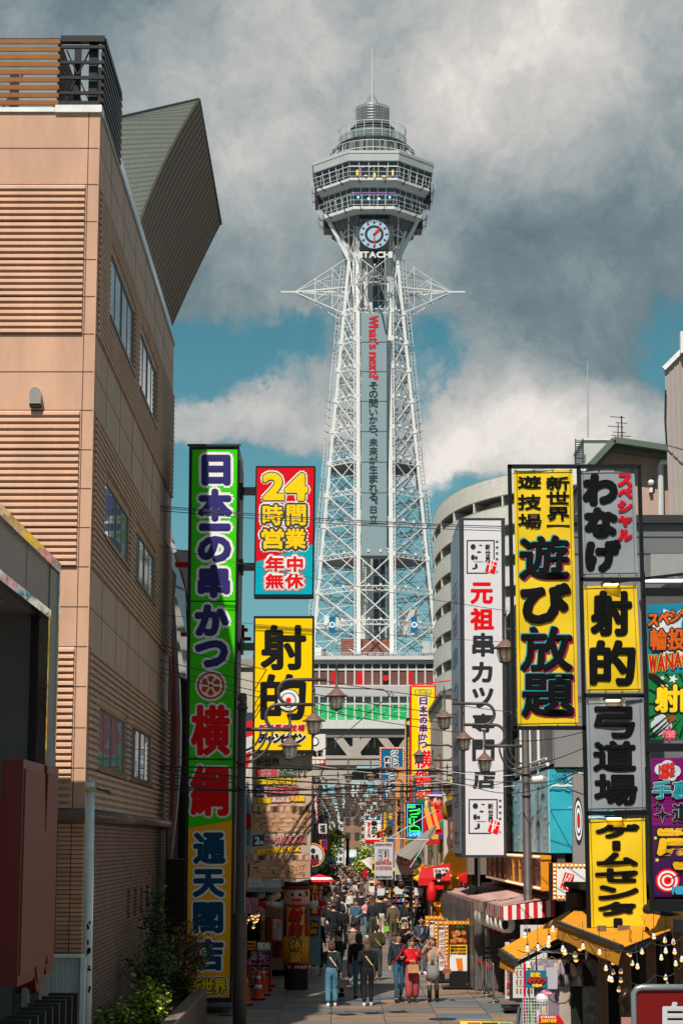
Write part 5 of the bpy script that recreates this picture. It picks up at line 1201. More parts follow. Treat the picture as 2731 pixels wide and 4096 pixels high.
for y, x0, x1, n in ((1667, 2440, 2496, 7), (1690, 2462, 2504, 5), (1705, 2430, 2492, 7), (1728, 2450, 2500, 6), (1742, 2446, 2520, 8), (1760, 2462, 2524, 6)):
 mb.tube([P(x0, y, ta), P(x1, y + 4, ta)], .016, BLK, 4)
 for i in range(n): x = x0 + (x1 - x0) * i / (n - 1); q = P(x, y + 4 * i / n, ta); mb.bar(q + VV((0, -.22, -.03)), q + VV((0, .22, .05)), .012, .012, BLK)
tag(mb.build('television_antenna'), 'branching television antenna above the green-edged roof', 'antenna')
pg = thing('gabled_building', 'weathered pinkish concrete building with a green-edged gable roof', 'building', (10.5, 74, 0))
PY = 70.0; PC_ = M('pink_concrete', (176, 148, 134), .85, var=.16, scale=.7, bump=.2, bscale=20, streak=.3); GE_ = M('green_roof_edge', (92, 104, 92), .45, var=.08)
mb = MB(); pts = [P(2365, 2110, PY), P(2365, 1862, PY), P(2448, 1795, PY), P(2700, 1832, PY), P(2700, 2110, PY)]; pts[0].z = pts[4].z = 0; mb.prism(pts[::-1], (0, 8, 0), PC_)
for x in (2530, 2636): px_box(mb, x - .8, 1825, x + .8, 2110, PY - .006, .01, C((120, 98, 88), .9))
mb.build('gable_wall', pg)
mb = MB()
for (a, b) in (((2355, 1868), (2448, 1768)), ((2448, 1768), (2712, 1808))):
 p, q = P(*a, PY - .5), P(*b, PY - .5); mb.bar(p, q, .9, .22, GE_, up=(0, 0, 1)); mb.bar(p + VV((0, .2, -.2)), q + VV((0, .2, -.2)), .5, .14, GE_)
 mb.hexa([p, q, q + VV((0, 0, .08)), p + VV((0, 0, .08)), p + VV((0, 9, 0)), q + VV((0, 9, 0)), q + VV((0, 9, .08)), p + VV((0, 9, .08))], GE_)
mb.build('roof_edge', pg)
mb = MB(); PWH = M('pipe_white', (196, 200, 200), .4)
mb.tube([P(2705, 1830, PY - .7), P(2700, 1842, PY - .7), P(2645, 1848, PY - .35), P(2640, 1862, PY - .25), P(2642, 2100, PY - .25)], .11, PWH, 8); px_box(mb, 2690, 1798, 2712, 1830, PY - .8, .4, C((66, 72, 74))); mb.build('downpipe', pg)
mb = MB(); mb.ell(P(2602, 1930, PY - .15), .12, .12, .12, WHT, 10, 6); px_box(mb, 2596, 1950, 2608, 1968, PY - .2, .2, WHT); mb.build('wall_light', pg)
kb = thing('panel_building', 'tall grey ribbed-panel building at the right edge of the view', 'building', (13.6, 64, 0))
KY = 60.0; KP = M('ribbed_panel', (158, 148, 142), .6, var=.06, scale=.5)
mb = MB(); a = P(2656, 1480, KY); bq = P(2800, 1330, KY)
pts = [(a.x, KY, 0), (a.x, KY, a.z), (bq.x, KY, bq.z), (bq.x + 8, KY, bq.z), (bq.x + 8, KY, 0)]; mb.prism(pts[::-1], (1.6, 6, 0), KP)
for i in range(18): x = a.x + .15 + i * .16; z = a.z + (bq.z - a.z) * min(1, (x - a.x) / (bq.x - a.x)); mb.box(x, x + .03, KY - .03, KY, 6, z - .04, KP)
mb.build('wall', kb)
mb = MB(); mb.bar((a.x - .05, KY - .06, a.z + .02), (bq.x, KY - .06, bq.z + .02), .14, .14, WHT); px_box(mb, 2720, 1325, 2760, 1410, KY - .3, .2, WHT); mb.build('roof_trim', kb)
mb = MB(); mb.tube([P(2660, 1560, KY - .1), P(2658, 1680, KY - .1), P(2664, 1780, KY - .1), P(2740, 1800, KY - .4)], .03, BLK, 5); mb.build('cable', kb)
db = thing('metal_clad_building', 'dark grey metal-clad shop building behind the black banner frames', 'building', (10, 55, 0))
DGR = M('dark_cladding', (112, 112, 114), .5, metal=.2, var=.08, scale=.5); DY = 51.0
mb = MB(); a = P(2290, 2095, DY); mb.box(a.x, a.x + 12, DY, DY + 9, 2.6, a.z, DGR); mb.box(a.x - .1, a.x + 12, DY - .15, DY + .05, a.z, a.z + .22, C((58, 58, 60)))
for py in (2148, 2215, 2330, 2450, 2600): z = P(2400, py, DY).z; mb.box(a.x, a.x + 12, DY - .012, DY, z - .015, z + .015, C((58, 58, 60)))
px_box(mb, 2600, 2215, 2731, 2310, DY - .03, .03, C((150, 150, 150))); mb.build('cladding', db)
mb = MB(); mb.box(P(2200, 3600, DY).x, a.x + 12, DY + .5, DY + 9, 0, 2.58, M('shop_interior', (40, 34, 30), .9)); mb.build('shop_front', db)
mb = MB(); mb.prism([P(2560, 2400, 47), P(2731, 2290, 47), P(2731, 2500, 47), P(2590, 2560, 47)], (0, .3, 0), M('eave_panel', (84, 82, 82), .5)); px_box(mb, 2570, 2316, 2731, 2326, 46.8, .2, M('strip_light', (240, 238, 230), .5, emit=.7, var=0)); mb.build('eave', db)
rs = thing('panelled_restaurant', 'grey panelled restaurant building with white conduits and a band of wave-painted panels', 'building', (9, 60, 0))
RX = 5.32; GPn = M('restaurant_grey', (128, 126, 126), .6, var=.07, scale=.6)
zr_ = P(2040, 2340, 66).z; zr2_ = P(2300, 2080, 48).z
mb = MB()
for i in range(10):
 y = 48.5 + i * 2.1; mb.box(RX, RX + .2, y, y + 2.05, 6.0, zr2_ - .9, GPn)
mb.box(RX + .05, RX + .25, 48.4, 69.5, 2.6, zr2_ - .95, C((84, 82, 82))); mb.box(RX + .2, RX + 8, 60.3, 69.5, 0, zr2_ - 1, GPn)
mb.box(RX + .01, RX + 2.4, 48.2, 48.39, 5.9, zr2_ - .92, GPn); mb.box(RX + .25, RX + .45, 48.4, 69.5, 0, 3, M('restaurant_dark', (38, 32, 28), .9)); mb.build('wall', rs)
mb = MB()
for y in (51.2, 53.6, 56.2, 59.5): mb.tube([(RX - .08, y, 5.2), (RX - .08, y, zr2_ - 1.5)], .045, WHT, 6)
for z in (6.0, 7.7): mb.tube([(RX - .08, 49, z), (RX - .08, 66, z + .15)], .05, WHT, 6); mb.tube([(RX - .12, 49, z + .14), (RX - .12, 66, z + .29)], .03, WHT, 6)
mb.build('conduits', rs)
TEA = M('wave_teal', (50, 168, 188), .4, var=.14, scale=1.2); TEL = M('wave_foam', (212, 222, 222), .5); TED = M('wave_deep', (24, 100, 128), .45, var=.1)
WVG = M('wave_pale_grey', (140, 206, 220), .3, var=.2, scale=1.0)
wz0, wz1 = 3.78, 5.85
def wavepanel(mb, o, u, w, h, rr, base):
 o = Vector(o); u = Vector(u); nrm = u.cross(VV((0, 0, 1))).normalized()
 mb.hexa([o, o + u * w, o + u * w + VV((0, 0, h)), o + VV((0, 0, h)), o - nrm * .06, o + u * w - nrm * .06, o + u * w - nrm * .06 + VV((0, 0, h)), o - nrm * .06 + VV((0, 0, h))], base)
 for k in range(9):
  x = rr.uniform(-.1, .7) * w; z = h * (k + rr.uniform(.0, .8)) / 9; l = w * rr.uniform(.35, .75); th = h * rr.uniform(.03, .07); up = h * rr.uniform(.06, .16)
  N_ = 7; top = []; bot = []
  for i in range(N_ + 1):
   t = i / N_; xx = min(w, max(0, x + l * t)); zz = z + up * sin(pi * t) + .3 * up * sin(3 * pi * t); q = th * sin(pi * (.08 + .9 * t))
   top.append(o + u * xx + VV((0, 0, min(h, zz + q)))); bot.append(o + u * xx + VV((0, 0, min(h, zz))))
  lift = nrm * (.006 + .002 * k)
  mb.add([p + lift for p in bot] + [p + lift for p in top], [(i, i + 1, N_ + 2 + i, N_ + 1 + i) for i in range(N_)], rr.choice((TEL, TEL, TED)))
mb = MB(); rr = random.Random(8)
for i in range(10): wavepanel(mb, (RX - .12, 67.6 - i * 1.9, wz0), (0, -1, 0), 1.84, wz1 - wz0, rr, WVG)
a, b = P(2212, 3300, 48.3).x, P(2400, 3300, 48.3).x
for z, h in ((wz0, 1.05), (wz0 + 1.07, 1.0)): wavepanel(mb, (RX - .12, 48.3, z), (1, 0, 0), 1.6, h, rr, TEA)
mb.build('wave_panels', rs)
BO = M('bulb_frame_orange', (222, 140, 28), .4, var=.05); BLB = M('bulb_glass', (250, 226, 190), .2, var=0, emit=.25)
mb = MB(); SG = M('row_sign_grey', (120, 118, 120), .2, var=.3, scale=.9)
z0, z1 = 2.85, 3.72
for y0 in [66.4 - i * 2.0 for i in range(9)]:
 mb.box(RX - .32, RX - .12, y0 - 1.9, y0, z0 + .1, z1 - .1, SG)
mb.box(RX - .36, RX - .1, 48.4, 67, z1 - .1, z1, BO); mb.box(RX - .36, RX - .1, 48.4, 67, z0, z0 + .1, BO)
for i in range(10): y = 66.5 - i * 2.0; mb.box(RX - .36, RX - .1, y - .06, y + .06, z0 + .1, z1 - .1, BO)
rr = random.Random(5)
for i in range(9):
 y0 = 66.4 - i * 2.0
 for j, ch in enumerate('元祖串カツ'):
  vs, fs = glyph(ch); mb.add([(RX - .325, y0 - .3 - j * .3 - u * .26, (z0 + z1) / 2 + v * .4) for u, v in vs], fs, RR if j < 2 else KK)
mb.build('sign_row', rs)
mb = MB()
for i in range(64):
 for z in (z1 - .04, z0 + .05): mb.ell((RX - .38, 48.6 + i * .28, z), .035, .035, .035, BLB, 6, 4)
mb.build('bulbs', rs)
sb = thing('seal_sign', 'square white sign with a red seal framed by orange bulb border', 'sign', P(2270, 3600, 47.4))
mb = MB(); px_box(mb, 2208, 3452, 2345, 3600, 47.4, .3, BO); px_box(mb, 2200, 3450, 2208, 3605, 47.35, .4, BLK); mb.build('bulb_frame', sb)
mb = MB(); px_box(mb, 2226, 3472, 2340, 3582, 47.38, .03, M('lit_white', (226, 226, 224), .4, var=.02)); mb.build('sign_face', sb)
mb = MB(); pl = plane_y(47.37); mb.add([pl(x, y, 0) for x, y in ((2258, 3488), (2296, 3500), (2280, 3568), (2238, 3550))], [(3, 2, 1, 0)], RR)
for a, b, c, d in ((2248, 3532, 2284, 3500), (2266, 3494, 2256, 3520), (2276, 3498, 2266, 3526), (2288, 3502, 2270, 3536), (2258, 3540, 2270, 3556), (2246, 3546, 2250, 3556)):
 p, q = pl(a, b, .006), pl(c, d, .006); mb.bar(p, q, .02, .006, WH, up=(0, 1, 0))
mb.build('lettering', sb)
mb = MB()
for i in range(8):
 for y in (3462, 3591): mb.ell(P(2217 + i * 17, y, 47.36), .035, .035, .035, BLB, 8, 5)
for i in range(1, 8): mb.ell(P(2217, 3462 + i * 16, 47.36), .035, .035, .035, BLB, 8, 5)
mb.build('bulbs', sb)
tg = thing('target_sign', 'narrow grey panel with black and white rings around a red centre', 'sign', P(2315, 3450, 45.5))
mb = MB(); px_box(mb, 2290, 3096, 2345, 3456, 45.5, .12, M('target_panel', (140, 132, 130), .6)); mb.build('panel', tg)
mb = MB(); c0 = P(2312, 3282, 45.48)
for i, (r, m_) in enumerate(((.50, KK), (.42, WH), (.33, KK), (.27, WH), (.17, KK), (.12, RED))):
 mb.add([c0 + VV((r * .21 * cos(-2 * pi * k / 28), -.004 * i, r * 1.1 * sin(-2 * pi * k / 28))) for k in range(28)], [tuple(range(28))], m_)
mb.build('rings', tg)
# ---------------------------------------------------------------- striped awning stall
STR = bpy.data.materials.new('awning_stripes'); STR.use_nodes = True
def stripes(mat, axis, period, c1, c2, rough=.75):
 mat.use_nodes = True; t = mat.node_tree; b = t.nodes['Principled BSDF']; tc = t.nodes.new('ShaderNodeTexCoord'); sp = t.nodes.new('ShaderNodeSeparateXYZ'); t.links.new(tc.outputs['Object'], sp.inputs[0])
 m1 = t.nodes.new('ShaderNodeMath'); m1.operation = 'DIVIDE'; t.links.new(sp.outputs[axis], m1.inputs[0]); m1.inputs[1].default_value = period
 m2 = t.nodes.new('ShaderNodeMath'); m2.operation = 'FRACT'; t.links.new(m1.outputs[0], m2.inputs[0])
 m3 = t.nodes.new('ShaderNodeMath'); m3.operation = 'GREATER_THAN'; t.links.new(m2.outputs[0], m3.inputs[0]); m3.inputs[1].default_value = .5
 mx = t.nodes.new('ShaderNodeMixRGB'); t.links.new(m3.outputs[0], mx.inputs['Fac']); mx.inputs['Color1'].default_value = lin(c1); mx.inputs['Color2'].default_value = lin(c2)
 t.links.new(mx.outputs[0], b.inputs['Base Color']); b.inputs['Roughness'].default_value = rough; return mat
stripes(STR, 1, .34, (190, 20, 26), (222, 214, 208)); STX = stripes(bpy.data.materials.new('awning_stripes_end'), 0, .215, (206, 12, 16), (232, 228, 224)); STX.use_nodes = True
AWT = M('awning_top', (176, 134, 128), .8, var=.08, scale=1.5, streak=.2)
sa = thing('striped_awning', 'red and white striped awning over a restaurant terrace on the right', 'awning', (4.6, 49, 2.6))
ay0, ay1 = 49.0, 66.5
def aex(y): return 4.03 - .59 * (y - 49) / 17.5
c_ = [VV((4.03, ay0, 2.45)), VV((5.3, ay0, 2.66)), VV((5.3, ay1, 2.66)), VV((3.44, ay1, 2.45))]
mb = MB(); mb.add(c_ + [v - VV((0, 0, .05)) for v in c_], [(0, 1, 2, 3), (7, 6, 5, 4)], AWT)
n = 44
for i in range(n):
 t = (i + .5) / n; p = c_[0].lerp(c_[3], t); q = c_[1].lerp(c_[2], t); mb.bar(p + VV((0, 0, .006)), q + VV((0, 0, .006)), .16, .006, M('awning_faded_stripe', (196, 160, 152), .8), up=(0, 0, 1))
mb.build('canopy_cloth', sa)
mb = MB(); n = 60; top = [c_[0].lerp(c_[3], i / n) + VV((0, 0, 0)) for i in range(n + 1)]
bot = [p + VV((.02 * sin(i * 1.3), 0, -.30 - .03 * abs(sin(i * pi / 2)))) for i, p in enumerate(top)]
mb.add(top + bot, [(i, i + 1, n + 2 + i, n + 1 + i) for i in range(n)], STR); mb.build('side_valance', sa)
mb = MB(); xa, xb = c_[0].x, P(2218, 3640, ay0).x
mb.hexa([VV((x, y, z)) for y in (ay0 - .02, ay0) for x, z in ((xa, 2.11), (xb, 2.2), (xb, 2.62), (xa, 2.45))], STX); mb.build('end_valance', sa)
mb = MB()
for y in (54, 58, 62, 66.3): mb.tube([(aex(y) + .05, y, 0), (aex(y) + .05, y, 2.42)], .03, C((90, 90, 92)), 6)
for y in (49.2, 54, 58, 62, 66.3): mb.bar((aex(y) + .03, y, 2.40), (5.25, y, 2.6), .05, .04, C((90, 90, 92)))
mb.build('awning_frame', sa)
PV = bpy.data.materials.new('clear_vinyl'); PV.use_nodes = True; pb_ = PV.node_tree.nodes['Principled BSDF']; pb_.inputs['Base Color'].default_value = (.20, .18, .165, 1); pb_.inputs['Roughness'].default_value = .18; pb_.inputs['Alpha'].default_value = .52
for (xa, ya), (xb, yb), wd in (((3.66, 54), (5.0, 54.05), 'front'), ((3.64, 54.1), (3.52, 60), 'nearer street-side'), ((3.5, 60.1), (3.4, 66.3), 'farther street-side')):
 mb = MB(); n = 70; u = VV((yb - ya, xa - xb, 0)).normalized(); pts = [VV((xa + (xb - xa) * i / n, ya + (yb - ya) * i / n, 0)) + u * (.035 * sin(i * 1.9) + .02 * sin(i * .7)) for i in range(n + 1)]
 mb.add([p + VV((0, 0, .06)) for p in pts] + [p + VV((0, 0, 2.4)) for p in pts], [(i, i + 1, n + 2 + i, n + 1 + i) for i in range(n)], PV)
 tag(mb.build('vinyl_curtain', None, True), '%s clear vinyl curtain hanging below the striped awning' % wd, 'curtain', 'vinyl curtains of the terrace')
mb = MB(); mb.box(5.05, 5.2, 50, 67, 0, 2.4, M('terrace_back_wall', (58, 44, 36), .8, var=.3, scale=1)); tag(mb.build('terrace_wall'), 'dark wall at the back of the curtained terrace', 'wall')
for i, y in enumerate((55.2, 57.6, 60.2, 63)):
 t = thing('terrace_table', 'dark terrace table %s behind the vinyl curtain' % ('nearest', 'second', 'third', 'fourth')[i], 'table', (4.4, y, 0), 'terrace tables'); mb = MB(); mb.box(4.0, 4.9, y - .4, y + .4, .68, .72, C((110, 84, 64))); mb.build('tabletop', t)
 for dx in (4.05, 4.8): mb = MB(); mb.box(dx, dx + .05, y - .35, y + .35, 0, .68, BLK); mb.build('leg', t)
LWH = M('lantern_paper', (224, 214, 200), .7, emit=0.05, var=.04)
for i in range(7):
 x = 4.2 - .04 * i; y = 49.7 + i * .95
 t = thing('paper_lantern', '%s paper lantern in the row under the striped awning' % ('nearest', 'second', 'third', 'fourth', 'fifth', 'sixth', 'farthest')[i], 'lantern', (x, y, 1.95), 'paper lanterns under the striped awning')
 mb = MB(); mb.lathe([(.12, -.2), (.19, -.13), (.215, 0), (.19, .13), (.12, .2)], (x, y, 1.98), LWH, 14)
 mb.build('shade', t, True); mb = MB(); mb.lathe([(.125, -.235), (.125, -.2)], (x, y, 1.98), RR, 12); mb.lathe([(.125, .2), (.125, .235)], (x, y, 1.98), RR, 12); mb.tube([(x, y, 2.21), (x, y, 2.38)], .01, BLK, 4); mb.build('caps', t)
 mb = MB(); mb.prism([(x - .06 + .1 * cos(a) * .9, y - .214, 1.98 + .12 * sin(a)) for a in [-2 * pi * k / 10 for k in range(10)]], (0, -.004, 0), RR if i % 2 else KK); mb.build('mark', t)
# ---------------------------------------------------------------- yellow awnings with bulbs
YA = M('awning_yellow', (208, 138, 22), .75, var=.12, scale=1.2, streak=.3); YAD = M('awning_valance', (180, 122, 22), .8, var=.12, scale=2)
def sheet(mb, a, b, c, d, mat, n=8, sag=.05, th=.012):
 a, b, c, d = map(Vector, (a, b, c, d)); vs = []
 for j in range(n + 1):
  for i in range(n + 1):
   u, v = i / n, j / n; p = (a.lerp(b, u)).lerp(d.lerp(c, u), v); p.z -= sag * sin(pi * u) * sin(pi * v) + .012 * sin(i * 2.6); vs.append(p)
 fs = [(j * (n + 1) + i, j * (n + 1) + i + 1, (j + 1) * (n + 1) + i + 1, (j + 1) * (n + 1) + i) for j in range(n) for i in range(n)]; k = len(vs)
 mb.add(vs + [p - VV((0, 0, th)) for p in vs], fs + [tuple(k + q for q in f[::-1]) for f in fs], mat)
ya1 = thing('yellow_awning', 'long yellow folding-arm awning projecting left from behind the lowest banner', 'awning', P(2200, 3800, 40))
A1, B1, C1, D1 = P(2000, 3796, 38.5), P(2062, 3838, 37.6), P(2345, 3690, 39.2), P(2350, 3600, 41.5)
mb = MB(); sheet(mb, A1, B1, C1, D1, YA); mb.build('cloth', ya1)
mb = MB(); mb.bar(A1 + VV((0, 0, -.06)), B1 + VV((0, 0, -.06)), .1, .14, C((66, 64, 62))); mb.bar(B1 + VV((.02, .2, -.1)), C1 + VV((0, .2, -.12)), .06, .06, C((60, 58, 56))); px_box(mb, 2280, 3592, 2352, 3625, 41.4, .3, C((50, 50, 54))); mb.build('folding_arm', ya1)
mb = MB(); a2, b2 = P(1997, 3868, 38.5), P(2056, 3890, 37.6); sheet(mb, A1 + VV((0, 0, -.12)), B1 + VV((0, 0, -.12)), b2, a2, YAD, 6, 0); mb.build('valance', ya1)
ya2 = thing('yellow_awning', 'broad yellow awning with a black edge bar under the lowest banner', 'awning', P(2400, 3850, 36))
A2, B2, C2, D2 = P(2230, 3692, 37.8), P(2484, 3790, 33.6), P(2720, 3700, 36.5), P(2350, 3600, 41.0)
mb = MB(); sheet(mb, A2, B2, C2, D2, YA, 10, .08); mb.build('cloth', ya2)
mb = MB(); mb.tube([A2, B2], .055, C((44, 44, 48), .35), 8); mb.bar(B2 + VV((0, .1, -.1)), C2 + VV((0, .1, -.06)), .07, .07, BLK); mb.build('edge_bar', ya2)
mb = MB(); a2, b2 = P(2222, 3748, 37.8), P(2470, 3858, 33.6); sheet(mb, A2 + VV((0, 0, -.04)), B2 + VV((0, 0, -.04)), b2, a2, YAD, 8, 0); mb.build('valance', ya2)
ya3 = thing('yellow_awning', 'yellow awning with a dark roller at the right edge beneath the comic banners', 'awning', P(2680, 3680, 36))
mb = MB(); sheet(mb, P(2560, 3660, 36), P(2612, 3745, 34.5), P(2760, 3690, 34.5), P(2740, 3640, 36), YA, 6, .03); mb.build('cloth', ya3)
mb = MB(); mb.tube([P(2580, 3635, 36.2), P(2720, 3678, 35.6)], .09, C((44, 44, 48), .4), 8); px_box(mb, 2690, 3680, 2760, 3730, 34, .3, BLK); mb.build('roller', ya3)
BS = M('bulb_socket', (232, 232, 236), .4); BE = M('bulb_warm', (255, 190, 110), .4, var=0, emit=1.0); CB = M('cable_black', (22, 22, 24), .6)
def bulb_string(label, anchors, Y, bulbs, rsize=.036):
 t = thing('string_lights', label, 'string lights', P(*anchors[0], Y), 'strings of warm bulbs at the right stall'); mb = MB()
 for (a, b) in zip(anchors, anchors[1:]):
  p, q = P(*a, Y), P(*b, Y); mb.tube([p.lerp(q, i / 8) - VV((0, 0, .10 * sin(pi * i / 8))) for i in range(9)], .008, CB, 5)
 for (x, y, dy) in bulbs: c = P(x, y, Y + dy); mb.tube([c + VV((0, 0, rsize * 2.2)), c + VV((0, -dy, rsize * 2.2 + .35))], .006, CB, 4)
 mb.build('cord', t)
 for (x, y, dy) in bulbs:
  c = P(x, y, Y + dy); mb = MB(); mb.lathe([(.002, -rsize), (rsize * .7, -rsize * .75), (rsize, -rsize * .1), (rsize * .98, rsize * .1)], c, BE, 12); b = mb.build('bulb', t, True)
  mb = MB(); mb.lathe([(rsize * .98, rsize * .1), (rsize * .8, rsize * .8), (rsize * .5, rsize * 1.6), (rsize * .42, rsize * 2.4)], c, BS, 12); mb.lathe([(rsize * .5, rsize * 1.9), (rsize * .5, rsize * 2.6)], c, CB, 8); mb.build('socket', b, True)
R7 = .3387
def r7(*l): return [(2200 + a * R7, 3400 + b * R7, dy) for a, b, dy in l]
bulb_string('string of warm bulbs along the edge bar of the broad yellow awning', [(2260, 3720), (2335, 3748), (2480, 3800), (2600, 3770), (2731, 3745)], 33.2, r7((385, 1150, 0), (580, 1215, 0), (1080, 1210, .2), (1220, 1030, 0), (1360, 1200, 0), (1465, 1210, -.3), (1550, 1300, 0), (1450, 1095, .2), (1350, 1075, .2)))
bulb_string('string of warm bulbs sagging below the awning valance beside the dark pole', [(2340, 3745), (2430, 3860), (2520, 3930), (2620, 3900), (2731, 3860)], 34.2, r7((655, 1405, 0), (740, 1450, .2), (695, 1530, 0), (722, 1540, -.2), (830, 1545, 0), (830, 1440, .1), (805, 1655, 0), (740, 1335, .2), (965, 1345, 0), (1027, 1385, -.2), (940, 1240, .2), (918, 1220, .3), (1308, 1280, 0), (1478, 1350, -.1), (1357, 1515, .2), (1375, 1600, .3)))
bulb_string('string of warm bulbs above the clothes rack', [(2070, 3800), (2150, 3775), (2250, 3790), (2330, 3830)], 37.2, [(x, y, 0) for x, y in ((2098, 3745), (2195, 3760), (2250, 3800), (2150, 3795), (2298, 3822), (2302, 3840), (2108, 3800), (2112, 3862), (2192, 3782), (2318, 3795), (2258, 3812), (2210, 3720))], .045)
mb = MB(); IN_ = M('stall_backdrop', (34, 26, 22), .9, var=.3, scale=1.5); a = P(2240, 3900, 41); mb.box(a.x + .3, a.x + 8, 41.5, 41.8, 0, 3.1, IN_); mb.box(a.x + .2, a.x + .3, 39.5, 41.5, 0, 3, IN_); mb.box(a.x + .2, a.x + 8, 38.5, 41.8, 3.1, 3.2, IN_); tag(mb.build('stall_backdrop'), 'dark backdrop wall inside the stall with the yellow awnings', 'wall')
CUR = M('stall_curtain', (128, 100, 76), .85, var=.25, scale=3, streak=.15)
for i, (x0, x1, y) in enumerate(((2388, 2426, 36.5), (2470, 2520, 36.5), (2580, 2620, 36), (2690, 2731, 36))):
 mb = MB(); a, b = P(x0, 3800, y), P(x1, 3800, y); n = 12; pts = [VV((a.x + (b.x - a.x) * k / n, y + .04 * sin(k * 2.1), 0)) for k in range(n + 1)]
 mb.add([p for p in pts] + [p + VV((0, 0, 2.5)) for p in pts], [(k, k + 1, n + 2 + k, n + 1 + k) for k in range(n)], CUR); tag(mb.build('stall_curtain', None, True), '%s narrow brown curtain inside the dark stall' % ('leftmost', 'second', 'third', 'rightmost')[i], 'curtain', 'brown curtains of the stall')
# ---------------------------------------------------------------- ornate street lamps
LM = M('lamp_iron', (84, 78, 76), .5, metal=.35, var=.12, scale=4); LMR = M('lamp_roof', (126, 100, 90), .5, metal=.3, var=.12, scale=4); LMG = M('lamp_glass_shade', (250, 242, 228), .25, var=.05, spec=.5)
def lantern_parts(c, root):
 """c: point where the arm meets the spindle"""
 mb = MB(); mb.lathe([(.002, .48), (.028, .34), (.034, .30), (.02, .29), (.03, .26), (.03, -.17), (.05, -.19)], c, LM, 8)
 mb.lathe([(.05, -.19), (.11, -.25), (.2, -.33), (.26, -.355), (.26, -.375), (.17, -.375)], c, LMR, 16)
 for i in range(8):
  a = 2 * pi * i / 8; mb.tube([c + VV((.165 * cos(a), .165 * sin(a), -.375)), c + VV((.175 * cos(a), .175 * sin(a), -.48)), c + VV((.125 * cos(a), .125 * sin(a), -.63))], .009, LM, 4)
 mb.lathe([(.13, -.63), (.13, -.65), (.03, -.68), (.002, -.72)], c, LM, 12); ln = mb.build('lantern', root, True)
 mb = MB(); mb.lathe([(.155, -.376), (.16, -.46), (.115, -.63)], c, LMG, 12); mb.build('lamp_glass', ln, True)
def lamp_proto(s_):
 root = thing('street_lamp', 'x', 'street lamp', (0, 0, 0)); Z1 = 6.5
 mb = MB(); mb.tube([(0, 0, 0), (0, 0, 2.3), (0, 0, 2.34), (0, 0, 2.5), (0, 0, 2.52), (0, 0, 7.05)], [.15, .15, .16, .16, .11, .095], LM, 14)
 mb.lathe([(.09, 7.05), (.1, 7.07), (.05, 7.09), (.095, 7.14), (.11, 7.2), (.09, 7.27), (.02, 7.3)], (0, 0, 0), LM, 12)
 for z in (6.95, 5.75, 5.2): mb.lathe([(.1, z), (.13, z + .01), (.13, z + .05), (.1, z + .06)], (0, 0, 0), LM, 14)
 mb.build('pole', root, True)
 mb = MB()
 def V(x, z): return VV((s_ * x, 0, z))
 mb.tube([V(0, Z1), V(1.08, Z1)], .042, LM, 8)
 for cx, z in ((.78, Z1), (1.05, Z1 + .55)):
  pts = [V(cx + .5, z), V(cx, z)] if False else []
  pts += [V(cx + .02 - .275 * sin(pi * i / 10), z + .275 - .275 * cos(pi * i / 10)) for i in range(11)]
  mb.tube(pts + [V(cx + .82, z + .55)] if cx > .9 else pts + [V(1.6, z + .55)], .04, LM, 8)
 for r in (.42, .55, .68): mb.tube([V(r * 1.0 * sin(pi / 2 * i / 8), Z1 - r - .05 + (r + .05) * (1 - cos(pi / 2 * i / 8))) for i in range(9)], .026, LM, 6)
 mb.build('scroll_arm', root, True)
 for x, z in ((1.06, Z1), (1.59, Z1 + .55), (2.09, Z1 + 1.1)): lantern_parts(V(x, z), root)
 return root
LPL, LPR = lamp_proto(1), lamp_proto(-1)
lampspots = [(-2.2, 42.5, 1, 'largest lamp post with three lanterns in front of the yellow shooting sign'), (4.76, 49.8, -1, 'grey lamp post rising through the striped awning in front of the white sign'),
             (4.95, 71, -1, 'grey lamp whose three lanterns cross the yellow and red restaurant sign'), (-1.76, 93, 1, 'dark lamp post at the left kerb before the rows of smaller lamps'), (3.5, 93, -1, 'dark lamp post carrying the round blue pedestrian sign')]
ordn = ['first', 'second', 'third', 'fourth', 'fifth', 'sixth', 'seventh', 'eighth']
for i, Y in enumerate((109, 124, 139, 154, 169, 184, 199, 213)):
 lampspots += [(-1.72 + .03 * i, Y, 1, '%s small lamp in the far row of lanterns along the left kerb' % ordn[i]), (3.4 - .05 * i, Y, -1, '%s small lamp in the far row of lanterns along the right kerb' % ordn[i])]
used = set()
for (X, Y, s_, lab) in lampspots:
 src = LPL if s_ > 0 else LPR
 o = src if s_ not in used else copy_tree(src)
 used.add(s_); o.location = (X, Y, 0); o['label'] = lab; o['group'] = 'ornate street lamps'
ln_ = thing('street_lantern', 'single brown street lantern half hidden behind the left post of the banner frame', 'street lamp', P(2020, 2520, 38.2), 'ornate street lamps')
c = P(2020, 2520, 38.2); mb = MB(); mb.tube([c, P(2200, 2520, 38.4)], .04, LM, 6); mb.tube([P(2060, 2620, 38.4), P(2100, 2640, 38.4), P(2110, 2700, 38.4)], .035, LM, 6); mb.build('bracket_arm', ln_); lantern_parts(c, ln_)
bs = thing('road_sign', 'round blue pedestrian and bicycle sign with a small white time plate', 'road sign', P(1662, 3497, 92.7)); c = P(1662, 3447, 92.75); R_ = .3
mb = MB(); mb.disc(c, R_, (0, -1, 0), C((214, 220, 224)), 32, .02); mb.disc(c + VV((0, -.021, 0)), R_ * .95, (0, -1, 0), C((20, 84, 150), .4), 32, .004); mb.build('disc', bs)
mb = MB(); o = c + VV((0, -.03, 0))
def pic(x, z, r): mb.disc(o + VV((x, 0, z)), r, (0, -1, 0), WH, 12, .004)
pic(-.07, .2, .026); pic(.02, .15, .02)
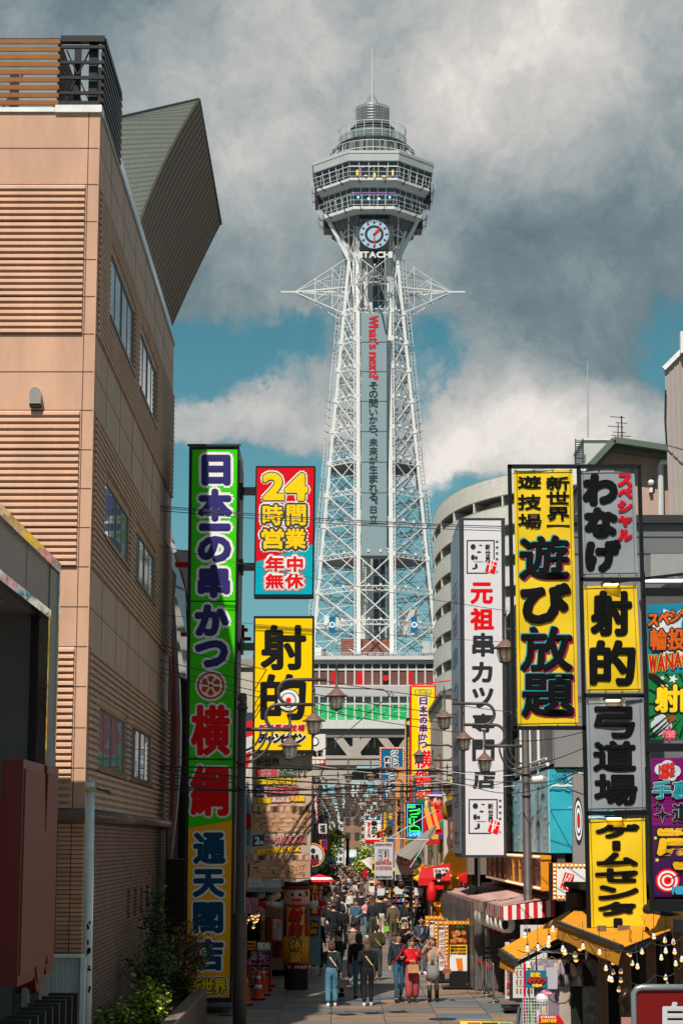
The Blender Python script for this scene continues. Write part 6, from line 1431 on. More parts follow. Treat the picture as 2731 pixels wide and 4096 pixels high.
for x, z0, z1, w in ((-.07, .06, .17, .05), (.02, .04, .12, .036), (-.085, -.03, .06, .018), (-.055, -.03, .06, .018), (.012, -.03, .04, .014), (.034, -.03, .04, .014)): mb.box(o.x + x - w / 2, o.x + x + w / 2, o.y - .006, o.y, o.z + z0, o.z + z1, WH)
for x in (-.05, .12): mb.tube([o + VV((x + .055 * cos(2 * pi * i / 14), -.004, -.14 + .055 * sin(2 * pi * i / 14))) for i in range(15)], .008, WH, 4, False)
for a, b in (((-.05, -.14), (.0, -.06)), ((.0, -.06), (.08, -.06)), ((.08, -.06), (.035, -.14)), ((.035, -.14), (.0, -.06)), ((.08, -.05), (.12, -.14))): mb.bar(o + VV((a[0], -.004, a[1])), o + VV((b[0], -.004, b[1])), .012, .008, WH, up=(0, 1, 0))
mb.build('pictograms', bs)
mb = MB(); px_box(mb, 1642, 3478, 1676, 3497, 92.7, .02, C((220, 220, 220))); pl = plane_y(92.68)
for i, ch in enumerate('9-22'): put(mb, ch, (1645 + i * 8, 3482 if ch != '-' else 3487, 1651 + i * 8, 3494 if ch != '-' else 3489), [(INK, .6)], pl)
mb.build('time_plate', bs)
# ---------------------------------------------------------------- overhead cables
def cable(a, b, r=.011, sag=.12, mat=None, lab='thin black cable crossing the street above the lanterns', grp='overhead cables'):
 p, q = P(*a), P(*b); n = 14
 mb = MB(); mb.tube([p.lerp(q, i / n) - VV((0, 0, sag * 4 * (i / n) * (1 - i / n))) for i in range(n + 1)], r, mat or CB, 5)
 return tag(mb.build('overhead_cable'), lab, 'cable', grp)
CW_ = M('cable_pale', (196, 196, 190), .5)
for i, (d, r) in enumerate(((0, .011), (7, .009), (18, .010))): cable((640, 2024 + d, 45.5), (2310, 2112 + d, 45.5), r, .1, lab='black cable crossing over the hiragana on the green sign tower and opening-hours sign')
cable((640, 2182, 45), (2060, 2448, 45), .007, .1, lab='thin cable slanting below the opening-hours sign'); cable((640, 2458, 45), (2060, 2570, 45), .006, .06, lab='thin cable crossing the top of the yellow shooting sign')
for a, b in ((2580, 2740), (2640, 2800), (2672, 2838), (2690, 2870)): cable((640, a, 45), (1830, b + 60, 52), .010, .14, lab='thin black cable slanting over the red wheel emblem and lower yellow sign')
bund = [(3066, 3086, .02, 0), (3074, 3150, .018, .1), (3090, 3160, .012, .2), (3112, 3066, .012, .1), (3118, 3180, .01, .2), (3134, 3140, .014, .25), (3150, 3116, .009, .15), (3158, 3130, .012, .1), (3020, 3100, .009, .05)]
for a, b, r, s_ in bund: cable((640, a, 44.5), (1830, b, 50), r, s_, lab='black cable in the thick bundle across the red characters and dining room banner')
for a, b, s_ in ((3060, 3110, .1), (3100, 3128, .15), (3140, 3092, .05)): cable((1250, a, 70), (1830, b, 62), .012, s_, CW_, 'pale cable in the bundle above the far lanterns')
for k, (xa, a, xb, b) in enumerate(((1240, 3180, 1700, 3190), (1240, 3215, 1660, 3240), (1250, 3250, 1600, 3290), (1255, 3290, 1580, 3270), (1245, 3160, 1640, 3200), (1260, 3310, 1560, 3330))): cable((xa, a, 110 + 12 * k), (xb, b, 112 + 12 * k), .022, .3, lab='black cable strung among the far lamps')
mb = MB(); pts = [P(1250, 2745, 60), P(1400, 2754, 60), P(1530, 2757, 60), P(1550, 2770, 60), P(1556, 2786, 60), P(1566, 2790, 60), P(1574, 2778, 60), P(1566, 2768, 60), P(1554, 2784, 60), P(1500, 2830, 60), P(1400, 2918, 60), P(1300, 2994, 60), P(1240, 3022, 60)]
mb.tube(pts, .016, CB, 6); tag(mb.build('overhead_cable'), 'thick black cable with a loop slanting down in front of the green netting', 'cable', 'overhead cables')
for a, b, s_ in (((1830, 3130, 47.5), (2100, 3090, 53.5), .2), ((1830, 3086, 47.5), (2340, 2990, 45), .2), ((1900, 3150, 46.9), (2340, 3060, 45), .35), ((2010, 3110, 50), (2340, 3070, 46), .25), ((2010, 2960, 46.5), (2340, 2925, 45), .1), ((1740, 3085, 46.5), (2060, 3125, 46.5), .1), ((1830, 2820, 46.5), (2340, 2868, 46), .05)): cable(a, b, .010, s_, lab='black cable sagging in front of the white sign and grey restaurant wall')
for a, b, s_ in (((1740, 3072, 46.5), (2060, 3100, 46.5), .08), ((1740, 3118, 46.6), (2060, 3142, 46.6), .1)): cable(a, b, .008, s_, CW_, 'pale cable in front of the white sign')
sl_ = thing('tube_light', 'white rounded street light housing fixed to the lamp post beside the white sign', 'street lamp', P(2185, 3135, 50)); mb = MB()
p, q = P(2124, 3122, 50), P(2250, 3106, 50); mb.tube([p, p.lerp(q, .03), q.lerp(p, .03), q], [.06, .1, .1, .06], M('housing_white', (216, 210, 200), .4), 12); mb.bar(p + VV((-.25, 0, .06)), p + VV((.1, 0, .1)), .04, .04, LM); mb.build('housing', sl_)
mb = MB(); rr = random.Random(6)
for i in range(26):
 a = P(2300 + rr.uniform(-50, 40), 3110 + rr.uniform(-40, 60), 46.5); pts = [a]
 for k in range(5): pts.append(pts[-1] + VV((rr.uniform(-.12, .12), 0, rr.uniform(-.12, .12))))
 mb.tube(pts, .008, CB, 4)
tag(mb.build('cable_tangle'), 'tangle of black cables left of the third banner', 'cable')
# ---------------------------------------------------------------- signs further down the street
def board(name, label, cat, x0, y0, x1, y1, Y, depth, frame, face, border, group=None, lean=0.0):
 t = thing(name, label, cat, P((x0 + x1) / 2, y1, Y), group); mb = MB(); px_box(mb, x0, y0, x1, y1, Y, depth, frame); mb.build('cabinet', t)
 mb = MB(); px_box(mb, x0 + border, y0 + border, x1 - border, y1 - border, Y - .015, .02, face); mb.build('sign_face', t)
 return t, plane_y(Y - .02)
PUR = C((104, 22, 92)); YSG = C((252, 212, 0), .4); RSG = C((222, 22, 36), .4)
t, pl = board('street_sign', 'tall yellow box sign with purple and red characters inside a red frame', 'sign', 1640, 2742, 1743, 3210, 97, 1.1, RSG, YSG, 6)
mb = MB(); px_box(mb, 1646, 3150, 1737, 3204, 96.97, .02, C((14, 96, 140))); mb.build('blue_panel', t); mb = MB()
for i, ch in enumerate('新世界'): put(mb, ch, (1660 + i * 22, 2758, 1680 + i * 22, 2780), [(WH, 4.5), (C((20, 110, 40)), 3), (YEL, 1)], pl)
for ch, a, b in (('日', 2790, 2818), ('本', 2824, 2852), ('一', 2858, 2863), ('の', 2870, 2893), ('串', 2898, 2928), ('か', 2934, 2960), ('つ', 2968, 2990)): put(mb, ch, (1678, a, 1707, b), [(WH, 5), (PUR, 1.8)], pl)
for ch, a, b in (('横', 3002, 3072), ('綱', 3078, 3146)): put(mb, ch, (1658, a, 1728, b), [(WH, 5), (C((228, 14, 20)), 2.2)], pl)
pl2 = plane_y(96.94)
for i, ch in enumerate('名門'): put(mb, ch, (1664 + i * 36, 3162, 1694 + i * 36, 3194), [(WH, 5), (C((224, 60, 24)), 2.4)], pl2)
mb.build('lettering', t)
mb = MB(); px_box(mb, 1743, 2802, 1800, 2818, 97.4, .3, RSG); px_box(mb, 1743, 2966, 1790, 2980, 97.4, .3, RSG); mb.tube([P(1650, 2740, 97.4), P(1800, 2722, 97.4)], .03, RSG, 6); mb.build('bracket', t)
t, pl = board('street_sign', 'narrow black and gold box sign behind the yellow and red sign', 'sign', 1620, 2868, 1652, 3206, 108, .6, C((214, 186, 110)), C((34, 36, 46)), 3)
mb = MB(); GD = C((226, 190, 84))
mb.disc(P(1634, 2892, 107.96), .12, (0, -1, 0), GD, 16)
for i in range(13): 
 y = 2950 + i * 18.5; px_box(mb, 1631, y, 1643, y + 14, 107.97, .01, GD); px_box(mb, 1634, y + 3, 1640, y + 11, 107.96, .01, C((34, 36, 46)))
mb.build('lettering', t)
t, pl = board('street_sign', 'blue box sign with bubble-outlined characters and a red bulb frame', 'sign', 1518, 2988, 1617, 3200, 126, .9, RSG, C((12, 100, 140), .4), 7)
mb = MB()
for ch, x0, y0, x1, y1 in (('ジ', 1564, 3002, 1590, 3022), ('ャ', 1572, 3026, 1590, 3036), ('ン', 1572, 3040, 1590, 3052), ('ボ', 1572, 3056, 1592, 3070), ('釣', 1538, 3028, 1562, 3048), ('船', 1540, 3052, 1562, 3070)): put(mb, ch, (x0, y0, x1, y1), [(WH, 4), (INK, 1)], pl)
for ch, y0, y1 in (('つ', 3082, 3110), ('り', 3120, 3158), ('吉', 3162, 3192)): put(mb, ch, (1544, y0, 1592, y1), [(WH, 5), (KK, 1.6)], pl)
mb.build('lettering', t); mb = MB()
for i in range(24):
 for x in (1521, 1613): mb.ell(P(x, 2994 + i * 8.8, 125.96), .045, .045, .045, BLB, 6, 4)
for i in range(11): mb.ell(P(1522 + i * 9, 2992, 125.96), .045, .045, .045, BLB, 6, 4)
mb.build('bulbs', t)
WDB = M('wood_board', (214, 142, 84), .6, var=.1, scale=1, streak=.1)
t = thing('wood_sign', 'tall plain wooden sign board with black brush strokes beside the neon sign', 'sign', P(1610, 3480, 119)); mb = MB(); px_box(mb, 1580, 3068, 1622, 3480, 119, .5, WDB); px_box(mb, 1622, 3200, 1652, 3480, 119.3, .5, WDB); mb.build('board', t)
mb = MB(); pl = plane_y(118.97)
for i, y in enumerate((3196, 3240, 3270, 3310)): put(mb, 'さかばヤ'[i], (1590, y, 1614, y + 30), [(INK, 3), (INK, 1.5)], pl)
mb.build('lettering', t)
NG = M('neon_green', (40, 230, 90), .4, var=0, emit=1.2); NB = M('neon_blue', (70, 170, 230), .4, var=0, emit=1.0)
t, pl = board('neon_sign', 'black sign with green and blue neon tubing in the middle of the right side', 'sign', 1622, 3212, 1694, 3354, 91.5, .4, BLK, C((14, 26, 30)), 4)
mb = MB()
def neon(pts, m_, r=.022): mb.tube([pl(x, y, .02) for x, y in pts], r, m_, 5)
neon([(1628, 3218), (1688, 3218), (1688, 3348), (1628, 3348), (1628, 3218)], NB, .018)
neon([(1636, 3244), (1672, 3240), (1668, 3256), (1640, 3258), (1644, 3268), (1668, 3268)], NG); neon([(1670, 3258), (1680, 3248), (1678, 3236), (1672, 3236)], NG); neon([(1654, 3274), (1656, 3302)], NG); neon([(1636, 3324), (1640, 3308), (1656, 3302), (1674, 3308), (1680, 3324), (1636, 3324)], NG)
for i, ch in enumerate('新世界'): put(mb, ch, (1632 + i * 10, 3222, 1640 + i * 10, 3232), [(NG, .7)], pl)
for i, ch in enumerate('浪花'): put(mb, ch, (1634, 3272 + i * 12, 1643, 3282 + i * 12), [(NG, .7)], pl)
for i, ch in enumerate('GAME'): put(mb, ch, (1634 + i * 13, 3328, 1645 + i * 13, 3344), [(NB, 1.2)], pl)
mb.build('neon_tubes', t)
t, pl = board('street_sign', 'white sign with a price in red brush figures and a border of red bulbs', 'sign', 1456, 3258, 1526, 3374, 142, .5, C((186, 40, 40)), C((222, 222, 220), .4), 5)
mb = MB(); px_box(mb, 1461, 3263, 1521, 3280, 141.97, .02, C((14, 80, 130))); px_box(mb, 1461, 3358, 1521, 3370, 141.97, .02, RED); pl2 = plane_y(141.94)
for i, ch in enumerate('Asahi'): put(mb, ch, (1474 + i * 7, 3266 if ch not in 'as' else 3269, 1480 + i * 7 - (3 if ch == 'i' else 0), 3277), [(WH, .8)], pl2, shear=.25)
for i, ch in enumerate('120円'): put(mb, ch, (1470, 3290 + i * 16, 1480, 3303 + i * 16), [(RED if ch != '円' else INK, .9)], pl)
for i, ch in enumerate('串カツ'): put(mb, ch, (1486, 3284 + i * 22, 1506, 3304 + i * 22), [(INK, 2), (INK, 1)], pl)
mb.build('lettering', t); mb = MB()
for i in range(14):
 for x in (1458, 1523): mb.ell(P(x, 3261 + i * 8.4, 141.96), .05, .05, .05, BLB, 6, 4)
for i in range(8): mb.ell(P(1460 + i * 9, 3260, 141.96), .05, .05, .05, BLB, 6, 4)
mb.build('bulbs', t)
t = thing('shop_sign', 'slanted pale sign with black and red characters over the far right shops', 'sign', P(1540, 3370, 128)); mb = MB(); mb.prism([P(1500, 3332, 128), P(1500, 3356, 128), P(1582, 3336, 128), P(1582, 3306, 128)], (0, .2, 0), C((216, 196, 176))); mb.prism([P(1500, 3332, 127.9), P(1582, 3306, 127.9), P(1582, 3300, 127.9), P(1498, 3326, 127.9)], (0, .3, 0), C((220, 150, 80))); mb.build('board', t)
mb = MB(); pl = plane_y(127.95)
for i, ch in enumerate('串家よしかつ'): put(mb, ch, (1508 + i * 12, 3334 - i * 3.6, 1518 + i * 12, 3350 - i * 3.6), [(RED if i == 1 else INK, 1)], pl)
mb.build('lettering', t)
def logo_banner(label, x0, y0, x1, y1, Y, faded, top, lines, mat):
 t = thing('hanging_sign', label, 'banner', P((x0 + x1) / 2, y1, Y)); mb = MB(); px_box(mb, x0, y0, x1, y1, Y, .04, mat)
 mb.build('cloth', t); pl = plane_y(Y - .012); mb = MB(); s_ = (x1 - x0) * .52
 seal_logo(mb, x0 + (x1 - x0) * .2, y0 + (y1 - y0) * (.2 if top else .06), s_, pl)
 if top:
  for i, ch in enumerate(top): put(mb, ch, (x0 + 4 + i * (x1 - x0 - 8) / len(top), y0 + 6, x0 + 2 + (i + 1) * (x1 - x0 - 8) / len(top), y0 + 15), [(C((150, 60, 60)), .6)], pl)
 for k, (s, col, fy, h) in enumerate(lines):
  w = (x1 - x0 - 8) / len(s)
  for i, ch in enumerate(s):
   if ch != ' ': put(mb, ch, (x0 + 4 + i * w, y0 + (y1 - y0) * fy, x0 + 3 + (i + 1) * w, y0 + (y1 - y0) * fy + h), [(col, .7)], pl)
 mb.build('lettering', t); return t
logo_banner('faded white hanging banner with a square brush logo over the right stalls', 1497, 3368, 1571, 3517, 80, 1, '元祖串カツ専門店', [('総本店', C((170, 90, 90)), .52, 12), ('大阪名物', C((190, 120, 120)), .64, 16), ('宴会予約受付中', C((70, 70, 74)), .91, 9)], M('faded_cloth', (190, 190, 194), .8, var=.08, scale=2))
logo_banner('beige sign panel with a square brush logo and two lines of floor information', 1578, 3408, 1652, 3522, 76, 0, '', [('1Fカウンター', KK, .80, 9), ('2F座敷あり', KK, .90, 9)], M('beige_sign', (186, 180, 166), .7, var=.06))
mb = MB(); sheet(mb, P(1576, 3415, 75.8), P(1640, 3440, 74), P(1740, 3330, 74), P(1740, 3300, 78), M('grey_tarp', (134, 126, 120), .8, var=.1, scale=1), 8, .1); tag(mb.build('grey_tarp'), 'sloping grey tarpaulin above the beige sign panel', 'awning')
mb = MB(); sheet(mb, P(1434, 3436, 112), P(1500, 3492, 106), P(1506, 3430, 106), P(1480, 3428, 112), M('pale_tarp', (196, 184, 180), .8), 6, .2); tag(mb.build('pale_canopy'), 'pale sagging canopy at the far right of the crowded street', 'awning')
for a, b in (((1560, 3350), (1745, 3240)), ((1540, 3352), (1740, 3362)), ((1700, 3500), (1790, 3440)), ((1640, 3470), (1745, 3300))): 
 mb = MB(); mb.tube([P(*a, 73), P(*b, 73)], .02, C((200, 198, 196)), 5); tag(mb.build('awning_strut'), 'thin pale strut holding the tarpaulins over the right stalls', 'strut', 'awning struts')
t, pl = board('street_sign', 'white box sign with a red lower strip at the left above the far lamps', 'sign', 1234, 2936, 1302, 3060, 112, .5, C((190, 188, 186)), C((220, 214, 206), .5), 2)
mb = MB(); px_box(mb, 1236, 3036, 1301, 3059, 111.97, .02, C((186, 24, 38))); mb.disc(P(1258, 2966, 111.97), .26, (0, -1, 0), KK, 20, .01); mb.disc(P(1258, 2966, 111.95), .2, (0, -1, 0), WH, 20, .01); pl2 = plane_y(111.94)
for i, ch in enumerate('鶴亀家'): put(mb, ch, (1220 + i * 25, 3000, 1242 + i * 25, 3026), [(INK, 1)], pl)
for i, ch in enumerate('営業中'): put(mb, ch, (1246 + i * 17, 3041, 1260 + i * 17, 3055), [(WH, 1.2)], pl2)
mb.build('lettering', t)
t, pl = board('street_sign', 'narrow dark red vertical sign with white characters at the left', 'sign', 1253, 3130, 1274, 3300, 104, .4, C((60, 20, 24)), C((124, 18, 32)), 1.5)
mb = MB(); vput(mb, '串かつホルモン焼き', 1263, 3136, 3296, 12, [(WH, .8)], pl); mb.build('lettering', t)
t, pl = board('street_sign', 'white square sign at the far left below the narrow red sign', 'sign', 1272, 3294, 1308, 3336, 118, .4, C((180, 60, 60)), C((200, 206, 206)), 1.5); mb = MB(); put(mb, '福', (1280, 3300, 1300, 3330), [(INK, 1)], pl); mb.build('lettering', t)
t, pl = board('street_sign', 'red sign with yellow characters and a blue panel at the far left', 'sign', 1270, 3358, 1308, 3400, 114, .3, RED, C((190, 20, 28)), 1.5); mb = MB(); px_box(mb, 1286, 3362, 1305, 3382, 113.96, .02, C((20, 60, 130)))
for i, ch in enumerate('モツ'): put(mb, ch, (1273, 3362 + i * 17, 1284, 3376 + i * 17), [(YEL, 1)], pl)
mb.build('lettering', t)
t = thing('round_sign', 'round white and red shop sign ringed with warm bulbs at the left', 'sign', P(1256, 3462, 84)); mb = MB(); c = P(1252, 3420, 84); mb.disc(c, .42, (0, -1, 0), C((206, 206, 204)), 28, .12); mb.prism([P(1226, 3436, 83.85), P(1278, 3436, 83.85), P(1262, 3458, 83.85), P(1240, 3458, 83.85)], (0, -.02, 0), C((140, 22, 36))); mb.build('sign_face', t)
mb = MB(); pl = plane_y(83.84)
for i, ch in enumerate('鶴亀家'): put(mb, ch, (1228 + i * 16, 3418, 1242 + i * 16, 3434), [(INK, .8)], pl)
mb.disc(P(1252, 3402, 83.86), .1, (0, -1, 0), KK, 14, .01); mb.build('lettering', t); mb = MB()
for i in range(20): a = -1.6 + i * .17; mb.ell(c + VV((.48 * cos(a), -.1, .48 * sin(a))), .022, .022, .022, M('bulb_orange', (255, 150, 60), .4, var=0, emit=1.5), 6, 4)
mb.build('bulbs', t)
fg = thing('festival_figure', 'brightly coloured festival statue with a headband leaning out above the right stalls', 'statue', P(1745, 3330, 86)); SK = M('painted_skin', (226, 168, 140), .45)
mb = MB(); c = P(1742, 3202, 86); mb.ell(c, .30, .28, .40, SK, 16, 10); mb.ell(c + VV((-.27, -.1, -.02)), .08, .08, .07, SK, 8, 6); mb.tube([c + VV((0, 0, -.3)), c + VV((.1, .1, -.6))], [.16, .2], SK, 10); mb.tube([c + VV((-.1, 0, -.75)), c + VV((-.45, -.2, -.4)), c + VV((-.42, -.3, .0))], [.11, .09, .07], SK, 8); mb.ell(c + VV((-.42, -.3, .08)), .1, .08, .1, SK, 8, 6); mb.build('head', fg, True)
mb = MB(); mb.ell(c + VV((.03, .03, .2)), .315, .3, .26, C((86, 70, 140)), 14, 8); mb.box(c.x - .32, c.x + .34, c.y - .3, c.y + .3, c.z + .16, c.z + .26, C((226, 224, 230))); mb.bar(c + VV((-.3, -.28, .0)), c + VV((.1, -.32, -.45)), .07, .04, RED); mb.bar(c + VV((.32, -.1, .1)), c + VV((.05, -.32, -.45)), .07, .04, RED); mb.build('headband', fg)
mb = MB(); b0 = P(1758, 3300, 86); mb.lathe([(.5, -.45), (.58, -.1), (.5, .35), (.25, .65)], b0, C((204, 26, 34)), 14); mb.bar(b0 + VV((-.62, -.3, .75)), b0 + VV((-.35, -.5, -.45)), .22, .14, C((226, 150, 60))); mb.bar(b0 + VV((-.35, -.4, .8)), b0 + VV((-.1, -.55, -.2)), .16, .12, C((226, 150, 60))); mb.ell(b0 + VV((.1, -.5, 0)), .2, .08, .25, C((40, 120, 100)), 10, 6); mb.ell(b0 + VV((.3, -.4, .2)), .12, .08, .15, WH, 10, 6); mb.box(b0.x - .4, b0.x + .2, b0.y - .65, b0.y + .3, b0.z - .62, b0.z - .42, C((220, 176, 60))); mb.box(b0.x - .1, b0.x + .25, b0.y - .68, b0.y - .6, b0.z - .58, b0.z - .40, C((60, 60, 150))); mb.build('costume', fg)
mb = MB()
for dx in (-.14, .1): mb.ell(c + VV((dx - .03, -.27, .03)), .04, .025, .022, INK, 8, 5); mb.bar(c + VV((dx - .09, -.28, .10)), c + VV((dx + .05, -.28, .12)), .025, .02, INK)
mb.ell(c + VV((-.04, -.3, -.08)), .045, .05, .05, SK, 8, 6); mb.ell(c + VV((-.03, -.27, -.2)), .09, .03, .03, RED, 8, 5); mb.build('face_paint', fg)
gd = thing('gourd_ornament', 'big mustard coloured gourd ornament peeking out beside the white sign', 'ornament', P(1800, 3285, 84)); mb = MB(); c = P(1806, 3230, 84); mb.lathe([(.05, -.62), (.36, -.5), (.46, -.2), (.38, .12), (.2, .32), (.27, .55), (.25, .8), (.1, 1.1), (.06, 1.35)], c, M('gourd_gold', (168, 130, 44), .35, metal=.3), 20); mb.build('gourd', gd, True)
fs_ = thing('wave_sculpture', 'blue and white curling wave ornament on the wall left of the white sign', 'sculpture', P(1790, 3130, 88)); mb = MB()
for k in range(5):
 b0 = P(1786, 2960 + k * 38, 88); mb.tube([b0 + VV((.25 * sin(a * .9) * (1 if k % 2 else -.6), -.1 * a, .3 * cos(a * .9))) for a in range(5)], [.16, .14, .11, .08, .03], C((60, 130, 170)) if k % 2 else WH, 8)
mb.build('waves', fs_, True)
rr = random.Random(21)
def rowbuild(x0, x1, y0, y1, h, col, lab, side, nfl):
 t = thing('shop_building', lab, 'building', ((x0 + x1) / 2, (y0 + y1) / 2, 0), 'shop buildings lining the far street'); m_ = M('shop_wall_%d_%d' % (int(y0), side), col, .8, var=.12, scale=.5, bump=.1)
 mb = MB(); mb.box(x0, x1, y0, y1, 2.9, h, m_); mb.box(x0 - .1, x1 + .1, y0 - .1, y1, h, h + .2, C((110, 106, 100))); mb.build('wall', t)
 mb = MB(); mb.box(x0 + .25, x1 - .25, y0 + .2, y1, 0, 2.9, M('shop_dark_interior', (52, 42, 36), .9, var=.4, scale=2)); mb.build('shop_front', t)
 xs_ = x1 if side < 0 else x0
 for f_ in range(nfl):
  z = 3.6 + f_ * 3.0
  if z + 1.6 > h: break
  for y in (y0 + 1.5, y0 + (y1 - y0) * .6):
   mb = MB(); mb.box(xs_ - .06, xs_ + .06, y, y + 1.8, z, z + 1.4, WFR); w = mb.build('window', t); mb = MB(); mb.box(xs_ - .08, xs_ + .08, y + .1, y + 1.7, z + .1, z + 1.3, BGL); mb.build('pane', w)
 cols = ((198, 26, 34), (228, 180, 30), (224, 220, 210), (30, 90, 140), (214, 120, 40), (30, 120, 70))
 mb = MB(); c_ = rr.choice(cols); s2 = 1 if side < 0 else -1
 mb.hexa([VV((xs_, y0 + .3, 2.5)), VV((xs_ + s2 * 1.1, y0 + .3, 2.35)), VV((xs_ + s2 * 1.1, y0 + .3, 2.42)), VV((xs_, y0 + .3, 2.95)), VV((xs_, y1 - .3, 2.5)), VV((xs_ + s2 * 1.1, y1 - .3, 2.35)), VV((xs_ + s2 * 1.1, y1 - .3, 2.42)), VV((xs_, y1 - .3, 2.95))], C((206, 22, 28) if side > 0 and y0 < 80 else ((120, 116, 112) if side < 0 and y0 < 80 else c_), .7)); mb.build('shop_awning', t)
 for k in range(0 if side > 0 and y0 < 80 else 2):
  mb = MB(); yy = y0 + (y1 - y0) * (.3 + .4 * k); c_ = rr.choice(cols); z = 3.2 + rr.uniform(0, 1); hh = rr.uniform(1.2, 2.6); mb.box(xs_ if s2 > 0 else xs_ - .7, xs_ + .7 if s2 > 0 else xs_, yy, yy + .16, z, z + hh, C(c_, .5)); mb.build('shop_sign', t)
for i, (y0, y1, h, c_, lab) in enumerate(((68, 84, 8.5, (150, 140, 130), 'narrow grey shop building first in the left far row'), (85, 104, 11, (120, 108, 98), 'brownish shop building second in the left far row'), (105, 126, 9.5, (180, 172, 160), 'pale shop building third in the left far row'), (127, 150, 12, (140, 128, 118), 'tall tan shop building fourth in the left far row'), (151, 176, 9, (168, 160, 152), 'low pale shop building fifth in the left far row'), (177, 214, 10, (130, 122, 116), 'grey shop building last in the left far row'))): rowbuild(-9, -2.75 + i * .12, y0, y1, h, c_, lab, -1, 3)
for i, (y0, y1, h, c_, lab) in enumerate(((71, 84, 5.6, (120, 110, 104), 'low dark shop building first in the right far row'), (85, 101, 10.5, (190, 182, 172), 'tall white shop building behind the yellow and red sign'), (102, 118, 10.5, (170, 160, 150), 'beige shop building third in the right far row'), (119, 138, 7.5, (120, 96, 80), 'brown shop building fourth in the right far row'), (139, 165, 8.5, (176, 170, 160), 'pale shop building fifth in the right far row'), (166, 214, 9.5, (140, 132, 124), 'grey shop building last in the right far row'))): rowbuild(4.6 - i * .12, 12, y0, y1, h, c_, lab, 1, 4)
def farb(x0, y0, x1, Y, mat, lab, rows, cols, dep=14, roof=None):
 a, b = P(x0, 3400, Y), P(x1, y0, Y); t = thing('distant_building', lab, 'building', ((a.x + b.x) / 2, Y + dep / 2, 0)); mb = MB(); mb.box(a.x, b.x, Y, Y + dep, 0, b.z, mat); mb.build('wall', t)
 if roof: 
  mb = MB(); mb.prism([(a.x - .4, Y - .4, b.z), ((a.x + b.x) / 2, Y - .4, b.z + 2.6), (b.x + .4, Y - .4, b.z)][::-1], (0, dep, 0), roof); mb.build('roof', t)
 for r in range(rows):
  for c_ in range(cols):
   w = (b.x - a.x) / cols; x = a.x + w * (c_ + .25); z = b.z - (r + .8) * (b.z / (rows + .8)); mb = MB(); mb.box(x, x + w * .5, Y - .08, Y, z, z + b.z / (rows + .8) * .5, BGL); mb.build('window', t)
farb(1372, 3252, 1446, 300, brickmat('far_brick', (164, 122, 96), (150, 108, 84), (110, 90, 76), .5, .14, .02), 'brick building with a maroon roof beyond the tower arch', 3, 2, roof=M('maroon_roof', (84, 54, 50), .7))
farb(1300, 3236, 1372, 340, M('far_white', (206, 208, 206), .7, var=.06), 'tall pale building seen through the left half of the tower arch', 8, 4)
farb(1440, 3180, 1580, 330, M('far_grey', (186, 186, 182), .7, var=.06), 'wide pale building seen through the right half of the tower arch', 9, 6)
farb(1240, 3280, 1304, 310, M('far_tan', (176, 160, 146), .7, var=.06), 'tan building at the far left end of the street', 6, 3)
farb(1372, 3130, 1450, 420, M('far_block', (196, 198, 200), .7, var=.06), 'distant white block rising behind the brick building', 8, 4)
gt = thing('street_gate', 'dark triangular street gate with yellow lettering at the far end', 'gate', P(1355, 3470, 252)); mb = MB(); a, b, c = P(1316, 3352, 252), P(1392, 3352, 252), P(1344, 3312, 252); mb.prism([a, b, c][::-1], (0, .4, 0), M('gate_dark', (64, 66, 66), .5))
for x in (1318, 1390): q = P(x, 3352, 252.2); mb.box(q.x - .2, q.x + .2, 252, 252.4, 0, q.z, M('gate_dark', (0, 0, 0)))
mb.build('arch', gt); mb = MB(); pl = plane_y(251.95); YG = C((246, 206, 20), .4)
for i, ch in enumerate('SINSEKAI'): put(mb, ch, (1338 + i * 8, 3340 - (i == 0) * 8, 1344.5 + i * 8 - (3 if ch == 'I' else 0), 3353), [(YG, 1), (YG, .5)], pl, shear=.3)
mb.bar(pl(1344, 3312, 0), pl(1326, 3338, 0), .24, .06, YG, up=(0, 1, 0)); mb.bar(pl(1326, 3338, 0), pl(1346, 3338, 0), .24, .06, YG, up=(0, 1, 0)); mb.add([pl(1336, 3336, .02), pl(1348, 3336, .02), pl(1341, 3326, .02)], [(0, 1, 2)], RED); mb.build('lettering', gt)
def tree(label, base, h, r, seed, nl=900, leaf=.3, mats=None):
 rr = random.Random(seed); t = thing('street_tree', label, 'tree', base, 'trees at the far end'); b = Vector(base); BK = M('bark', (60, 44, 34), .9)
 mb = MB(); mb.tube([b, b + VV((.05, 0, h * .45)), b + VV((0, .1, h * .8))], [.16, .11, .04], BK, 7); tips = []
 for i in range(9):
  a = rr.uniform(0, 6.28); p = b + VV((0, 0, h * rr.uniform(.35, .7))); q = p + VV((cos(a) * r * rr.uniform(.5, .95), sin(a) * r * rr.uniform(.5, .95), h * rr.uniform(.1, .3))); mb.tube([p, q], [.06, .02], BK, 5); tips.append(q)
 mb.build('trunk', t); mb = MB()
 for i in range(nl):
  c = rr.choice(tips) + VV((rr.gauss(0, r * .32), rr.gauss(0, r * .32), rr.gauss(0, h * .09))); u = VV((rr.uniform(-1, 1), rr.uniform(-1, 1), rr.uniform(-1, .6))).normalized(); v = u.orthogonal().normalized(); l = leaf * rr.uniform(.6, 1.3)
  mb.add([c - u * l * .5, c + v * l * .3, c + u * l * .5, c - v * l * .3], [(0, 1, 2, 3)], rr.choice(mats or [LEAF[0], LEAF[1], LEAF[1], LEAF[2]]))
 mb.build('crown', t)
p = G(1318, 3478); tree('dark green street tree under the far gate', (p.x, 262, 0), 6.2, 1.5, 3, 1100, .34); p = P(1482, 3400, 150); tree('small bright green tree above the far right stalls', (p.x, 152, 0), 3.9, .9, 4, 700, .22, LEAF[1:])
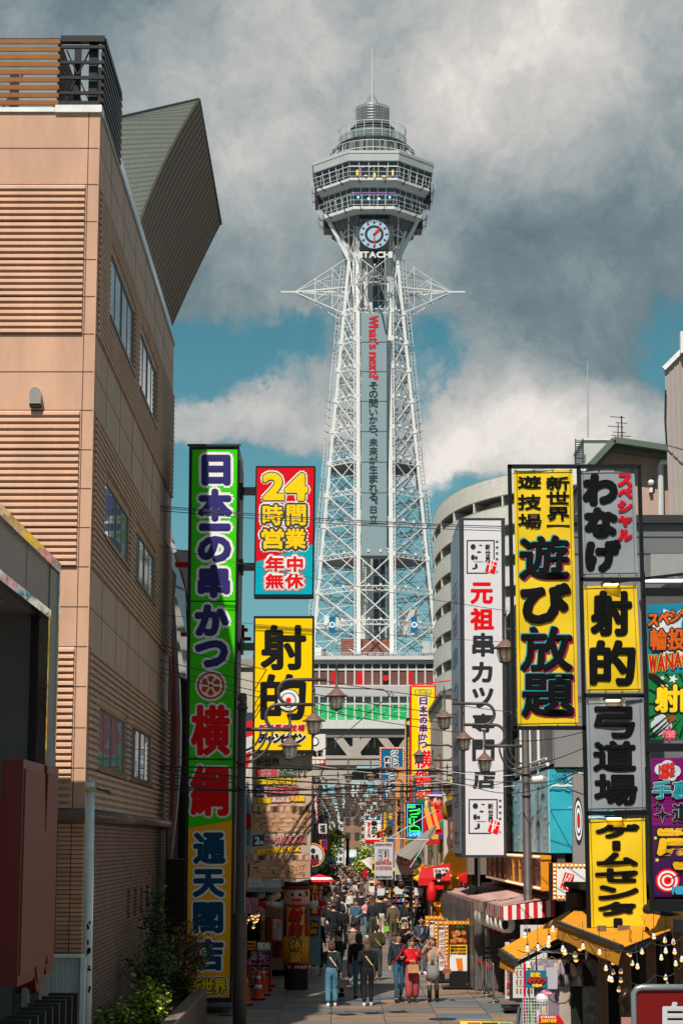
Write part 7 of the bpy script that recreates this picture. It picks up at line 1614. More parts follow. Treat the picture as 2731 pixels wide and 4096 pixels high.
p = P(1300, 3400, 230); tree('green street tree behind the red sign at the far left', (p.x, 232, 0), 5.2, 1.3, 5, 800, .3)
# ---------------------------------------------------------------- people
SKIN = M('skin', (206, 150, 122), .5, var=.04); SKIN2 = M('skin_tan', (186, 128, 100), .5, var=.04); HAIRB = M('hair_black', (28, 23, 20), .7, var=.3, scale=14); HAIRBR = M('hair_brown', (78, 50, 37), .7, var=.3, scale=14)
EYE = M('eye_dark', (30, 22, 20), .3, var=0); LIP = M('lip', (176, 88, 80), .5, var=0)
def cl(rgb, r=.85): return M('cloth_%02x%02x%02x' % rgb, rgb, r, var=.2, scale=6, bump=.7, bscale=12)
def skinmesh(vs, es, rad, sub=1):
 me = bpy.data.meshes.new('tmp'); me.from_pydata([tuple(v) for v in vs], es, []); o = bpy.data.objects.new('tmp', me); COL.objects.link(o)
 o.modifiers.new('s', 'SKIN'); sk = me.skin_vertices[0].data
 for i, r in enumerate(rad): sk[i].radius = r if isinstance(r, tuple) else (r, r); sk[i].use_root = i == 0
 m = o.modifiers.new('d', 'SUBSURF'); m.levels = sub; m.render_levels = sub
 dg = bpy.context.evaluated_depsgraph_get(); e = bpy.data.meshes.new_from_object(o.evaluated_get(dg))
 r = [tuple(v.co) for v in e.vertices], [tuple(p.vertices) for p in e.polygons]
 bpy.data.objects.remove(o); bpy.data.meshes.remove(me); bpy.data.meshes.remove(e); return r
ARM = {'down': ((.05, .03, -.27), (.07, -.04, -.50)), 'bent': ((.05, .05, -.25), (-.02, -.2, -.30)), 'phone': ((.05, .02, -.26), (-.05, -.24, -.10)), 'brow': ((.12, -.06, -.12), (-.06, -.20, .17)),
       'out': ((.10, .0, -.25), (.14, -.20, -.34)), 'back': ((.06, .12, -.25), (.06, .16, -.48)), 'fwd': ((.04, -.06, -.26), (.02, -.20, -.42)), 'hold': ((.04, .04, -.26), (-.12, -.2, -.26)), 'side': ((.16, .0, -.2), (.2, -.1, -.34))}
def person(label, pos, ang, H=1.68, top=(30, 30, 34), legs=(40, 44, 56), shoes=(30, 30, 32), hair='short', hairm=None, armL='down', armR='down', stride=.12, coat=0, skirt=None, wide=1.0, bag=None, strap=None, cap=None, backpack=None, inner=None, face=True, skin=None, boots=None, glasses=False, group='people walking in the street', lean=0.0, puff=1.06):
 SKm = skin or SKIN; hm = hairm or HAIRB; k = H / 1.70
 t = thing('person', label, 'person', (0, 0, 0), group)
 def T(p): return Vector(p)
 hd = -.02 + lean * .3
 V = {'pel': (0, 0, .93), 'wai': (0, lean * .1, 1.08), 'che': (0, lean * .2, 1.27), 'nb': (0, .01 + lean * .3, 1.41), 'ne': (0, .0 + lean * .3, 1.46), 'h1': (0, hd - .012, 1.515), 'h2': (0, hd, 1.585), 'h3': (0, hd + .012, 1.638)}
 st = {1: stride, -1: -stride}
 for s_, a in ((1, armL), (-1, armR)):
  sh = VV((s_ * .172, .01 + lean * .25, 1.365)); e, w = ARM[a]; n = 'L' if s_ > 0 else 'R'
  V['sh' + n] = sh; V['el' + n] = sh + VV((s_ * e[0], e[1], e[2])); V['wr' + n] = sh + VV((s_ * w[0], w[1], w[2]))
  d = (V['wr' + n] - V['el' + n]).normalized(); V['ha' + n] = V['wr' + n] + d * .085
  y = st[s_]; V['hi' + n] = VV((s_ * .085, 0, .88)); V['kn' + n] = VV((s_ * .092, -.03 + y * .45 - .02 * abs(y) / .12, .49)); V['an' + n] = VV((s_ * .092, .03 + y * .95, .085 + (.05 if y > .1 else 0))); V['to' + n] = V['an' + n] + VV((s_ * .015, -.15, -.045 if y <= .1 else -.075))
 V = {q: Vector(v) for q, v in V.items()}
 def sk(names, edges, rad, mat, mb): 
  vs, fs = skinmesh([V[n] * k for n in names], [(names.index(a), names.index(b)) for a, b in edges], [(r[0] * k, r[1] * k) if isinstance(r, tuple) else r * k for r in rad]); mb.add(vs, fs, mat)
 mb = MB(); nm = ['pel', 'wai', 'che', 'nb', 'ne', 'h1', 'h2', 'h3']; rd = [(.13, .10), (.115, .085), (.135, .09), (.075, .06), .048, .066, .082, .062]; ed = list(zip(nm, nm[1:]))
 for n in 'LR':
  nm += ['sh' + n, 'el' + n, 'wr' + n, 'ha' + n, 'hi' + n, 'kn' + n, 'an' + n, 'to' + n]; rd += [.05, .038, .026, .03, .075, .05, .035, .03]
  ed += [('nb', 'sh' + n), ('sh' + n, 'el' + n), ('el' + n, 'wr' + n), ('wr' + n, 'ha' + n), ('pel', 'hi' + n), ('hi' + n, 'kn' + n), ('kn' + n, 'an' + n), ('an' + n, 'to' + n)]
 sk(nm, ed, rd, SKm, mb)
 for n, s_ in (('L', 1), ('R', -1)):      # five fingers of unequal length, slightly curled, thumb from the side of the palm
  h, w = V['ha' + n], V['wr' + n]; d = (h - w).normalized(); a = d.cross(VV((s_, 0, 0))).normalized(); 
  if a.length < .1: a = VV((0, 1, 0))
  pl_ = d.cross(a).normalized()
  for f_, (o, l) in enumerate(((-.027, .062), (-.009, .074), (.009, .070), (.026, .055))):
   b = h + a * o; mb.tube([b * k, (b + d * l * .55 + pl_ * .008) * k, (b + d * l + pl_ * .026) * k], [.009 * k, .0085 * k, .006 * k], SKm, 6)
  b = h - d * .03 + a * -.03; mb.tube([b * k, (b - a * .02 + d * .03) * k, (b - a * .022 + d * .055) * k], [.011 * k, .010 * k, .007 * k], SKm, 6)
 c = V['h2']
 mb.tube([(c + VV((0, -.083, .005))) * k, (c + VV((0, -.104, -.024))) * k, (c + VV((0, -.085, -.03))) * k], [.009 * k, .015 * k, .009 * k], SKm, 6)
 for s_ in (1, -1):
  mb.ell((c + VV((s_ * .083, .01, -.01))) * k, .012 * k, .022 * k, .032 * k, SKm, 8, 6)
  if face:
   mb.ell((c + VV((s_ * .031, -.078, .004))) * k, .012 * k, .006 * k, .006 * k, EYE, 8, 5); mb.bar((c + VV((s_ * .014, -.084, .024))) * k, (c + VV((s_ * .048, -.074, .026))) * k, .006 * k, .006 * k, hm)
   if glasses: mb.tube([(c + VV((s_ * (.031 + .022 * cos(q * .785)), -.09, .002 + .018 * sin(q * .785)))) * k for q in range(9)], .003 * k, EYE, 4)
 if face: mb.ell((c + VV((0, -.078, -.058))) * k, .024 * k, .008 * k, .007 * k, LIP, 8, 5)
 mb.build('body', t, True)
 if legs:
  mb = MB(); nm = ['pel', 'wai']; rd = [(.155, .12), (.13, .10)]; ed = [('pel', 'wai')]
  for n in 'LR': nm += ['hi' + n, 'kn' + n, 'an' + n]; rd += [.098 * wide ** .5, .070 * wide, .058 * wide]; ed += [('pel', 'hi' + n), ('hi' + n, 'kn' + n), ('kn' + n, 'an' + n)]
  sk(nm, ed, rd, cl(legs), mb); mb.build('trousers', t, True)
 if skirt:
  mb = MB(); z0, r0, cc = skirt; mb.lathe([(r0, z0), (r0 * .9, (z0 + .98) / 2), (.155, .98), (.13, 1.1)], (0, 0, 0), cl(cc), 16, 1, .8); mb.v = [(x * k, y * k, z * k) for x, y, z in mb.v]; mb.build('skirt', t, True)
 mb = MB(); hem = 'pel' if not coat else 'hem'; V['hem'] = VV((0, 0, .93 - coat)); V['nb2'] = V['nb'] + VV((0, 0, .03))
 nm = ['che', 'wai', hem, 'nb2']; rd = [(.17 * puff, .12 * puff), (.15 * puff, .11 * puff), (.165 * puff, .125 * puff), (.085, .075)]; nm += ['nb']; rd += [(.115 * puff, .09)]; ed = [('che', 'wai'), ('wai', hem), ('che', 'nb'), ('nb', 'nb2')]
 for n in 'LR': V['sx' + n] = V['sh' + n] * 1.0; V['wx' + n] = V['el' + n].lerp(V['wr' + n], .92); nm += ['sx' + n, 'el' + n, 'wx' + n]; rd += [.072 * puff, .058 * puff, .046 * puff]; ed += [('nb', 'sx' + n), ('sx' + n, 'el' + n), ('el' + n, 'wx' + n)]
 sk(nm, ed, rd, cl(top), mb)
 if inner:
  q = (V['che'] + V['wai']) * .5; mb.hexa([(VV((x, y, z)) + VV((0, q.y, 0))) * k for x, y, z in ((-.05, -.135, .98), (.05, -.135, .98), (.035, -.12, 1.38), (-.035, -.12, 1.38), (-.05, -.06, .98), (.05, -.06, .98), (.035, -.06, 1.38), (-.035, -.06, 1.38))], cl(inner))
 mb.build('jacket' if inner or coat else 'top', t, True)
 for n in 'LR':
  a, b = V['an' + n], V['to' + n]; mb = MB(); m_ = cl(shoes, .5)
  mb.tube([(a + VV((0, .03, -.045))) * k, (a + VV((0, -.01, -.035))) * k, (a.lerp(b, .6) + VV((0, 0, -.004))) * k, (b + VV((0, -.03, .0))) * k], [.04 * k, .048 * k, .046 * k, .028 * k], m_, 8)
  if boots: mb.tube([(a + VV((0, 0, -.04))) * k, V['kn' + n].lerp(a, .12) * k], [.05 * k, .062 * k], m_, 10)
  else: mb.tube([(a + VV((0, .04, -.075))) * k, (b + VV((0, -.04, -.025))) * k], .03 * k, cl((200, 196, 190)) if shoes[0] > 150 else m_, 6)
  mb.build('shoe', t, True)
 if hair != 'bald':
  mb = MB(); tmp = MB(); tmp.ell(c + VV((0, .016, .03)), .093, .098, .088, hm, 16, 12)
  keep = [f for f in tmp.f if not (sum(tmp.v[i][1] for i in f) / len(f) < c.y - .035 and sum(tmp.v[i][2] for i in f) / len(f) < c.z + .062)]
  mb.add([Vector(v) * k for v in tmp.v], keep, hm)
  if hair in ('long', 'bob'):
   zl = 1.42 if hair == 'bob' else 1.18; mb.lathe([(.06, zl), (.095, (zl + 1.6) / 2), (.09, 1.63)], (0, c.y + .05, 0), hm, 12, 1.05, .62); n = 36; mb.v[-n:] = [(x * k, y * k, z * k) for x, y, z in mb.v[-n:]]
  if hair == 'tail': mb.tube([(c + VV((0, .1, .05))) * k, (c + VV((0, .15, -.02))) * k, (c + VV((0, .13, -.16))) * k], [.03 * k, .035 * k, .012 * k], hm, 8)
  mb.build('hair', t, True)
 if cap:
  mb = MB(); mb.lathe([(.1 * k, .0), (.1 * k, .05 * k), (.08 * k, .1 * k), (.03 * k, .125 * k)], (c + VV((0, .01, .02))) * k, cl(cap), 14); mb.box(-.06 * k, .06 * k, (c.y - .17) * k, (c.y - .06) * k, (c.z + .022) * k, (c.z + .036) * k, cl(cap)); mb.build('cap', t, True)
 if strap:
  mb = MB(); pts = [VV((.12, -.06, 1.42)), VV((.04, -.145, 1.25)), VV((-.10, -.145, 1.05)), VV((-.175, -.03, .95))]; pb = [VV((.12, -.02, 1.42)), VV((.03, .13, 1.25)), VV((-.12, .13, 1.05)), VV((-.175, .03, .95))]
  for q in (pts, pb):
   for a, b in zip(q, q[1:]): mb.bar(a * k, b * k, .035 * k, .012, cl(strap), up=(0, 1, .2))
  mb.build('bag_strap', t)
 if backpack:
  mb = MB(); mb.lathe([(.10, -.2), (.15, -.17), (.155, .05), (.13, .17), (.05, .22)], (0, .185, 1.18), cl(backpack), 14, 1, .6); mb.ell((0, .29, 1.08), .1, .05, .09, cl(backpack), 12, 8)
  for s_ in (1, -1): mb.bar((s_ * .1, .1, 1.42), (s_ * .11, -.13, 1.3), .045, .015, cl(backpack)); mb.bar((s_ * .11, -.13, 1.3), (s_ * .13, .06, 1.05), .04, .015, cl(backpack))
  mb.v = [(x * k, y * k, z * k) for x, y, z in mb.v]; mb.build('backpack', t, True)
 t.location = pos; t.rotation_euler = (0, 0, ang)
 if bag:      # a bag is carried: its own thing
  col, kind, side, blab = bag; mb = MB(); b_ = cl(col)
  h = V['ha' + side] * k + VV((0, 0, -.03)); w, hh, d = {'tote': (.15, .26, .05), 'small': (.11, .16, .05), 'ball': (.17, .17, .17), 'plastic': (.10, .26, .06)}[kind]
  loc = Vector(pos); R = Matrix.Rotation(ang, 3, 'Z')
  if kind == 'ball': mb.ell(h + VV((0, -.06, -.02)), w, w, w, b_, 14, 10); [mb.ell(h + VV((0, -.06, -.02)) + VV((sin(i * 2.4) * cos(i) * w, cos(i * 2.4) * cos(i) * w, sin(i) * w)) * .93, .035, .035, .035, cl(((200, 40, 40), (40, 120, 70), (220, 180, 60))[i % 3]), 8, 6) for i in range(16)]
  else:
   mb.hexa([h + Vector(v) for v in ((-w, -d, -hh), (w, -d, -hh), (w * .9, -d * .5, -.03 - hh * .1), (-w * .9, -d * .5, -.03 - hh * .1), (-w, d, -hh), (w, d, -hh), (w * .9, d * .5, -.03 - hh * .1), (-w * .9, d * .5, -.03 - hh * .1))], b_)
   for y in (-d * .5, d * .5): mb.tube([h + VV((-w * .5, y, -.05)), h + VV((-w * .3, y * .4, .03)), h + VV((w * .3, y * .4, .03)), h + VV((w * .5, y, -.05))], .008, b_, 5)
  mb.v = [tuple(R @ Vector(v) + loc) for v in mb.v]; tag(mb.build('carried_bag', None, kind == 'ball'), blab, 'bag')
 return t
def at(px, py): g = G(px, py); return (g.x, g.y, .006)
BK_ = pi      # facing away from the viewer
person('woman in a dark checked shirt and loose blue jeans, seen from behind', at(1326, 4026), BK_, 1.60, (34, 46, 48), (76, 122, 144), (214, 214, 210), 'bob', HAIRBR, 'phone', 'down', .1, wide=1.35, strap=(200, 184, 156), bag=((24, 24, 26), 'tote', 'R', 'black shoulder bag held by the woman in the checked shirt'))
person('man with glasses in black turning his head beside the checked shirt', at(1352, 3992), -1.9, 1.74, (24, 25, 28), (26, 28, 32), (20, 20, 22), 'short', None, 'bent', 'down', .14, glasses=True)
person('woman with very long brown hair dressed all in black, seen from behind', at(1470, 4024), BK_, 1.62, (18, 18, 20), (18, 18, 21), (196, 192, 184), 'long', HAIRBR, 'bent', 'down', .1, strap=(190, 170, 130))
person('person in blue jeans and a dark coat mostly hidden behind the long-haired woman', at(1436, 3994), BK_, 1.68, (30, 28, 30), (70, 112, 130), (24, 24, 26), 'bob', HAIRBR, 'down', 'down', .1)
person('young man in a navy jacket with a red strap and tight jeans', at(1594, 4010), .3, 1.74, (34, 40, 52), (44, 84, 104), (24, 24, 26), 'short', None, 'hold', 'down', .12, inner=(26, 40, 44), strap=(186, 24, 34), glasses=True, wide=.9)
person('woman in a bright red top and wide pink trousers looking down', at(1648, 4010), 0.1, 1.60, (206, 16, 24), (172, 76, 78), (40, 30, 32), 'tail', HAIRBR, 'phone', 'hold', .05, wide=1.75, bag=((178, 132, 92), 'tote', 'R', 'light brown tote bag held by the woman in red'))
person('woman in a beige jacket and grey dress shading her eyes with one hand', at(1732, 4008), -.15, 1.62, (196, 148, 126), None, (22, 20, 22), 'long', HAIRBR, 'side', 'brow', .08, coat=.06, skirt=(.56, .20, (132, 130, 124)), inner=(140, 138, 130), boots=True, bag=((138, 66, 44), 'small', 'L', 'small brown handbag on the arm of the woman in beige'))
person('balding man in a grey and navy track jacket behind the woman in beige', at(1686, 3900), .15, 1.76, (58, 68, 80), (92, 100, 106), (206, 204, 200), 'bald', None, 'down', 'bent', .06, inner=(110, 114, 116), glasses=True, skin=SKIN2, strap=(30, 30, 32), puff=1.12)
person('man in a dark jacket looking down at his phone behind the red strap man', at(1612, 3906), .7, 1.72, (26, 28, 32), (48, 70, 84), (24, 24, 24), 'short', None, 'phone', 'phone', .06, lean=-.22)
person('person in black with a camouflage backpack seen from behind', at(1412, 3926), BK_, 1.74, (20, 20, 22), (22, 23, 25), (206, 200, 194), 'short', None, 'down', 'down', .1, backpack=(104, 94, 80), wide=1.25)
person('woman in a mottled dark fur jacket with a ponytail, seen from behind', at(1506, 3922), BK_, 1.64, (66, 60, 40), (58, 64, 64), (60, 62, 62), 'tail', None, 'bent', 'bent', .05, puff=1.22, wide=1.3, strap=(150, 150, 60))
person('young man in black with a tan shoulder strap by the inflatable column', at(1270, 3886), BK_ - .3, 1.70, (28, 29, 31), (26, 27, 30), (204, 200, 194), 'short', None, 'down', 'down', .14, strap=(196, 140, 90))
person('person in black wearing a dark cap and a small black bag, walking away', at(1334, 3800), BK_, 1.72, (24, 26, 30), (24, 26, 30), (24, 24, 24), 'short', None, 'bent', 'down', .12, cap=(70, 62, 66), bag=((222, 196, 190), 'ball', 'L', 'round spotted balloon carried by the person in the dark cap'))
person('person in dark grey bending forward next to the spotted balloon', at(1372, 3798), BK_, 1.66, (44, 46, 48), (24, 24, 26), (24, 24, 24), 'bob', None, 'fwd', 'fwd', .16, lean=.5)
person('woman in a pale pink jacket and blue jeans looking to the left', at(1464, 3750), .9, 1.64, (222, 162, 150), (70, 112, 126), (200, 196, 190), 'short', HAIRBR, 'bent', 'bent', .06, inner=(30, 30, 32), strap=(24, 24, 26), coat=.04)
person('man in a black sweater and cream trousers, seen from behind', at(1522, 3756), BK_, 1.82, (34, 37, 40), (206, 192, 172), (190, 180, 166), 'short', None, 'bent', 'down', .12, wide=1.2)
person('man in an olive brown sweater walking away with shopping bags', at(1572, 3778), BK_, 1.74, (104, 88, 66), (90, 74, 58), (40, 34, 30), 'short', None, 'down', 'down', .1, wide=1.1, bag=((96, 190, 40), 'plastic', 'L', 'bright green plastic bag carried by the man in the olive sweater'))
person('person with long reddish brown hair in a taupe coat, facing away', at(1420, 3752), BK_ + .5, 1.62, (126, 104, 92), (50, 48, 50), (40, 40, 40), 'long', HAIRBR, 'bent', 'down', .06, coat=.1)
person('woman in black and white with long dark hair near the goods stand', at(1618, 3760), BK_ - .8, 1.60, (40, 40, 42), (200, 196, 192), (60, 60, 60), 'long', None, 'down', 'bent', .08)
person('fair-haired man in a black shirt with pale backpack straps facing the viewer', at(1667, 3782), 0.0, 1.82, (26, 26, 29), (50, 54, 62), (40, 40, 40), 'short', M('hair_sandy', (126, 84, 56), .5), 'down', 'down', .08, backpack=(186, 160, 120))
person('woman in a denim blue shirt and beige trousers walking away in the crowd', at(1380, 3637), BK_, 1.66, (92, 150, 164), (196, 166, 136), (60, 50, 44), 'tail', HAIRBR, 'down', 'down', .08, wide=1.2)
person('person in a white jacket with a black cross strap walking away', at(1414, 3632), BK_, 1.70, (216, 204, 186), (70, 70, 74), (40, 40, 40), 'bob', None, 'down', 'down', .08, strap=(24, 24, 24), coat=.08)
person('man in a camel coat and grey cap beside the goods stand', at(1476, 3690), BK_ - .5, 1.68, (150, 106, 66), (44, 44, 46), (30, 30, 30), 'short', None, 'bent', 'down', .08, cap=(96, 104, 92), backpack=(60, 78, 88))
person('man in a teal shirt facing the viewer at the left side of the crowd', at(1336, 3704), .2, 1.70, (20, 62, 66), (34, 38, 44), (30, 30, 30), 'short', None, 'bent', 'down', .1, skin=SKIN2)
person('child in white and black carrying a bag beside the man in teal', at(1368, 3716), BK_, 1.45, (190, 200, 204), (30, 32, 36), (40, 40, 40), 'short', None, 'down', 'down', .06, backpack=(34, 38, 44))
person('woman in black bending at the left edge of the crowd', at(1315, 3740), BK_ + 1.2, 1.58, (30, 28, 30), (40, 36, 38), (30, 30, 30), 'bob', None, 'bent', 'down', .05, lean=.2)
protos = []
for i, (hs, aL, aR, ang, kw) in enumerate((('short', 'down', 'down', BK_, {}), ('long', 'bent', 'down', BK_, {'hairm': HAIRBR}), ('bob', 'down', 'bent', 0, {}), ('short', 'bent', 'bent', 0, {'puff': 1.1}), ('tail', 'down', 'down', BK_, {'wide': 1.4}), ('short', 'phone', 'down', 0, {'coat': .15}))):
 protos.append((person('x', (0, 0, 0), ang, 1.68, (30, 30, 34), (40, 42, 50), (30, 30, 32), hs, kw.pop('hairm', None), aL, aR, .12, group='people in the far crowd', **kw), ang))
tops = [(24, 25, 28), (34, 36, 42), (30, 34, 48), (60, 30, 32), (140, 128, 112), (206, 200, 192), (46, 84, 60), (150, 40, 40), (56, 96, 120), (90, 76, 62), (28, 28, 30), (44, 42, 44), (120, 110, 104), (186, 150, 120)]
tn = ['black', 'charcoal', 'navy', 'maroon', 'grey-beige', 'off-white', 'green', 'red', 'blue', 'brown', 'jet black', 'dark grey', 'light grey', 'camel']
rr = random.Random(99); used_p = set(); n_c = 0
spots = []
for row in range(37):
 Y = 81 + row * 4.2 * (1 + row * .004); xl, xr = -2.1 + (Y - 84) * .003, 2.9 - (Y - 84) * .004
 for q in range(5 if row < 20 else 4):
  X = xl + (xr - xl) * (q + rr.uniform(.1, .9)) / (5 if row < 20 else 4); yy = Y + rr.uniform(-1.8, 1.8)
  spots.append((X, yy))
front = [(o.location.x, o.location.y) for o in SC.objects if o.name.startswith('person') and o.get('label') != 'x']
for X, Y in sorted(spots, key=lambda s: s[1]):
 if any(abs(X - a) < .5 and abs(Y - b) < .8 for a, b in front): continue
 i = rr.randrange(6); src, ang = protos[i]
 if i in used_p: o = copy_tree(src)
 else: o = src; used_p.add(i)
 ti = rr.choices(range(14), [4, 3, 3, 1.3, 3, 3, 1.5, 1.4, 2, 2, 3, 3, 3, 2.5])[0]; lg = rr.choice(((30, 32, 38), (40, 44, 52), (60, 84, 100), (150, 140, 124), (28, 28, 30), (70, 64, 58)))
 o.location = (X, Y, .006 if Y < 221 else .002); o.rotation_euler = (0, 0, ang + rr.uniform(-.5, .5)); s_ = rr.uniform(.93, 1.06); o.scale = (s_, s_, s_)
 zone = 'just beyond the goods stand' if Y < 105 else ('in the middle of the far crowd' if Y < 150 else 'deep in the far crowd near the tower arch')
 o['label'] = 'small figure in a %s top %s' % (tn[ti], zone)
 for ch in o.children:
  b_ = ch.name.split('.')[0]
  if b_ in ('top', 'jacket', 'trousers') and ch.material_slots:
   ch.material_slots[0].link = 'OBJECT'; ch.material_slots[0].material = cl(tops[ti] if b_ != 'trousers' else lg)
 n_c += 1
# ---------------------------------------------------------------- stalls and street furniture on the left
IY = 54.8
inf = thing('inflatable_column', 'tall inflatable advertising column with a smiling face and brown hat', 'inflatable', (P(1185, 3920, IY).x, IY, 0))
ix = inf.location.x; k = IY / F / 1.02; R_ = 52 * k
def iz(py): return P(1185, py, IY).z
BRN_ = M('inflatable_brown', (130, 66, 46), .4, var=.05); AMB = M('inflatable_amber', (250, 178, 50), .4, var=.05); FLE = M('inflatable_face', (255, 206, 188), .4, var=.03)
mb = MB(); mb.lathe([(R_ * .9, 0), (R_ * .93, iz(3880)), (R_ * .9, iz(3878))], (ix, IY, 0), M('inflatable_base', (26, 25, 26), .5), 24); mb.build('base', inf)
mb = MB(); mb.lathe([(R_ * .98, iz(3878)), (R_, iz(3850))], (ix, IY, 0), C((150, 24, 34), .4), 28); mb.lathe([(R_, iz(3850)), (R_ * 1.01, iz(3745))], (ix, IY, 0), AMB, 28); mb.lathe([(R_ * 1.01, iz(3745)), (R_ * 1.01, iz(3617))], (ix, IY, 0), BRN_, 28)
mb.lathe([(R_ * 1.01, iz(3617)), (R_ * 1.0, iz(3565)), (R_ * .98, iz(3552))], (ix, IY, 0), FLE, 28)
for i in range(14): a = pi + pi * i / 14; mb.bar((ix + R_ * 1.005 * cos(a), IY + R_ * 1.005 * sin(a), iz(3848)), (ix + R_ * 1.015 * cos(a), IY + R_ * 1.015 * sin(a), iz(3746)), .02, .006, C((182, 116, 26)))
mb.build('column', inf, True)
mb = MB(); mb.lathe([(R_ * 1.0, iz(3556)), (R_ * 1.16, iz(3556)), (R_ * 1.2, iz(3550)), (R_ * 1.16, iz(3544)), (R_ * .98, iz(3544))], (ix, IY, 0), C((126, 52, 34), .4), 28); mb.lathe([(R_ * .97, iz(3544)), (R_ * .97, iz(3532)), (R_ * .9, iz(3527)), (R_ * .5, iz(3525))], (ix, IY, 0), C((96, 36, 24), .4), 28); mb.build('hat', inf, True)
def cyl(px, py, off):
 x = P(px, py, IY).x - ix; x = max(-R_ * .999, min(R_ * .999, x)); return VV((ix + x, IY - sqrt(R_ * R_ - x * x) - off - .012, iz(py)))
mb = MB()
def cq(pts, mat, lift): mb.add([cyl(x, y, lift) for x, y in pts], [tuple(range(len(pts)))[::-1]], mat)
def cel(x, y, a, b, mat, lift): cq([(x + a * cos(2 * pi * i / 16), y + b * sin(2 * pi * i / 16)) for i in range(16)], mat, lift)
for x in (1171, 1202): cel(x, 3576, 8.5, 9, WH, .016); cel(x, 3577, 7, 7.5, KK, .02); cel(x, 3577, 4.5, 5, INK, .024); cel(x + 1.5, 3574, 1.6, 1.6, WH, .028)
for x in (1152, 1218): cel(x, 3585, 4, 3, C((220, 90, 80)), .012)
cq([(1165, 3593), (1209, 3593), (1206, 3602), (1197, 3608), (1177, 3608), (1168, 3602)], C((226, 40, 36)), .034); cq([(1172, 3602), (1202, 3602), (1195, 3608), (1179, 3608)], C((240, 120, 100)), .038)
for x0 in (1148, 1218):
 cq([(x0 - 15 if x0 < 1180 else x0 + 2, 3564), (x0 - 2 if x0 < 1180 else x0 + 14, 3564), (x0 - 8 if x0 < 1180 else x0 + 14, 3584), (x0 - 15 if x0 < 1180 else x0 + 8, 3584)], C((60, 32, 26)), .012)
for i in range(12):
 a, b = 1148 + i * 6, 1154 + i * 6; cq([(a, 3622), (b, 3622), (b, 3745), (a, 3745)], AMB, .004); q = 13 * sin(pi * (i + .5) / 12); cq([(a, 3618), (b, 3618), (b, 3620 + q), (a, 3620 + q)], C((230, 24, 36)), .008)
RD2 = C((244, 26, 36))
for ch, y0, y1, col in (('射', 3634, 3687, RD2), ('的', 3692, 3742, RD2), ('体', 3750, 3796, AMB), ('験', 3800, 3848, AMB)): put(mb, ch, (1160, y0 + 3, 1208, y1 - 2), [(KK, 5), (KK, 3), (col, 1.7)], cyl, shear=.12, lift=.02)
for i, ch in enumerate('チャンピオン'): put(mb, ch, (1181 + i * 8.5, 3860, 1188 + i * 8.5, 3871), [(WH, .8)], cyl, lift=.02)
for i, ch in enumerate('狙え大当たり'): put(mb, ch, (1219, 3640 + i * 17, 1227, 3654 + i * 17), [(KK if i < 3 else RED, .7)], cyl, lift=.02)
for i, ch in enumerate('しゃてき'): put(mb, ch, (1150, 3702 + i * 10, 1157, 3711 + i * 10), [(WH, .7)], cyl, lift=.02)
cel(1158, 3866, 5, 5.5, WH, .02); cel(1158, 3866, 3, 3.4, RED, .024)
mb.build('lettering', inf)
for s_, x1, y1 in ((-1, 1034, 3616), (1, 1306, 3612)):
 mb = MB(); a = P(1185 + s_ * 48, 3623, IY); b = P(x1 - s_ * 32, y1 + 1, IY); mb.tube([a, b], [.105, .075], M('arm_white', (210, 206, 204), .4), 12); ar = mb.build('arm', inf, True)
 mb = MB(); c = P(x1, y1, IY); mb.tube([b, b.lerp(c, .3), b.lerp(c, .8), c], [.078, .095, .08, .03], C((200, 30, 30), .4), 12); mb.build('mitten', ar, True)
CON_ = M('cone_orange', (222, 70, 24), .5, var=.08)
def cone(label, px, py, h=.72):
 g = G(px, py); t = thing('traffic_cone', label, 'traffic cone', (g.x, g.y, .006), 'traffic cones beside the lamp post'); o = VV((g.x, g.y, .006))
 mb = MB(); mb.box(o.x - .19, o.x + .19, o.y - .19, o.y + .19, o.z, o.z + .035, C((40, 34, 32))); mb.build('base', t)
 mb = MB(); rr_ = lambda z: .15 - (.15 - .032) * z / h
 mb.lathe([(.17, .036), (.15, .06)] + [(rr_(z), z) for z in (.1, h * .5, h)] + [(.01, h + .004)], o, CON_, 16); b = mb.build('cone', t, True)
 mb = MB()
 for z0, z1 in (((h * .38, h * .52), (h * .70, h * .82)) if lab[0] == 'n' else ((h * .78, h * .84),)): mb.lathe([(rr_(z0) + .002, z0), (rr_(z1) + .002, z1)], o, WH, 16)
 mb.build('reflective_band', b, True)
for lab, px, py, h in (('nearest white-banded traffic cone right of the big lamp post', 1033, 4000, .74), ('second traffic cone in the row behind the nearest one', 1052, 3982, .74), ('third traffic cone in the row beside the yellow board', 1060, 3964, .74), ('farthest traffic cone of the row under the yellow board', 1074, 3946, .74), ('traffic cone standing behind the big lamp post', 994, 3946, .8), ('traffic cone cut by the big lamp post at the bottom', 982, 4022, .74)): cone(lab, px, py, h)
a, b = G(990, 3940), G(1034, 4000); mb = MB(); mb.tube([(a.x, a.y, .62), (b.x, b.y, .70)], .018, C((210, 200, 180)), 6); tag(mb.build('cone_bar'), 'pale bar linking two traffic cones by the lamp post', 'bar')
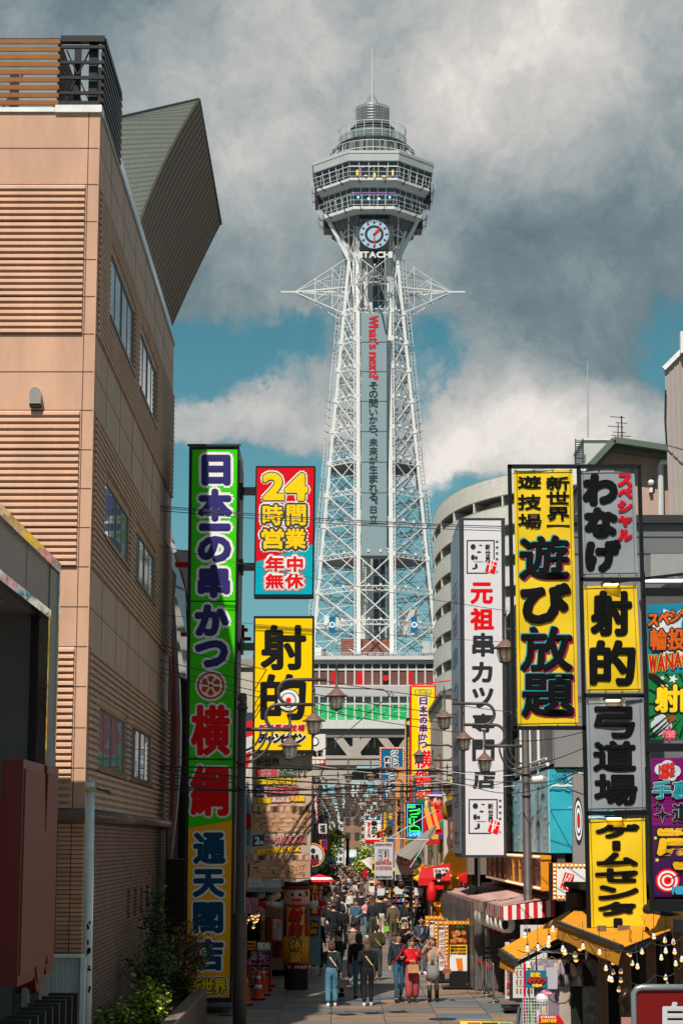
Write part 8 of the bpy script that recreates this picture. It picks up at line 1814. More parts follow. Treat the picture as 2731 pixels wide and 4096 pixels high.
def poster(name, label, x0, y0, x1, y1, Y, face, rows, frame=KK, lean=0):
 t = thing(name, label, 'sign board', P((x0 + x1) / 2, y1, Y)); mb = MB(); px_box(mb, x0, y0, x1, y1, Y, .04, frame); px_box(mb, x0 + 1.5, y0 + 1.5, x1 - 1.5, y1 - 1.5, Y - .008, .01, face); z0 = P(x0, y1, Y).z
 for x in (x0 + 4, x1 - 4): q = P(x, y1, Y); mb.box(q.x - .015, q.x + .015, Y + .01, Y + .04, 0, max(.02, q.z), BLK)
 mb.build('board', t); mb = MB(); pl = plane_y(Y - .014)
 for s, fy, h, lay in rows:
  w = (x1 - x0 - 6) / len(s)
  for i, ch in enumerate(s):
   if ch != ' ': put(mb, ch, (x0 + 3 + i * w, y0 + (y1 - y0) * fy, x0 + 2.4 + (i + 1) * w, y0 + (y1 - y0) * fy + h), lay, pl)
 mb.build('lettering', t); return t
YB = C((240, 206, 16), .5); MG = C((160, 30, 130), .5)
poster('sign_board', 'big yellow board with purple lettering behind the traffic cones', 1003, 3805, 1082, 3912, 54, YB, [('ドクター', .03, 12, [(WH, 2.5), (MG, 1.2)]), ('フィッシュが', .16, 13, [(WH, 2.5), (MG, 1.2)]), ('無料!?', .31, 17, [(WH, 2.5), (MG, 1.5)]), ('割引優待', .50, 11, [(INK, 1)]), ('約5秒', .63, 13, [(MG, 1.2)]), ('ドクター無料', .80, 15, [(MG, 1.2)])])
poster('sign_board', 'red board reading ten shots in white above the big yellow board', 1029, 3764, 1083, 3804, 53.9, C((186, 24, 44), .5), [('10発', .2, 20, [(WH, 1.8)]), ('600円', .74, 7, [(WH, .6)])])
poster('sign_board', 'small yellow and white board partly behind the big lamp post', 978, 3763, 1026, 3802, 54.2, C((226, 190, 90), .5), [('景品数に応じて', .2, 8, [(INK, .6)]), ('割引UP', .55, 9, [(RED, .8)])])
t = poster('menu_board', 'tall narrow red-framed menu board standing at the left shop', 1060, 3668, 1084, 3800, 56.5, C((52, 32, 30)), [], RED); mb = MB(); vput(mb, '大小宴会承ります', 1073, 3672, 3796, 9, [(C((206, 120, 40)), .6)], plane_y(56.48)); mb.build('vertical_text', t)
t = thing('easel_board', 'red-framed slanting picture board beside the inflatable column', 'sign board', P(1108, 3830, 56.3)); mb = MB(); mb.prism([P(1086, 3668, 56.3), P(1086, 3832, 56.0), P(1130, 3832, 56.0), P(1130, 3672, 56.3)], (0, .06, 0), RED); mb.build('frame', t)
mb = MB(); rr = random.Random(14); mb.prism([P(1092, 3676, 56.26), P(1092, 3760, 56.1), P(1126, 3760, 56.1), P(1126, 3678, 56.26)], (0, .03, 0), C((206, 196, 186))); mb.prism([P(1088, 3768, 56.0), P(1088, 3826, 55.95), P(1126, 3826, 55.95), P(1126, 3768, 56.0)], (0, .03, 0), C((70, 44, 32)))
for i in range(26): x, y = rr.uniform(1094, 1122), rr.uniform(3680, 3754); px_box(mb, x, y, x + rr.uniform(2, 6), y + rr.uniform(2, 6), 56.05, .02, C(rr.choice(((150, 60, 40), (60, 60, 64), (170, 120, 90)))))
for i in range(9): x = 1090 + i * 4; mb.bar(P(x, 3790, 55.9), P(x + 3, 3822, 55.9), .05, .03, C((186, 96, 50)))
mb.build('pictures', t)
t = thing('grey_awning', 'pale grey shop awning on the left above the round paper lanterns', 'awning', P(1060, 3560, 57)); mb = MB(); sheet(mb, P(985, 3552, 57), P(1128, 3556, 57), P(1120, 3508, 60.5), P(990, 3508, 60.5), M('awning_grey', (170, 166, 162), .8), 6, .03); mb.build('cloth', t); mb = MB(); px_box(mb, 985, 3550, 1128, 3568, 56.98, .02, M('awning_grey', (0, 0, 0))); mb.build('valance', t)
t = thing('pink_awning', 'faded dusty pink awning over the bulbs at the left shop', 'awning', P(1015, 3660, 52)); mb = MB(); sheet(mb, P(965, 3660, 52.2), P(1058, 3642, 54.2), P(1030, 3592, 55.8), P(965, 3588, 55.8), M('awning_pink', (176, 92, 92), .8, var=.1), 6, .02); mb.build('cloth', t)
mb = MB(); px_box(mb, 1044, 3640, 1060, 3680, 54.2, .03, M('awning_pink_pale', (190, 130, 128), .8)); mb.build('valance', t)
for i, (x, y, c_) in enumerate(((1012, 3590, (40, 90, 110)), (1028, 3584, (206, 196, 184)), (1042, 3580, (206, 196, 184)), (1080, 3596, (214, 180, 158)), (1094, 3586, (214, 180, 158)), (1104, 3582, (214, 180, 158)))):
 c = P(x, y, 57.6 + i % 3 * .5); mb = MB(); mb.ell(c, .15, .15, .13, M('paper_%d_%d' % (c_[0], c_[2]), c_, .7, var=.05), 14, 10); mb.lathe([(.05, .12), (.05, .15)], c, BLK, 8); mb.tube([c + VV((0, 0, .14)), c + VV((0, 0, .4))], .006, BLK, 4)
 tag(mb.build('paper_lantern', None, True), ('dark blue round lantern under the grey awning', 'pale round lantern next to the dark blue one', 'pale round lantern third from the left under the grey awning', 'front pinkish lantern nearer the inflatable column', 'middle pinkish lantern nearer the inflatable column', 'rear pinkish lantern nearer the inflatable column')[i], 'lantern', 'round lanterns at the left shop')
bulb_string('string of small warm bulbs under the pink awning at the left', [(968, 3655), (1000, 3668), (1045, 3660)], 53.5, [(x, y, 0) for x, y in ((984, 3682), (994, 3678), (1008, 3662), (1022, 3664), (1012, 3673), (1030, 3676), (1018, 3688), (1026, 3684), (984, 3692), (1014, 3709), (1034, 3660))], .045)
t = thing('shop_building', 'dim open-fronted shop at the left behind the cones and boards', 'building', (-4.2, 58, 0), 'shop buildings lining the far street'); mb = MB(); a = P(975, 3800, 56.8).x; mb.box(-7, a + 1.3, 60.5, 61.6, 0, 3.4, M('shop_inside', (44, 34, 30), .9, var=.3)); mb.box(-7, a - .1, 51, 60.5, 0, 3.6, M('shop_side', (60, 48, 42), .8)); mb.box(a + .35, a + 1.1, 60.0, 60.4, .2, 2.2, M('wood_shutter', (150, 118, 90), .8, var=.2)); mb.build('wall', t)
mb = MB(); rr = random.Random(31)
for i in range(40): x = rr.uniform(a, a + 1.2); z = rr.uniform(.6, 2.2); mb.box(x, x + .12, 60.3, 60.45, z, z + rr.uniform(.08, .2), C(rr.choice(((190, 40, 40), (210, 180, 60), (200, 196, 190), (40, 80, 120), (160, 100, 60)))))
ob = mb.build('wall_posters', t)
mb = MB(); px_box(mb, 966, 3420, 990, 3570, 54, .3, C((196, 70, 50))); px_box(mb, 968, 3440, 988, 3560, 53.98, .02, C((206, 170, 120))); tag(mb.build('vertical_sign'), 'narrow orange and cream vertical sign behind the big lamp post', 'sign')
mb = MB(); pts = [P(966 + 14 * sin(i * .8), 2890 + i * 62, 58) for i in range(9)]; pts2 = [P(1000 + 12 * sin(i * .9 + 1), 2880 + i * 62, 58) for i in range(9)]
for i in range(8): mb.add([pts[i], pts[i + 1], pts2[i + 1], pts2[i]], [(0, 1, 2, 3)], C(((206, 36, 42), (210, 208, 204), (206, 36, 42), (214, 206, 200), (96, 150, 168), (96, 150, 168), (190, 30, 40), (90, 140, 160))[i], .6))
tag(mb.build('streamer_banner'), 'long red, white and pale blue streamer banner between the lamp post and dining room banner', 'banner')
t = thing('vertical_flag', 'red upright flag with yellow and white characters right of the inflatable column', 'flag', P(1250, 3700, 62)); mb = MB(); mb.tube([P(1247, 3760, 62), P(1246, 3525, 62)], .015, BLK, 5); mb.build('pole', t); mb = MB(); sheet(mb, P(1248, 3662, 62), P(1282, 3664, 62.1), P(1298, 3534, 62.1), P(1248, 3528, 62), C((196, 22, 36), .7), 6, 0); mb.build('cloth', t)
mb = MB(); pl = plane_y(61.9)
for i, ch in enumerate('たい焼'): put(mb, ch, (1251 - i * 1, 3538 + i * 40, 1272 - i * 2, 3572 + i * 40), [(WH, 1.5), (YEL, .8)], pl, shear=.1)
for i, ch in enumerate('あんたっぷり'): put(mb, ch, (1281 - i * 1.8, 3544 + i * 15, 1291 - i * 1.8, 3557 + i * 15), [(WH, .6)], pl)
mb.build('lettering', t)
poster('kiosk_sign', 'light blue lit kiosk with an orange sign right of the inflatable column', 1238, 3664, 1284, 3862, 60, C((120, 150, 160), .4), []); mb = MB(); px_box(mb, 1240, 3682, 1272, 3742, 59.9, .04, C((30, 28, 28))); pl = plane_y(59.88)
for ch, x in (('2', 1242), ('4', 1256)): put(mb, ch, (x, 3688, x + 12, 3708), [(C((240, 150, 30)), 1.5)], pl)
put(mb, '時', (1243, 3714, 1268, 3738), [(C((240, 150, 30)), 1.2)], pl)
tag(mb.build('opening_notice'), 'black notice with orange opening hours on the light blue kiosk', 'sign')
t = thing('parasol', 'red and white parasol beyond the flag on the left', 'parasol', P(1275, 3700, 88)); mb = MB(); c = P(1278, 3498, 88); mb.lathe([(.75, -.32), (.4, -.1), (.02, .02)], c, C((190, 40, 44), .7), 8); mb.lathe([(.62, -.24), (.5, -.14)], c + VV((0, 0, .02)), WH, 8); mb.build('canopy', t); mb = MB(); mb.tube([(c.x, c.y, 0), c], .02, WHT, 6); mb.build('pole', t)
# ---------------------------------------------------------------- right-hand side
RA = M('stall_red', (206, 20, 26), .6, var=.06)
t = thing('red_stall_awning', 'bright red stall awning with a white lettered patch left of the golden statue', 'awning', P(1740, 3540, 66)); mb = MB(); sheet(mb, P(1672, 3512, 68), P(1800, 3522, 64), P(1800, 3452, 66), P(1684, 3472, 70), RA, 6, .03); px_box(mb, 1672, 3512, 1800, 3542, 66.2, .05, RA); mb.build('cloth', t)
mb = MB(); pl = plane_y(65.3); mb.add([pl(x, y, 0) for x, y in ((1732, 3474), (1794, 3470), (1798, 3524), (1752, 3526), (1736, 3508))], [(4, 3, 2, 1, 0)], WH)
for i, ch in enumerate('日本一の'): put(mb, ch, (1738 + i * 14, 3478, 1749 + i * 14, 3488 if ch != '一' else 3480), [(INK, .7)], pl, lift=.02)
for i, ch in enumerate('横綱'): put(mb, ch, (1740 + i * 28, 3492, 1766 + i * 28, 3516), [(INK, 1.5)], pl, lift=.02)
mb.build('lettering', t)
mb = MB(); mb.lathe([(.12, -.36), (.16, -.3), (.17, 0), (.08, .3)], P(1725, 3565, 65), RA, 12); mb.tube([P(1725, 3585, 65), P(1724, 3690, 65)], .012, WHT, 5); tag(mb.build('hanging_lantern', None, True), 'tall red hanging lantern below the red stall awning', 'lantern')
GLD = M('polished_gold', (214, 142, 46), .26, metal=.9, var=.04)
t = thing('golden_statue', 'polished golden seated statue in an arched golden niche behind the striped awning', 'statue', P(1820, 3700, 71)); c = P(1796, 3524, 71)
mb = MB(); n = 14; cx = P(1832, 3520, 72).x; r = .55; z0 = P(1832, 3480, 72).z
arc_ = [(cx - r, 0), (cx - r, z0)] + [(cx - r * cos(pi * i / n) , z0 + (.85) * sin(pi * i / n)) for i in range(1, n)] + [(cx + r, z0), (cx + r, 0)]
mb.prism([(a, 72.0, b) for a, b in arc_], (0, .5, 0), GLD); mb.build('niche', t)
mb = MB(); body = [(c + VV((.18, .25, -1.9))), c + VV((.18, .25, -1.2)), c + VV((.17, .2, -.72)), c + VV((.1, .1, -.36)), c + VV((.04, 0, -.12)), c + VV((.02, .0, .12)), c + VV((.06, .05, .32))]
vs, fs = skinmesh(body + [c + VV((.55, .1, -.6)), c + VV((.5, -.25, -.95)), c + VV((-.25, .1, -.6)), c + VV((-.3, -.25, -.95))], [(0, 1), (1, 2), (2, 3), (3, 4), (4, 5), (5, 6), (3, 7), (7, 8), (3, 9), (9, 10)], [.42, .42, .38, .18, .27, .31, .2, .12, .1, .12, .1], 2); mb.add(vs, fs, GLD)
for s_ in (1,): mb.ell(c + VV((.32, .02, .02)), .05, .11, .16, GLD, 10, 8)
mb.ell(c + VV((-.17, -.26, -.08)), .07, .08, .07, GLD, 10, 8); mb.build('body', t, True)
mb = MB(); p = P(1750, 3660, 70.4); mb.box(p.x - .26, p.x + .26, 70.2, 71, 0, p.z + .45, GLD); mb.ell((p.x - .1, 70.2, p.z + .22), .13, .14, .26, GLD, 12, 8); mb.ell((p.x + .13, 70.2, p.z + .22), .13, .14, .26, GLD, 12, 8); mb.build('plinth', t)
def arrow_sign(label, x0, y0, x1, y1, Y, style):
 t = thing('arrow_sign', label, 'sign', (P((x0 + x1) / 2, y1, Y).x, Y, 0), 'bulb-framed arrow signs'); w = 15; mb = MB()
 px_box(mb, x0, y0, x0 + w, y1, Y, .14, BO); px_box(mb, x0 + w, y0, x1, y0 + w, Y, .14, BO); mb.prism([P(x1, y0 - 14, Y), P(x1, y0 + w + 2, Y), P(x1 + 22, y0 + w, Y)], (0, .14, 0), BO); mb.build('arrow_frame', t)
 mb = MB(); px_box(mb, x0 + w, y0 + w, x1 + 2, y1, Y + .02, .12, BLK)
 q0, q1 = P(x0 + w + 3, y1, Y).x, P(x1 - 6, y1, Y).x; zb_ = P(x0, y1, Y).z; mb.box(q0, q1, Y + .02, Y + .12, .07, zb_, BLK); mb.box(q0 - .2, q1 + .2, Y - .35, Y + .5, .04, .08, BLK)
 for dx in (q0 - .1, q1 + .1):
  for dy in (-.3, .45): mb.lathe([(.03, 0), (.03, .04)], (dx, Y + dy, .006), KK, 8)
 mb.build('stand', t); mb = MB(); pl = plane_y(Y - .0); f = Y + .0
 px_box(mb, x0 + w + 4, y0 + w + 4, x1 - 3, y1 - 4, Y - .004, .02, C((224, 222, 218), .4)); X0, X1, Y_0, Y_1 = x0 + w + 4, x1 - 3, y0 + w + 4, y1 - 4; H_ = Y_1 - Y_0; pp = plane_y(Y - .012); rr = random.Random(int(x0))
 if style == 2:
  px_box(mb, X0, Y_0, X1, Y_0 + H_ * .42, Y - .008, .01, C((70, 40, 28))); px_box(mb, X0, Y_0 + H_ * .42, X1, Y_0 + H_ * .62, Y - .008, .01, C((244, 184, 40)))
  for i in range(16): x, y = X0 + rr.uniform(4, X1 - X0 - 10), Y_0 + H_ * rr.uniform(.12, .36); q = P(x + 3, y, Y - .012); mb.ell(q, .05 + rr.uniform(0, .03), .01, .06, C(rr.choice(((206, 120, 50), (190, 96, 40), (216, 140, 70)))), 8, 6)
  mb.ell(P((X0 + X1) / 2 + 6, Y_0 + 6, Y - .015), .14, .01, .05, C((40, 90, 40)), 10, 6)
  for s, fy, h in (('営業時間', .45, 8), ('11:00-24:00', .52, 8), ('オーダー23:30', .59, 8)):
   w_ = (X1 - X0 - 8) / len(s)
   for i, ch in enumerate(s): put(mb, ch, (X0 + 4 + i * w_, Y_0 + H_ * fy + (3 if ch in '-ー' else 0), X0 + 3.4 + (i + 1) * w_, Y_0 + H_ * fy + (h if ch not in '-ー' else 5)), [(INK, .5)], pp)
  mb.prism([pp(X0 + 24, Y_0 + H_ * .7, 0), pp(X0 + 50, Y_0 + H_ * .68, 0), pp(X0 + 54, Y_1 - 4, 0), pp(X0 + 32, Y_1 - 3, 0)][::-1], (0, -.006, 0), C((226, 120, 30))); px_box(mb, X0 + 25, Y_0 + H_ * .66, X0 + 50, Y_0 + H_ * .72, Y - .02, .006, WH)
 else:
  for r_ in range(5):
   for c_ in range(3): x = X0 + 3 + c_ * (X1 - X0 - 8) / 3; y = Y_0 + 24 + r_ * (H_ - 34) / 5; mb.bar(pp(x, y + 14, 0), pp(x + 5, y, 0), .022, .006, C((170, 90, 50)), up=(0, 1, 0)); mb.bar(pp(x, y + 20, 0), pp(x + 7, y + 20, 0), .01, .006, KK, up=(0, 1, 0))
  for i, ch in enumerate('串カツ'): put(mb, ch, (X0 + 1 + i * 9, Y_0 + 5, X0 + 8 + i * 9, Y_0 + 14), [(INK, .8)], pp)
 mb.build('panel', t); mb = MB()
 for i in range(int((y1 - y0) / 15)): mb.ell(P(x0 + w / 2, y0 + 8 + i * 15, Y - .02), .022, .022, .022, BLB, 8, 5)
 for i in range(1, int((x1 - x0) / 17) + 1): mb.ell(P(x0 + w / 2 + i * 17, y0 + w / 2, Y - .02), .022, .022, .022, BLB, 8, 5)
 mb.build('bulbs', t)
arrow_sign('nearest bulb-framed arrow sign with a picture of fried skewers and opening hours', 1778, 3684, 1870, 3888, 55, 2); arrow_sign('middle bulb-framed arrow sign listing skewers, just left of the nearest one', 1736, 3684, 1784, 3886, 57.5, 1); arrow_sign('farthest bulb-framed arrow sign behind the heads of the walkers', 1700, 3664, 1758, 3860, 61.5, 1)
sts = []
for i, (px, py) in enumerate(((1908, 3961), (1928, 3976), (1946, 3988), (1974, 4011))):
 g = G(px, py); t = thing('rope_stanchion', ('farthest', 'second', 'third', 'nearest')[i] + ' chrome rope stanchion in front of the vinyl terrace', 'stanchion', (g.x, g.y, .006), 'chrome stanchions'); o = VV((g.x, g.y, .006)); sts.append(o)
 mb = MB(); mb.lathe([(.16, 0), (.16, .015), (.05, .035), (.028, .05)], o, CHR, 20); mb.build('base', t, True); mb = MB(); mb.lathe([(.026, .05), (.026, .9), (.04, .92), (.04, .97), (.01, .98)], o, CHR, 12); mb.build('post', t, True)
mb = MB()
for a, b in ((0, 2), (2, 3)): mb.tube([sts[a].lerp(sts[b], i / 8) + VV((0, 0, .9 - .12 * sin(pi * i / 8))) for i in range(9)], .022, C((196, 24, 28)), 6)
tag(mb.build('barrier_rope'), 'red rope slung between the chrome stanchions', 'rope')
MY = 47.4; t = thing('menu_stand', 'large white rolling menu stand with rows of skewer pictures', 'menu stand', P(2120, 4030, MY)); mb = MB(); px_box(mb, 2040, 3760, 2192, 4004, MY, .3, C((44, 44, 46))); px_box(mb, 2020, 3770, 2040, 4000, MY + .3, .2, C((200, 196, 192))); g0 = P(2010, 4030, MY).x; g1 = P(2180, 4030, MY).x; mb.box(g0, g1, MY - .4, MY + .5, .09, .15, BLK)
for dx in (g0 + .25, g1 - .1): mb.lathe([(.05, 0), (.05, .09)], (dx, MY - .3, .006), KK, 10)
mb.build('stand', t); mb = MB(); px_box(mb, 2050, 3784, 2186, 3992, MY - .012, .02, M('menu_white', (206, 200, 196), .5, var=.03)); px_box(mb, 2080, 3700, 2192, 3782, MY - .012, .05, M('menu_white', (0, 0, 0))); px_box(mb, 2022, 3776, 2039, 3996, MY + .28, .02, M('menu_white', (0, 0, 0))); mb.build('panel', t); mb = MB(); pp = plane_y(MY - .03)
for i, ch in enumerate('本場新世界の味'): put(mb, ch, (2096 + i * 13, 3734 - (i < 2) * 20, 2107 + i * 13, 3748 - (i < 2) * 20), [(INK, 1)], pp)
for i, ch in enumerate('串カツ'): put(mb, ch, (2090 + i * 14, 3796, 2102 + i * 14, 3806), [(INK, 1)], pp)
mb.add([pp(x, y, 0) for x, y in ((2096, 3756), (2112, 3760), (2108, 3782), (2090, 3778))], [(3, 2, 1, 0)], RR)
for r_ in range(4):
 y = 3850 + r_ * 36
 px_box(mb, 2062, y - 14, 2180, y - 13, MY - .02, .006, KK)
 for c_ in range(8): x = 2064 + c_ * 14.5; mb.bar(pp(x, y + 8, 0), pp(x + 4, y - 6, 0), .028, .006, C((166, 96, 56)), up=(0, 1, 0)); px_box(mb, x - 1, y + 11, x + 7, y + 13, MY - .02, .006, C((120, 116, 112))); px_box(mb, x - 1, y + 15, x + 6, y + 16.5, MY - .02, .006, C((150, 146, 140)))
for i, ch in enumerate('元祖串カツ専門店'): put(mb, ch, (2025, 3838 + i * 18, 2036, 3852 + i * 18), [(C((190, 50, 54)), .9)], plane_y(MY + .26))
mb.build('lettering', t)
t = thing('clothes_rack', 'chrome clothes rail holding grey robes under the bulb string', 'clothes rack', P(2220, 4096, 38)); CYr = 38.0; mb = MB(); mb.tube([P(2104, 3802, CYr), P(2350, 3818, CYr)], .018, CHR, 8); 
for x in (2112, 2342): q = P(x, 3805, CYr); mb.tube([q, (q.x, q.y, 0)], .018, CHR, 8)
mb.build('rail', t)
rr = random.Random(17)
gar = [('first mauve grey robe on the rail, half behind the paper notices', 2172, (118, 108, 118)), ('second mauve grey robe in the middle of the rail', 2206, (126, 114, 122)), ('pale beige short-sleeved robe on the rail', 2252, (166, 150, 138)), ('plain black garment next to the pale robe', 2298, (22, 24, 26)), ('grey leaf-patterned long robe at the right end of the rail', 2350, (110, 106, 104))]
for i, (lab, x, c_) in enumerate(gar):
 q = P(x, 3840, CYr); q.z = P(x, 3812, CYr).z; t = thing('hanging_garment', lab, 'garment', q, 'robes on the clothes rail'); w = .20; n = 16; m_ = M('robe_%d' % i, c_, .9, var=.12 if i < 4 else .5, scale=4 if i < 4 else 9, bump=.3, bscale=20)
 mb = MB(); rings = []
 for (f_, ww, dd) in ((-.12, .05, .04), (-.19, .19, .07), (-.45, .2, .08), (-.9, .19, .09), (-1.35, .21, .10)):
  rings.append([q + VV((ww * cos(2 * pi * j / n) * (1 + .12 * sin(j * 2.3 + i)), dd * sin(2 * pi * j / n) * (1 + .25 * sin(j * 3.1)), f_)) for j in range(n)])
 mb.add([v for r in rings for v in r], [(k * n + j, (k + 1) * n + j, (k + 1) * n + (j + 1) % n, k * n + (j + 1) % n) for k in range(4) for j in range(n)], m_)
 for s_ in (1, -1): mb.tube([q + VV((s_ * .12, -.03, -.2)), q + VV((s_ * .24, -.05, -.45)), q + VV((s_ * .25, -.06, -.62))], [.07, .10, .12], m_, 8)
 mb.build('cloth', t, True); mb = MB(); mb.tube([q + VV((-.17, 0, -.17)), q + VV((0, 0, -.07)), q + VV((.17, 0, -.17))], .008, C((150, 110, 70)), 5); mb.tube([q + VV((0, 0, -.07)), q + VV((0, 0, .03))], .004, CHR, 4); mb.build('hanger', t)
t = thing('notice_sign', 'blue notice with yellow and red lettering hung on a pole before the robes', 'sign', P(2142, 3950, 36.8)); mb = MB(); px_box(mb, 2102, 3882, 2184, 3952, 36.8, .02, C((24, 108, 134), .5)); mb.build('board', t); mb = MB(); pl = plane_y(36.78)
for i, ch in enumerate('防犯'): put(mb, ch, (2122 + i * 19, 3890, 2140 + i * 19, 3908), [(INK, 2), (YEL, 1)], pl)
for i, ch in enumerate('キャメラ'): put(mb, ch, (2108 + i * 18, 3911, 2126 + i * 18, 3932), [(INK, 2.5), (C((206, 40, 44)), 1.3)], pl)
for i, ch in enumerate('作動中'): put(mb, ch, (2128 + i * 13, 3936, 2140 + i * 13, 3948), [(YEL, .8)], pl)
mb.build('lettering', t)
mb = MB(); px_box(mb, 2182, 3870, 2228, 3956, 36.9, .01, C((176, 172, 182), .7)); tag(mb.build('paper_notice'), 'pale paper notice beside the blue notice sign', 'notice'); mb = MB(); px_box(mb, 2134, 3862, 2172, 3882, 36.95, .01, C((186, 180, 186), .7)); tag(mb.build('paper_notice'), 'small pale paper card above the blue notice sign', 'notice')
mb = MB(); mb.tube([P(2097, 3856, 36.9), P(2098, 4096, 36.9)], .022, C((190, 20, 70)), 8); mb.tube([P(2143, 3790, 36.9), P(2143, 3884, 36.9)], .012, BLK, 6); tag(mb.build('display_pole'), 'thin crimson display pole left of the blue notice sign', 'pole')
t = thing('wire_basket', 'white wire display basket with colourful toys at the bottom right', 'basket', P(2145, 4096, 36.5)); mb = MB(); WW = C((214, 214, 214))
for i in range(10): x = 2090 + i * 11; mb.tube([P(x, 3986, 36.5), P(x, 4120, 36.5)], .006, WW, 4)
for i in range(10): y = 3988 + i * 13; mb.tube([P(2090, y, 36.5), P(2190, y, 36.5)], .006, WW, 4); mb.tube([P(2190, y, 36.5), P(2196, y - 4, 37.2)], .006, WW, 4)
mb.build('wires', t); mb = MB()
for (x, y, l, c_) in ((2110, 4000, 90, (20, 130, 110)), (2118, 4010, 80, (140, 190, 40)), (2085, 4010, 90, (120, 120, 130)), (2170, 4000, 60, (230, 190, 60)), (2150, 4040, 50, (226, 226, 226)), (2076, 4030, 70, (90, 96, 110))): mb.bar(P(x, y, 36.7), P(x + 6 - (x < 2100) * 14, y + l, 36.7), .06, .05, C(c_, .4))
mb.tube([P(2170, 3962, 36.7), P(2178, 3978, 36.7), P(2206, 3976, 36.7)], [.05, .06, .03], C((206, 130, 160)), 8); mb.ell(P(2166, 3995, 36.7), .12, .1, .1, WHT, 10, 6); mb.build('toys', t)
t = thing('price_sign', 'red arrow-ended sign with white and yellow lettering on the wire basket', 'sign', P(2200, 4110, 36.2)); mb = MB(); a = [P(x, y, 36.2) for x, y in ((2154, 4060), (2232, 4060), (2252, 4086), (2258, 4104), (2154, 4104))]; mb.prism(a[::-1], (0, .02, 0), C((196, 24, 28), .4)); mb.build('board', t); mb = MB(); pl = plane_y(36.17)
for i, ch in enumerate('お子様もれなく'): put(mb, ch, (2161 + i * 9, 4063, 2169 + i * 9, 4073), [(WH, .5)], pl)
for i, ch in enumerate('おまけ付き'): put(mb, ch, (2163 + i * 12.5, 4076, 2174 + i * 12.5, 4090), [(YEL, .9)], pl)
mb.build('lettering', t)
t = thing('red_board', 'red sign board in a rounded silver frame at the bottom right corner', 'sign board', P(2640, 4150, 30)); mb = MB(); a, b = P(2536, 4096, 30), P(2800, 3950, 30); SIL = M('silver_frame', (150, 160, 164), .3, metal=.6)
mb.box(a.x, b.x, 30, 30.06, 0, b.z - .03, C((110, 20, 20), .4)); mb.build('face', t); mb = MB(); mb.tube([(a.x, 30, 0), (a.x, 30, b.z - .08), (a.x + .05, 30, b.z - .02), (a.x + .12, 30, b.z), (b.x, 30, b.z)], .05, SIL, 10); mb.build('frame', t, True); mb = MB(); put(mb, '自', (2652, 4012, 2745, 4130), [(C((186, 190, 194)), 5)], plane_y(29.98)); mb.build('lettering', t)
t = thing('dark_bust', 'dark bronze head statue in the shadows behind the red sign board', 'statue', P(2500, 4096, 32)); mb = MB(); c = P(2510, 3985, 32); vs, fs = skinmesh([c + VV((.04, .1, -1.4)), c + VV((.04, .1, -.5)), c + VV((.03, .06, -.2)), c, c + VV((.02, .03, .14)), c + VV((-.16, -.1, -.08))], [(0, 1), (1, 2), (2, 3), (3, 4), (3, 5)], [.2, .16, .1, .16, .12, .05], 2); mb.add(vs, fs, M('dark_bronze', (56, 44, 36), .35, metal=.6)); mb.build('head', t, True)
mb = MB(); mb.box(c.x - .14, c.x + .02, 31.85, 31.87, c.z - .5, c.z - .32, C((170, 120, 120))); tag(mb.build('paper_tag'), 'small pinkish card hanging below the dark bronze head', 'notice')
t = thing('yellow_board', 'low yellow board with teal and red print on the paving at the bottom edge', 'sign board', P(1940, 4096, 44)); mb = MB(); p = [G(1838, 4084, .12), G(2046, 4088, .12), G(2070, 4150, .05), G(1850, 4150, .05)]; mb.prism(p, (0, 0, -.03), YB); mb.build('board', t); mb = MB()
for x0, x1, c_ in ((1868, 1920, (190, 60, 40)), (1925, 1990, (60, 50, 40)), (1995, 2044, (30, 140, 130))): mb.prism([G(x0, 4090, .126), G(x1, 4090, .126), G(x1 + 10, 4120, .10), G(x0 + 6, 4120, .10)], (0, 0, .003), C(c_))
mb.build('print', t)
rr = random.Random(41)
for (lab, x0, x1, y0, y1, Y) in (('crowded goods stand of small colourful items left of the dark lamp post', 1500, 1566, 3552, 3655, 92), ('second goods stand stacked with small boxes right of the first', 1570, 1640, 3546, 3650, 90), ('small rack of postcards beside the dark lamp post', 1648, 1700, 3550, 3655, 89)):
 t = thing('goods_stand', lab, 'display stand', P((x0 + x1) / 2, y1, Y), 'goods stands'); mb = MB(); a, b = P(x0, y1, Y), P(x1, y0, Y); z0_ = 0
 for x in (a.x, b.x): mb.box(x - .02, x + .02, Y, Y + .04, 0, b.z, BLK)
 for i in range(9): z = .2 + (b.z - .2) * i / 8; mb.box(a.x, b.x, Y, Y + .4, z - .015, z, C((120, 112, 104)))
 mb.box(a.x, b.x, Y + .4, Y + .44, 0, b.z, C((96, 90, 86))); mb.build('shelves', t); mb = MB()
 for i in range(8):
  z = .2 + (b.z - .2) * i / 8; x = a.x + .03
  while x < b.x - .1: w = rr.uniform(.04, .1); h = rr.uniform(.08, .2); mb.box(x, x + w, Y - .02, Y + .1, z, z + h, C(rr.choice(((190, 40, 50), (220, 190, 60), (214, 210, 206), (40, 90, 150), (60, 140, 90), (40, 40, 44), (200, 110, 60), (150, 90, 150))))); x += w + rr.uniform(.005, .04)
 g_ = mb.build('goods', t); g_['kind'] = 'stuff'
 mb = MB(); mb.box(a.x + .1, a.x + .45, Y - .06, Y - .04, b.z - .35, b.z - .02, C((206, 206, 204))); mb.build('price_card', t)
mb = MB(); c = P(1605, 3540, 78); mb.ell(c, .16, .16, .17, C((60, 30, 28)), 14, 8); mb.tube([c + VV((0, 0, .16)), c + VV((0, 0, .5))], .01, BLK, 4); tag(mb.build('round_lantern', None, True), 'dark round lantern hanging above the goods stands', 'lantern')
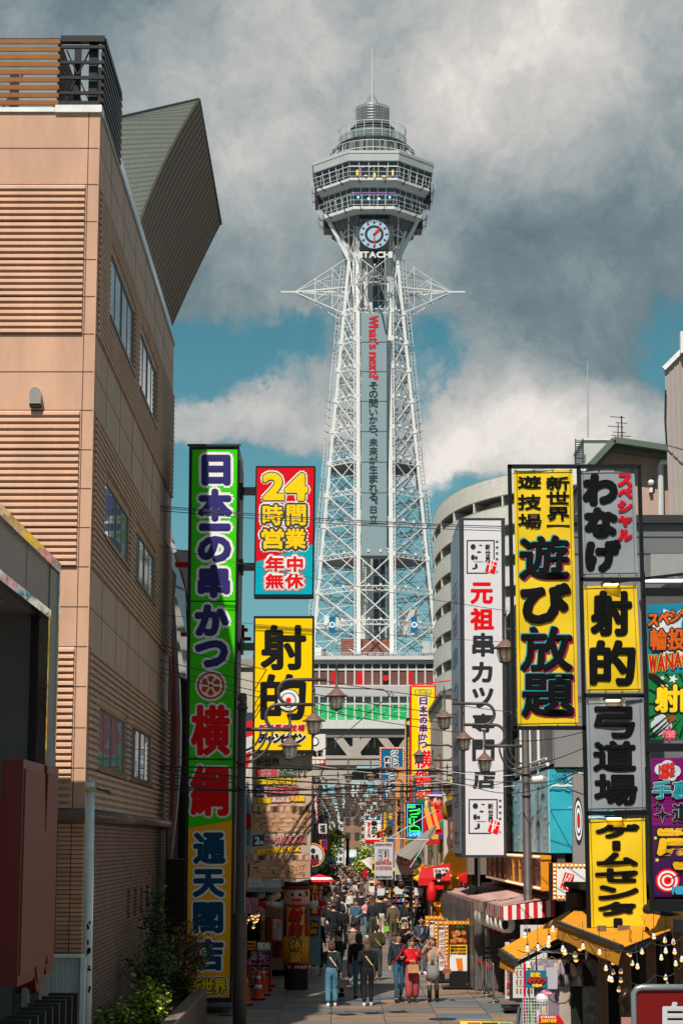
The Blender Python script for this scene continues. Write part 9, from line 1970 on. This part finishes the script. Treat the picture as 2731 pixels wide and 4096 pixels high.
poster('sign_board', 'orange-framed menu board among the crowd left of the goods stand', 1474, 3522, 1498, 3570, 84, C((222, 218, 210)), [('酒', .2, 12, [(INK, .8)])], BO)
t = thing('vertical_flag', 'small red upright flag above the crowd left of the white hanging banner', 'flag', P(1455, 3540, 130)); mb = MB(); px_box(mb, 1450, 3476, 1468, 3512, 130, .02, C((180, 24, 36), .7)); mb.tube([P(1450, 3560, 130), P(1450, 3474, 130)], .02, BLK, 4); mb.build('cloth', t)
t = thing('vertical_flag', 'small yellow flag with black print right of the pale sagging canopy', 'flag', P(1490, 3500, 100)); mb = MB(); px_box(mb, 1486, 3444, 1500, 3492, 100, .02, C((230, 190, 30), .7)); px_box(mb, 1489, 3454, 1497, 3480, 99.98, .01, INK); mb.build('cloth', t)
TRW = C((206, 210, 208), .35)
def truck(label, px, py, w, h, cabh, X=None):
 g = G(px, py); t = thing('delivery_truck', label, 'truck', (g.x, g.y, 0), 'trucks at the far end'); x, y = g.x, g.y
 mb = MB(); mb.box(x - w / 2, x + w / 2, y + 1.7, y + 6.5, .7, h, TRW); mb.build('cargo_box', t)
 mb = MB(); mb.hexa([Vector(v) for v in ((x - w * .46, y, .45), (x + w * .46, y, .45), (x + w * .44, y + .25, cabh), (x - w * .44, y + .25, cabh), (x - w * .46, y + 1.6, .45), (x + w * .46, y + 1.6, .45), (x + w * .44, y + 1.6, cabh), (x - w * .44, y + 1.6, cabh))], TRW); mb.box(x - w * .42, x + w * .42, y - .06, y, .75, .95, C((120, 124, 124))); cb_ = mb.build('cab', t)
 mb = MB(); mb.hexa([Vector(v) for v in ((x - w * .42, y + .03, 1.35), (x + w * .42, y + .03, 1.35), (x + w * .41, y + .2, cabh - .15), (x - w * .41, y + .2, cabh - .15), (x - w * .42, y + .1, 1.35), (x + w * .42, y + .1, 1.35), (x + w * .41, y + .26, cabh - .15), (x - w * .41, y + .26, cabh - .15))], BGL); mb.build('windscreen', cb_)
 for s_ in (-1, 1):
  mb = MB(); mb.box(x + s_ * w * .34 - .12, x + s_ * w * .34 + .12, y - .08, y, .72, .9, C((240, 238, 226), .2)); mb.build('headlight', cb_)
  for dy in (.8, 5): mb = MB(); mb.tube([(x + s_ * w * .44, y + dy, .42), (x + s_ * w * .30, y + dy, .42)], .42, INK, 14); mb.build('wheel', t)
truck('smaller white delivery truck facing the viewer beyond the crowd', 1404, 3492, 1.9, 3.2, 2.3); truck('larger white box truck right of the smaller one beyond the crowd', 1462, 3500, 2.3, 3.4, 2.6)
def car(label, px, py, c_):
 g = G(px, py); t = thing('parked_car', label, 'car', (g.x, g.y, 0), 'cars at the far end'); x, y = g.x, g.y; m_ = C(c_, .25); mb = MB()
 mb.prism([(x - .8, y, .35), (x + .8, y, .35), (x + .82, y, .9), (x - .82, y, .9)], (0, 4, 0), m_); mb.hexa([Vector(v) for v in ((x - .76, y + .7, .9), (x + .76, y + .7, .9), (x + .62, y + 1.3, 1.5), (x - .62, y + 1.3, 1.5), (x - .76, y + 3.9, .9), (x + .76, y + 3.9, .9), (x + .62, y + 3.4, 1.5), (x - .62, y + 3.4, 1.5))], m_); mb.build('body', t)
 mb = MB(); mb.hexa([Vector(v) for v in ((x - .68, y + .72, .95), (x + .68, y + .72, .95), (x + .57, y + 1.24, 1.45), (x - .57, y + 1.24, 1.45), (x - .68, y + .78, .95), (x + .68, y + .78, .95), (x + .57, y + 1.3, 1.45), (x - .57, y + 1.3, 1.45))], BGL); mb.build('windscreen', t)
 for s_ in (-1, 1):
  mb = MB(); mb.box(x + s_ * .6 - .14, x + s_ * .6 + .14, y - .03, y, .62, .76, C((236, 232, 220), .2)); mb.build('headlight', t)
  for dy in (.7, 3.2): mb = MB(); mb.tube([(x + s_ * .8, y + dy, .3), (x + s_ * .62, y + dy, .3)], .3, INK, 14); mb.build('wheel', t)
car('dark teal car facing the viewer at the far left of the street', 1328, 3476, (30, 54, 58)); car('grey car at the left kerb beyond the tower arch', 1296, 3484, (70, 74, 78))
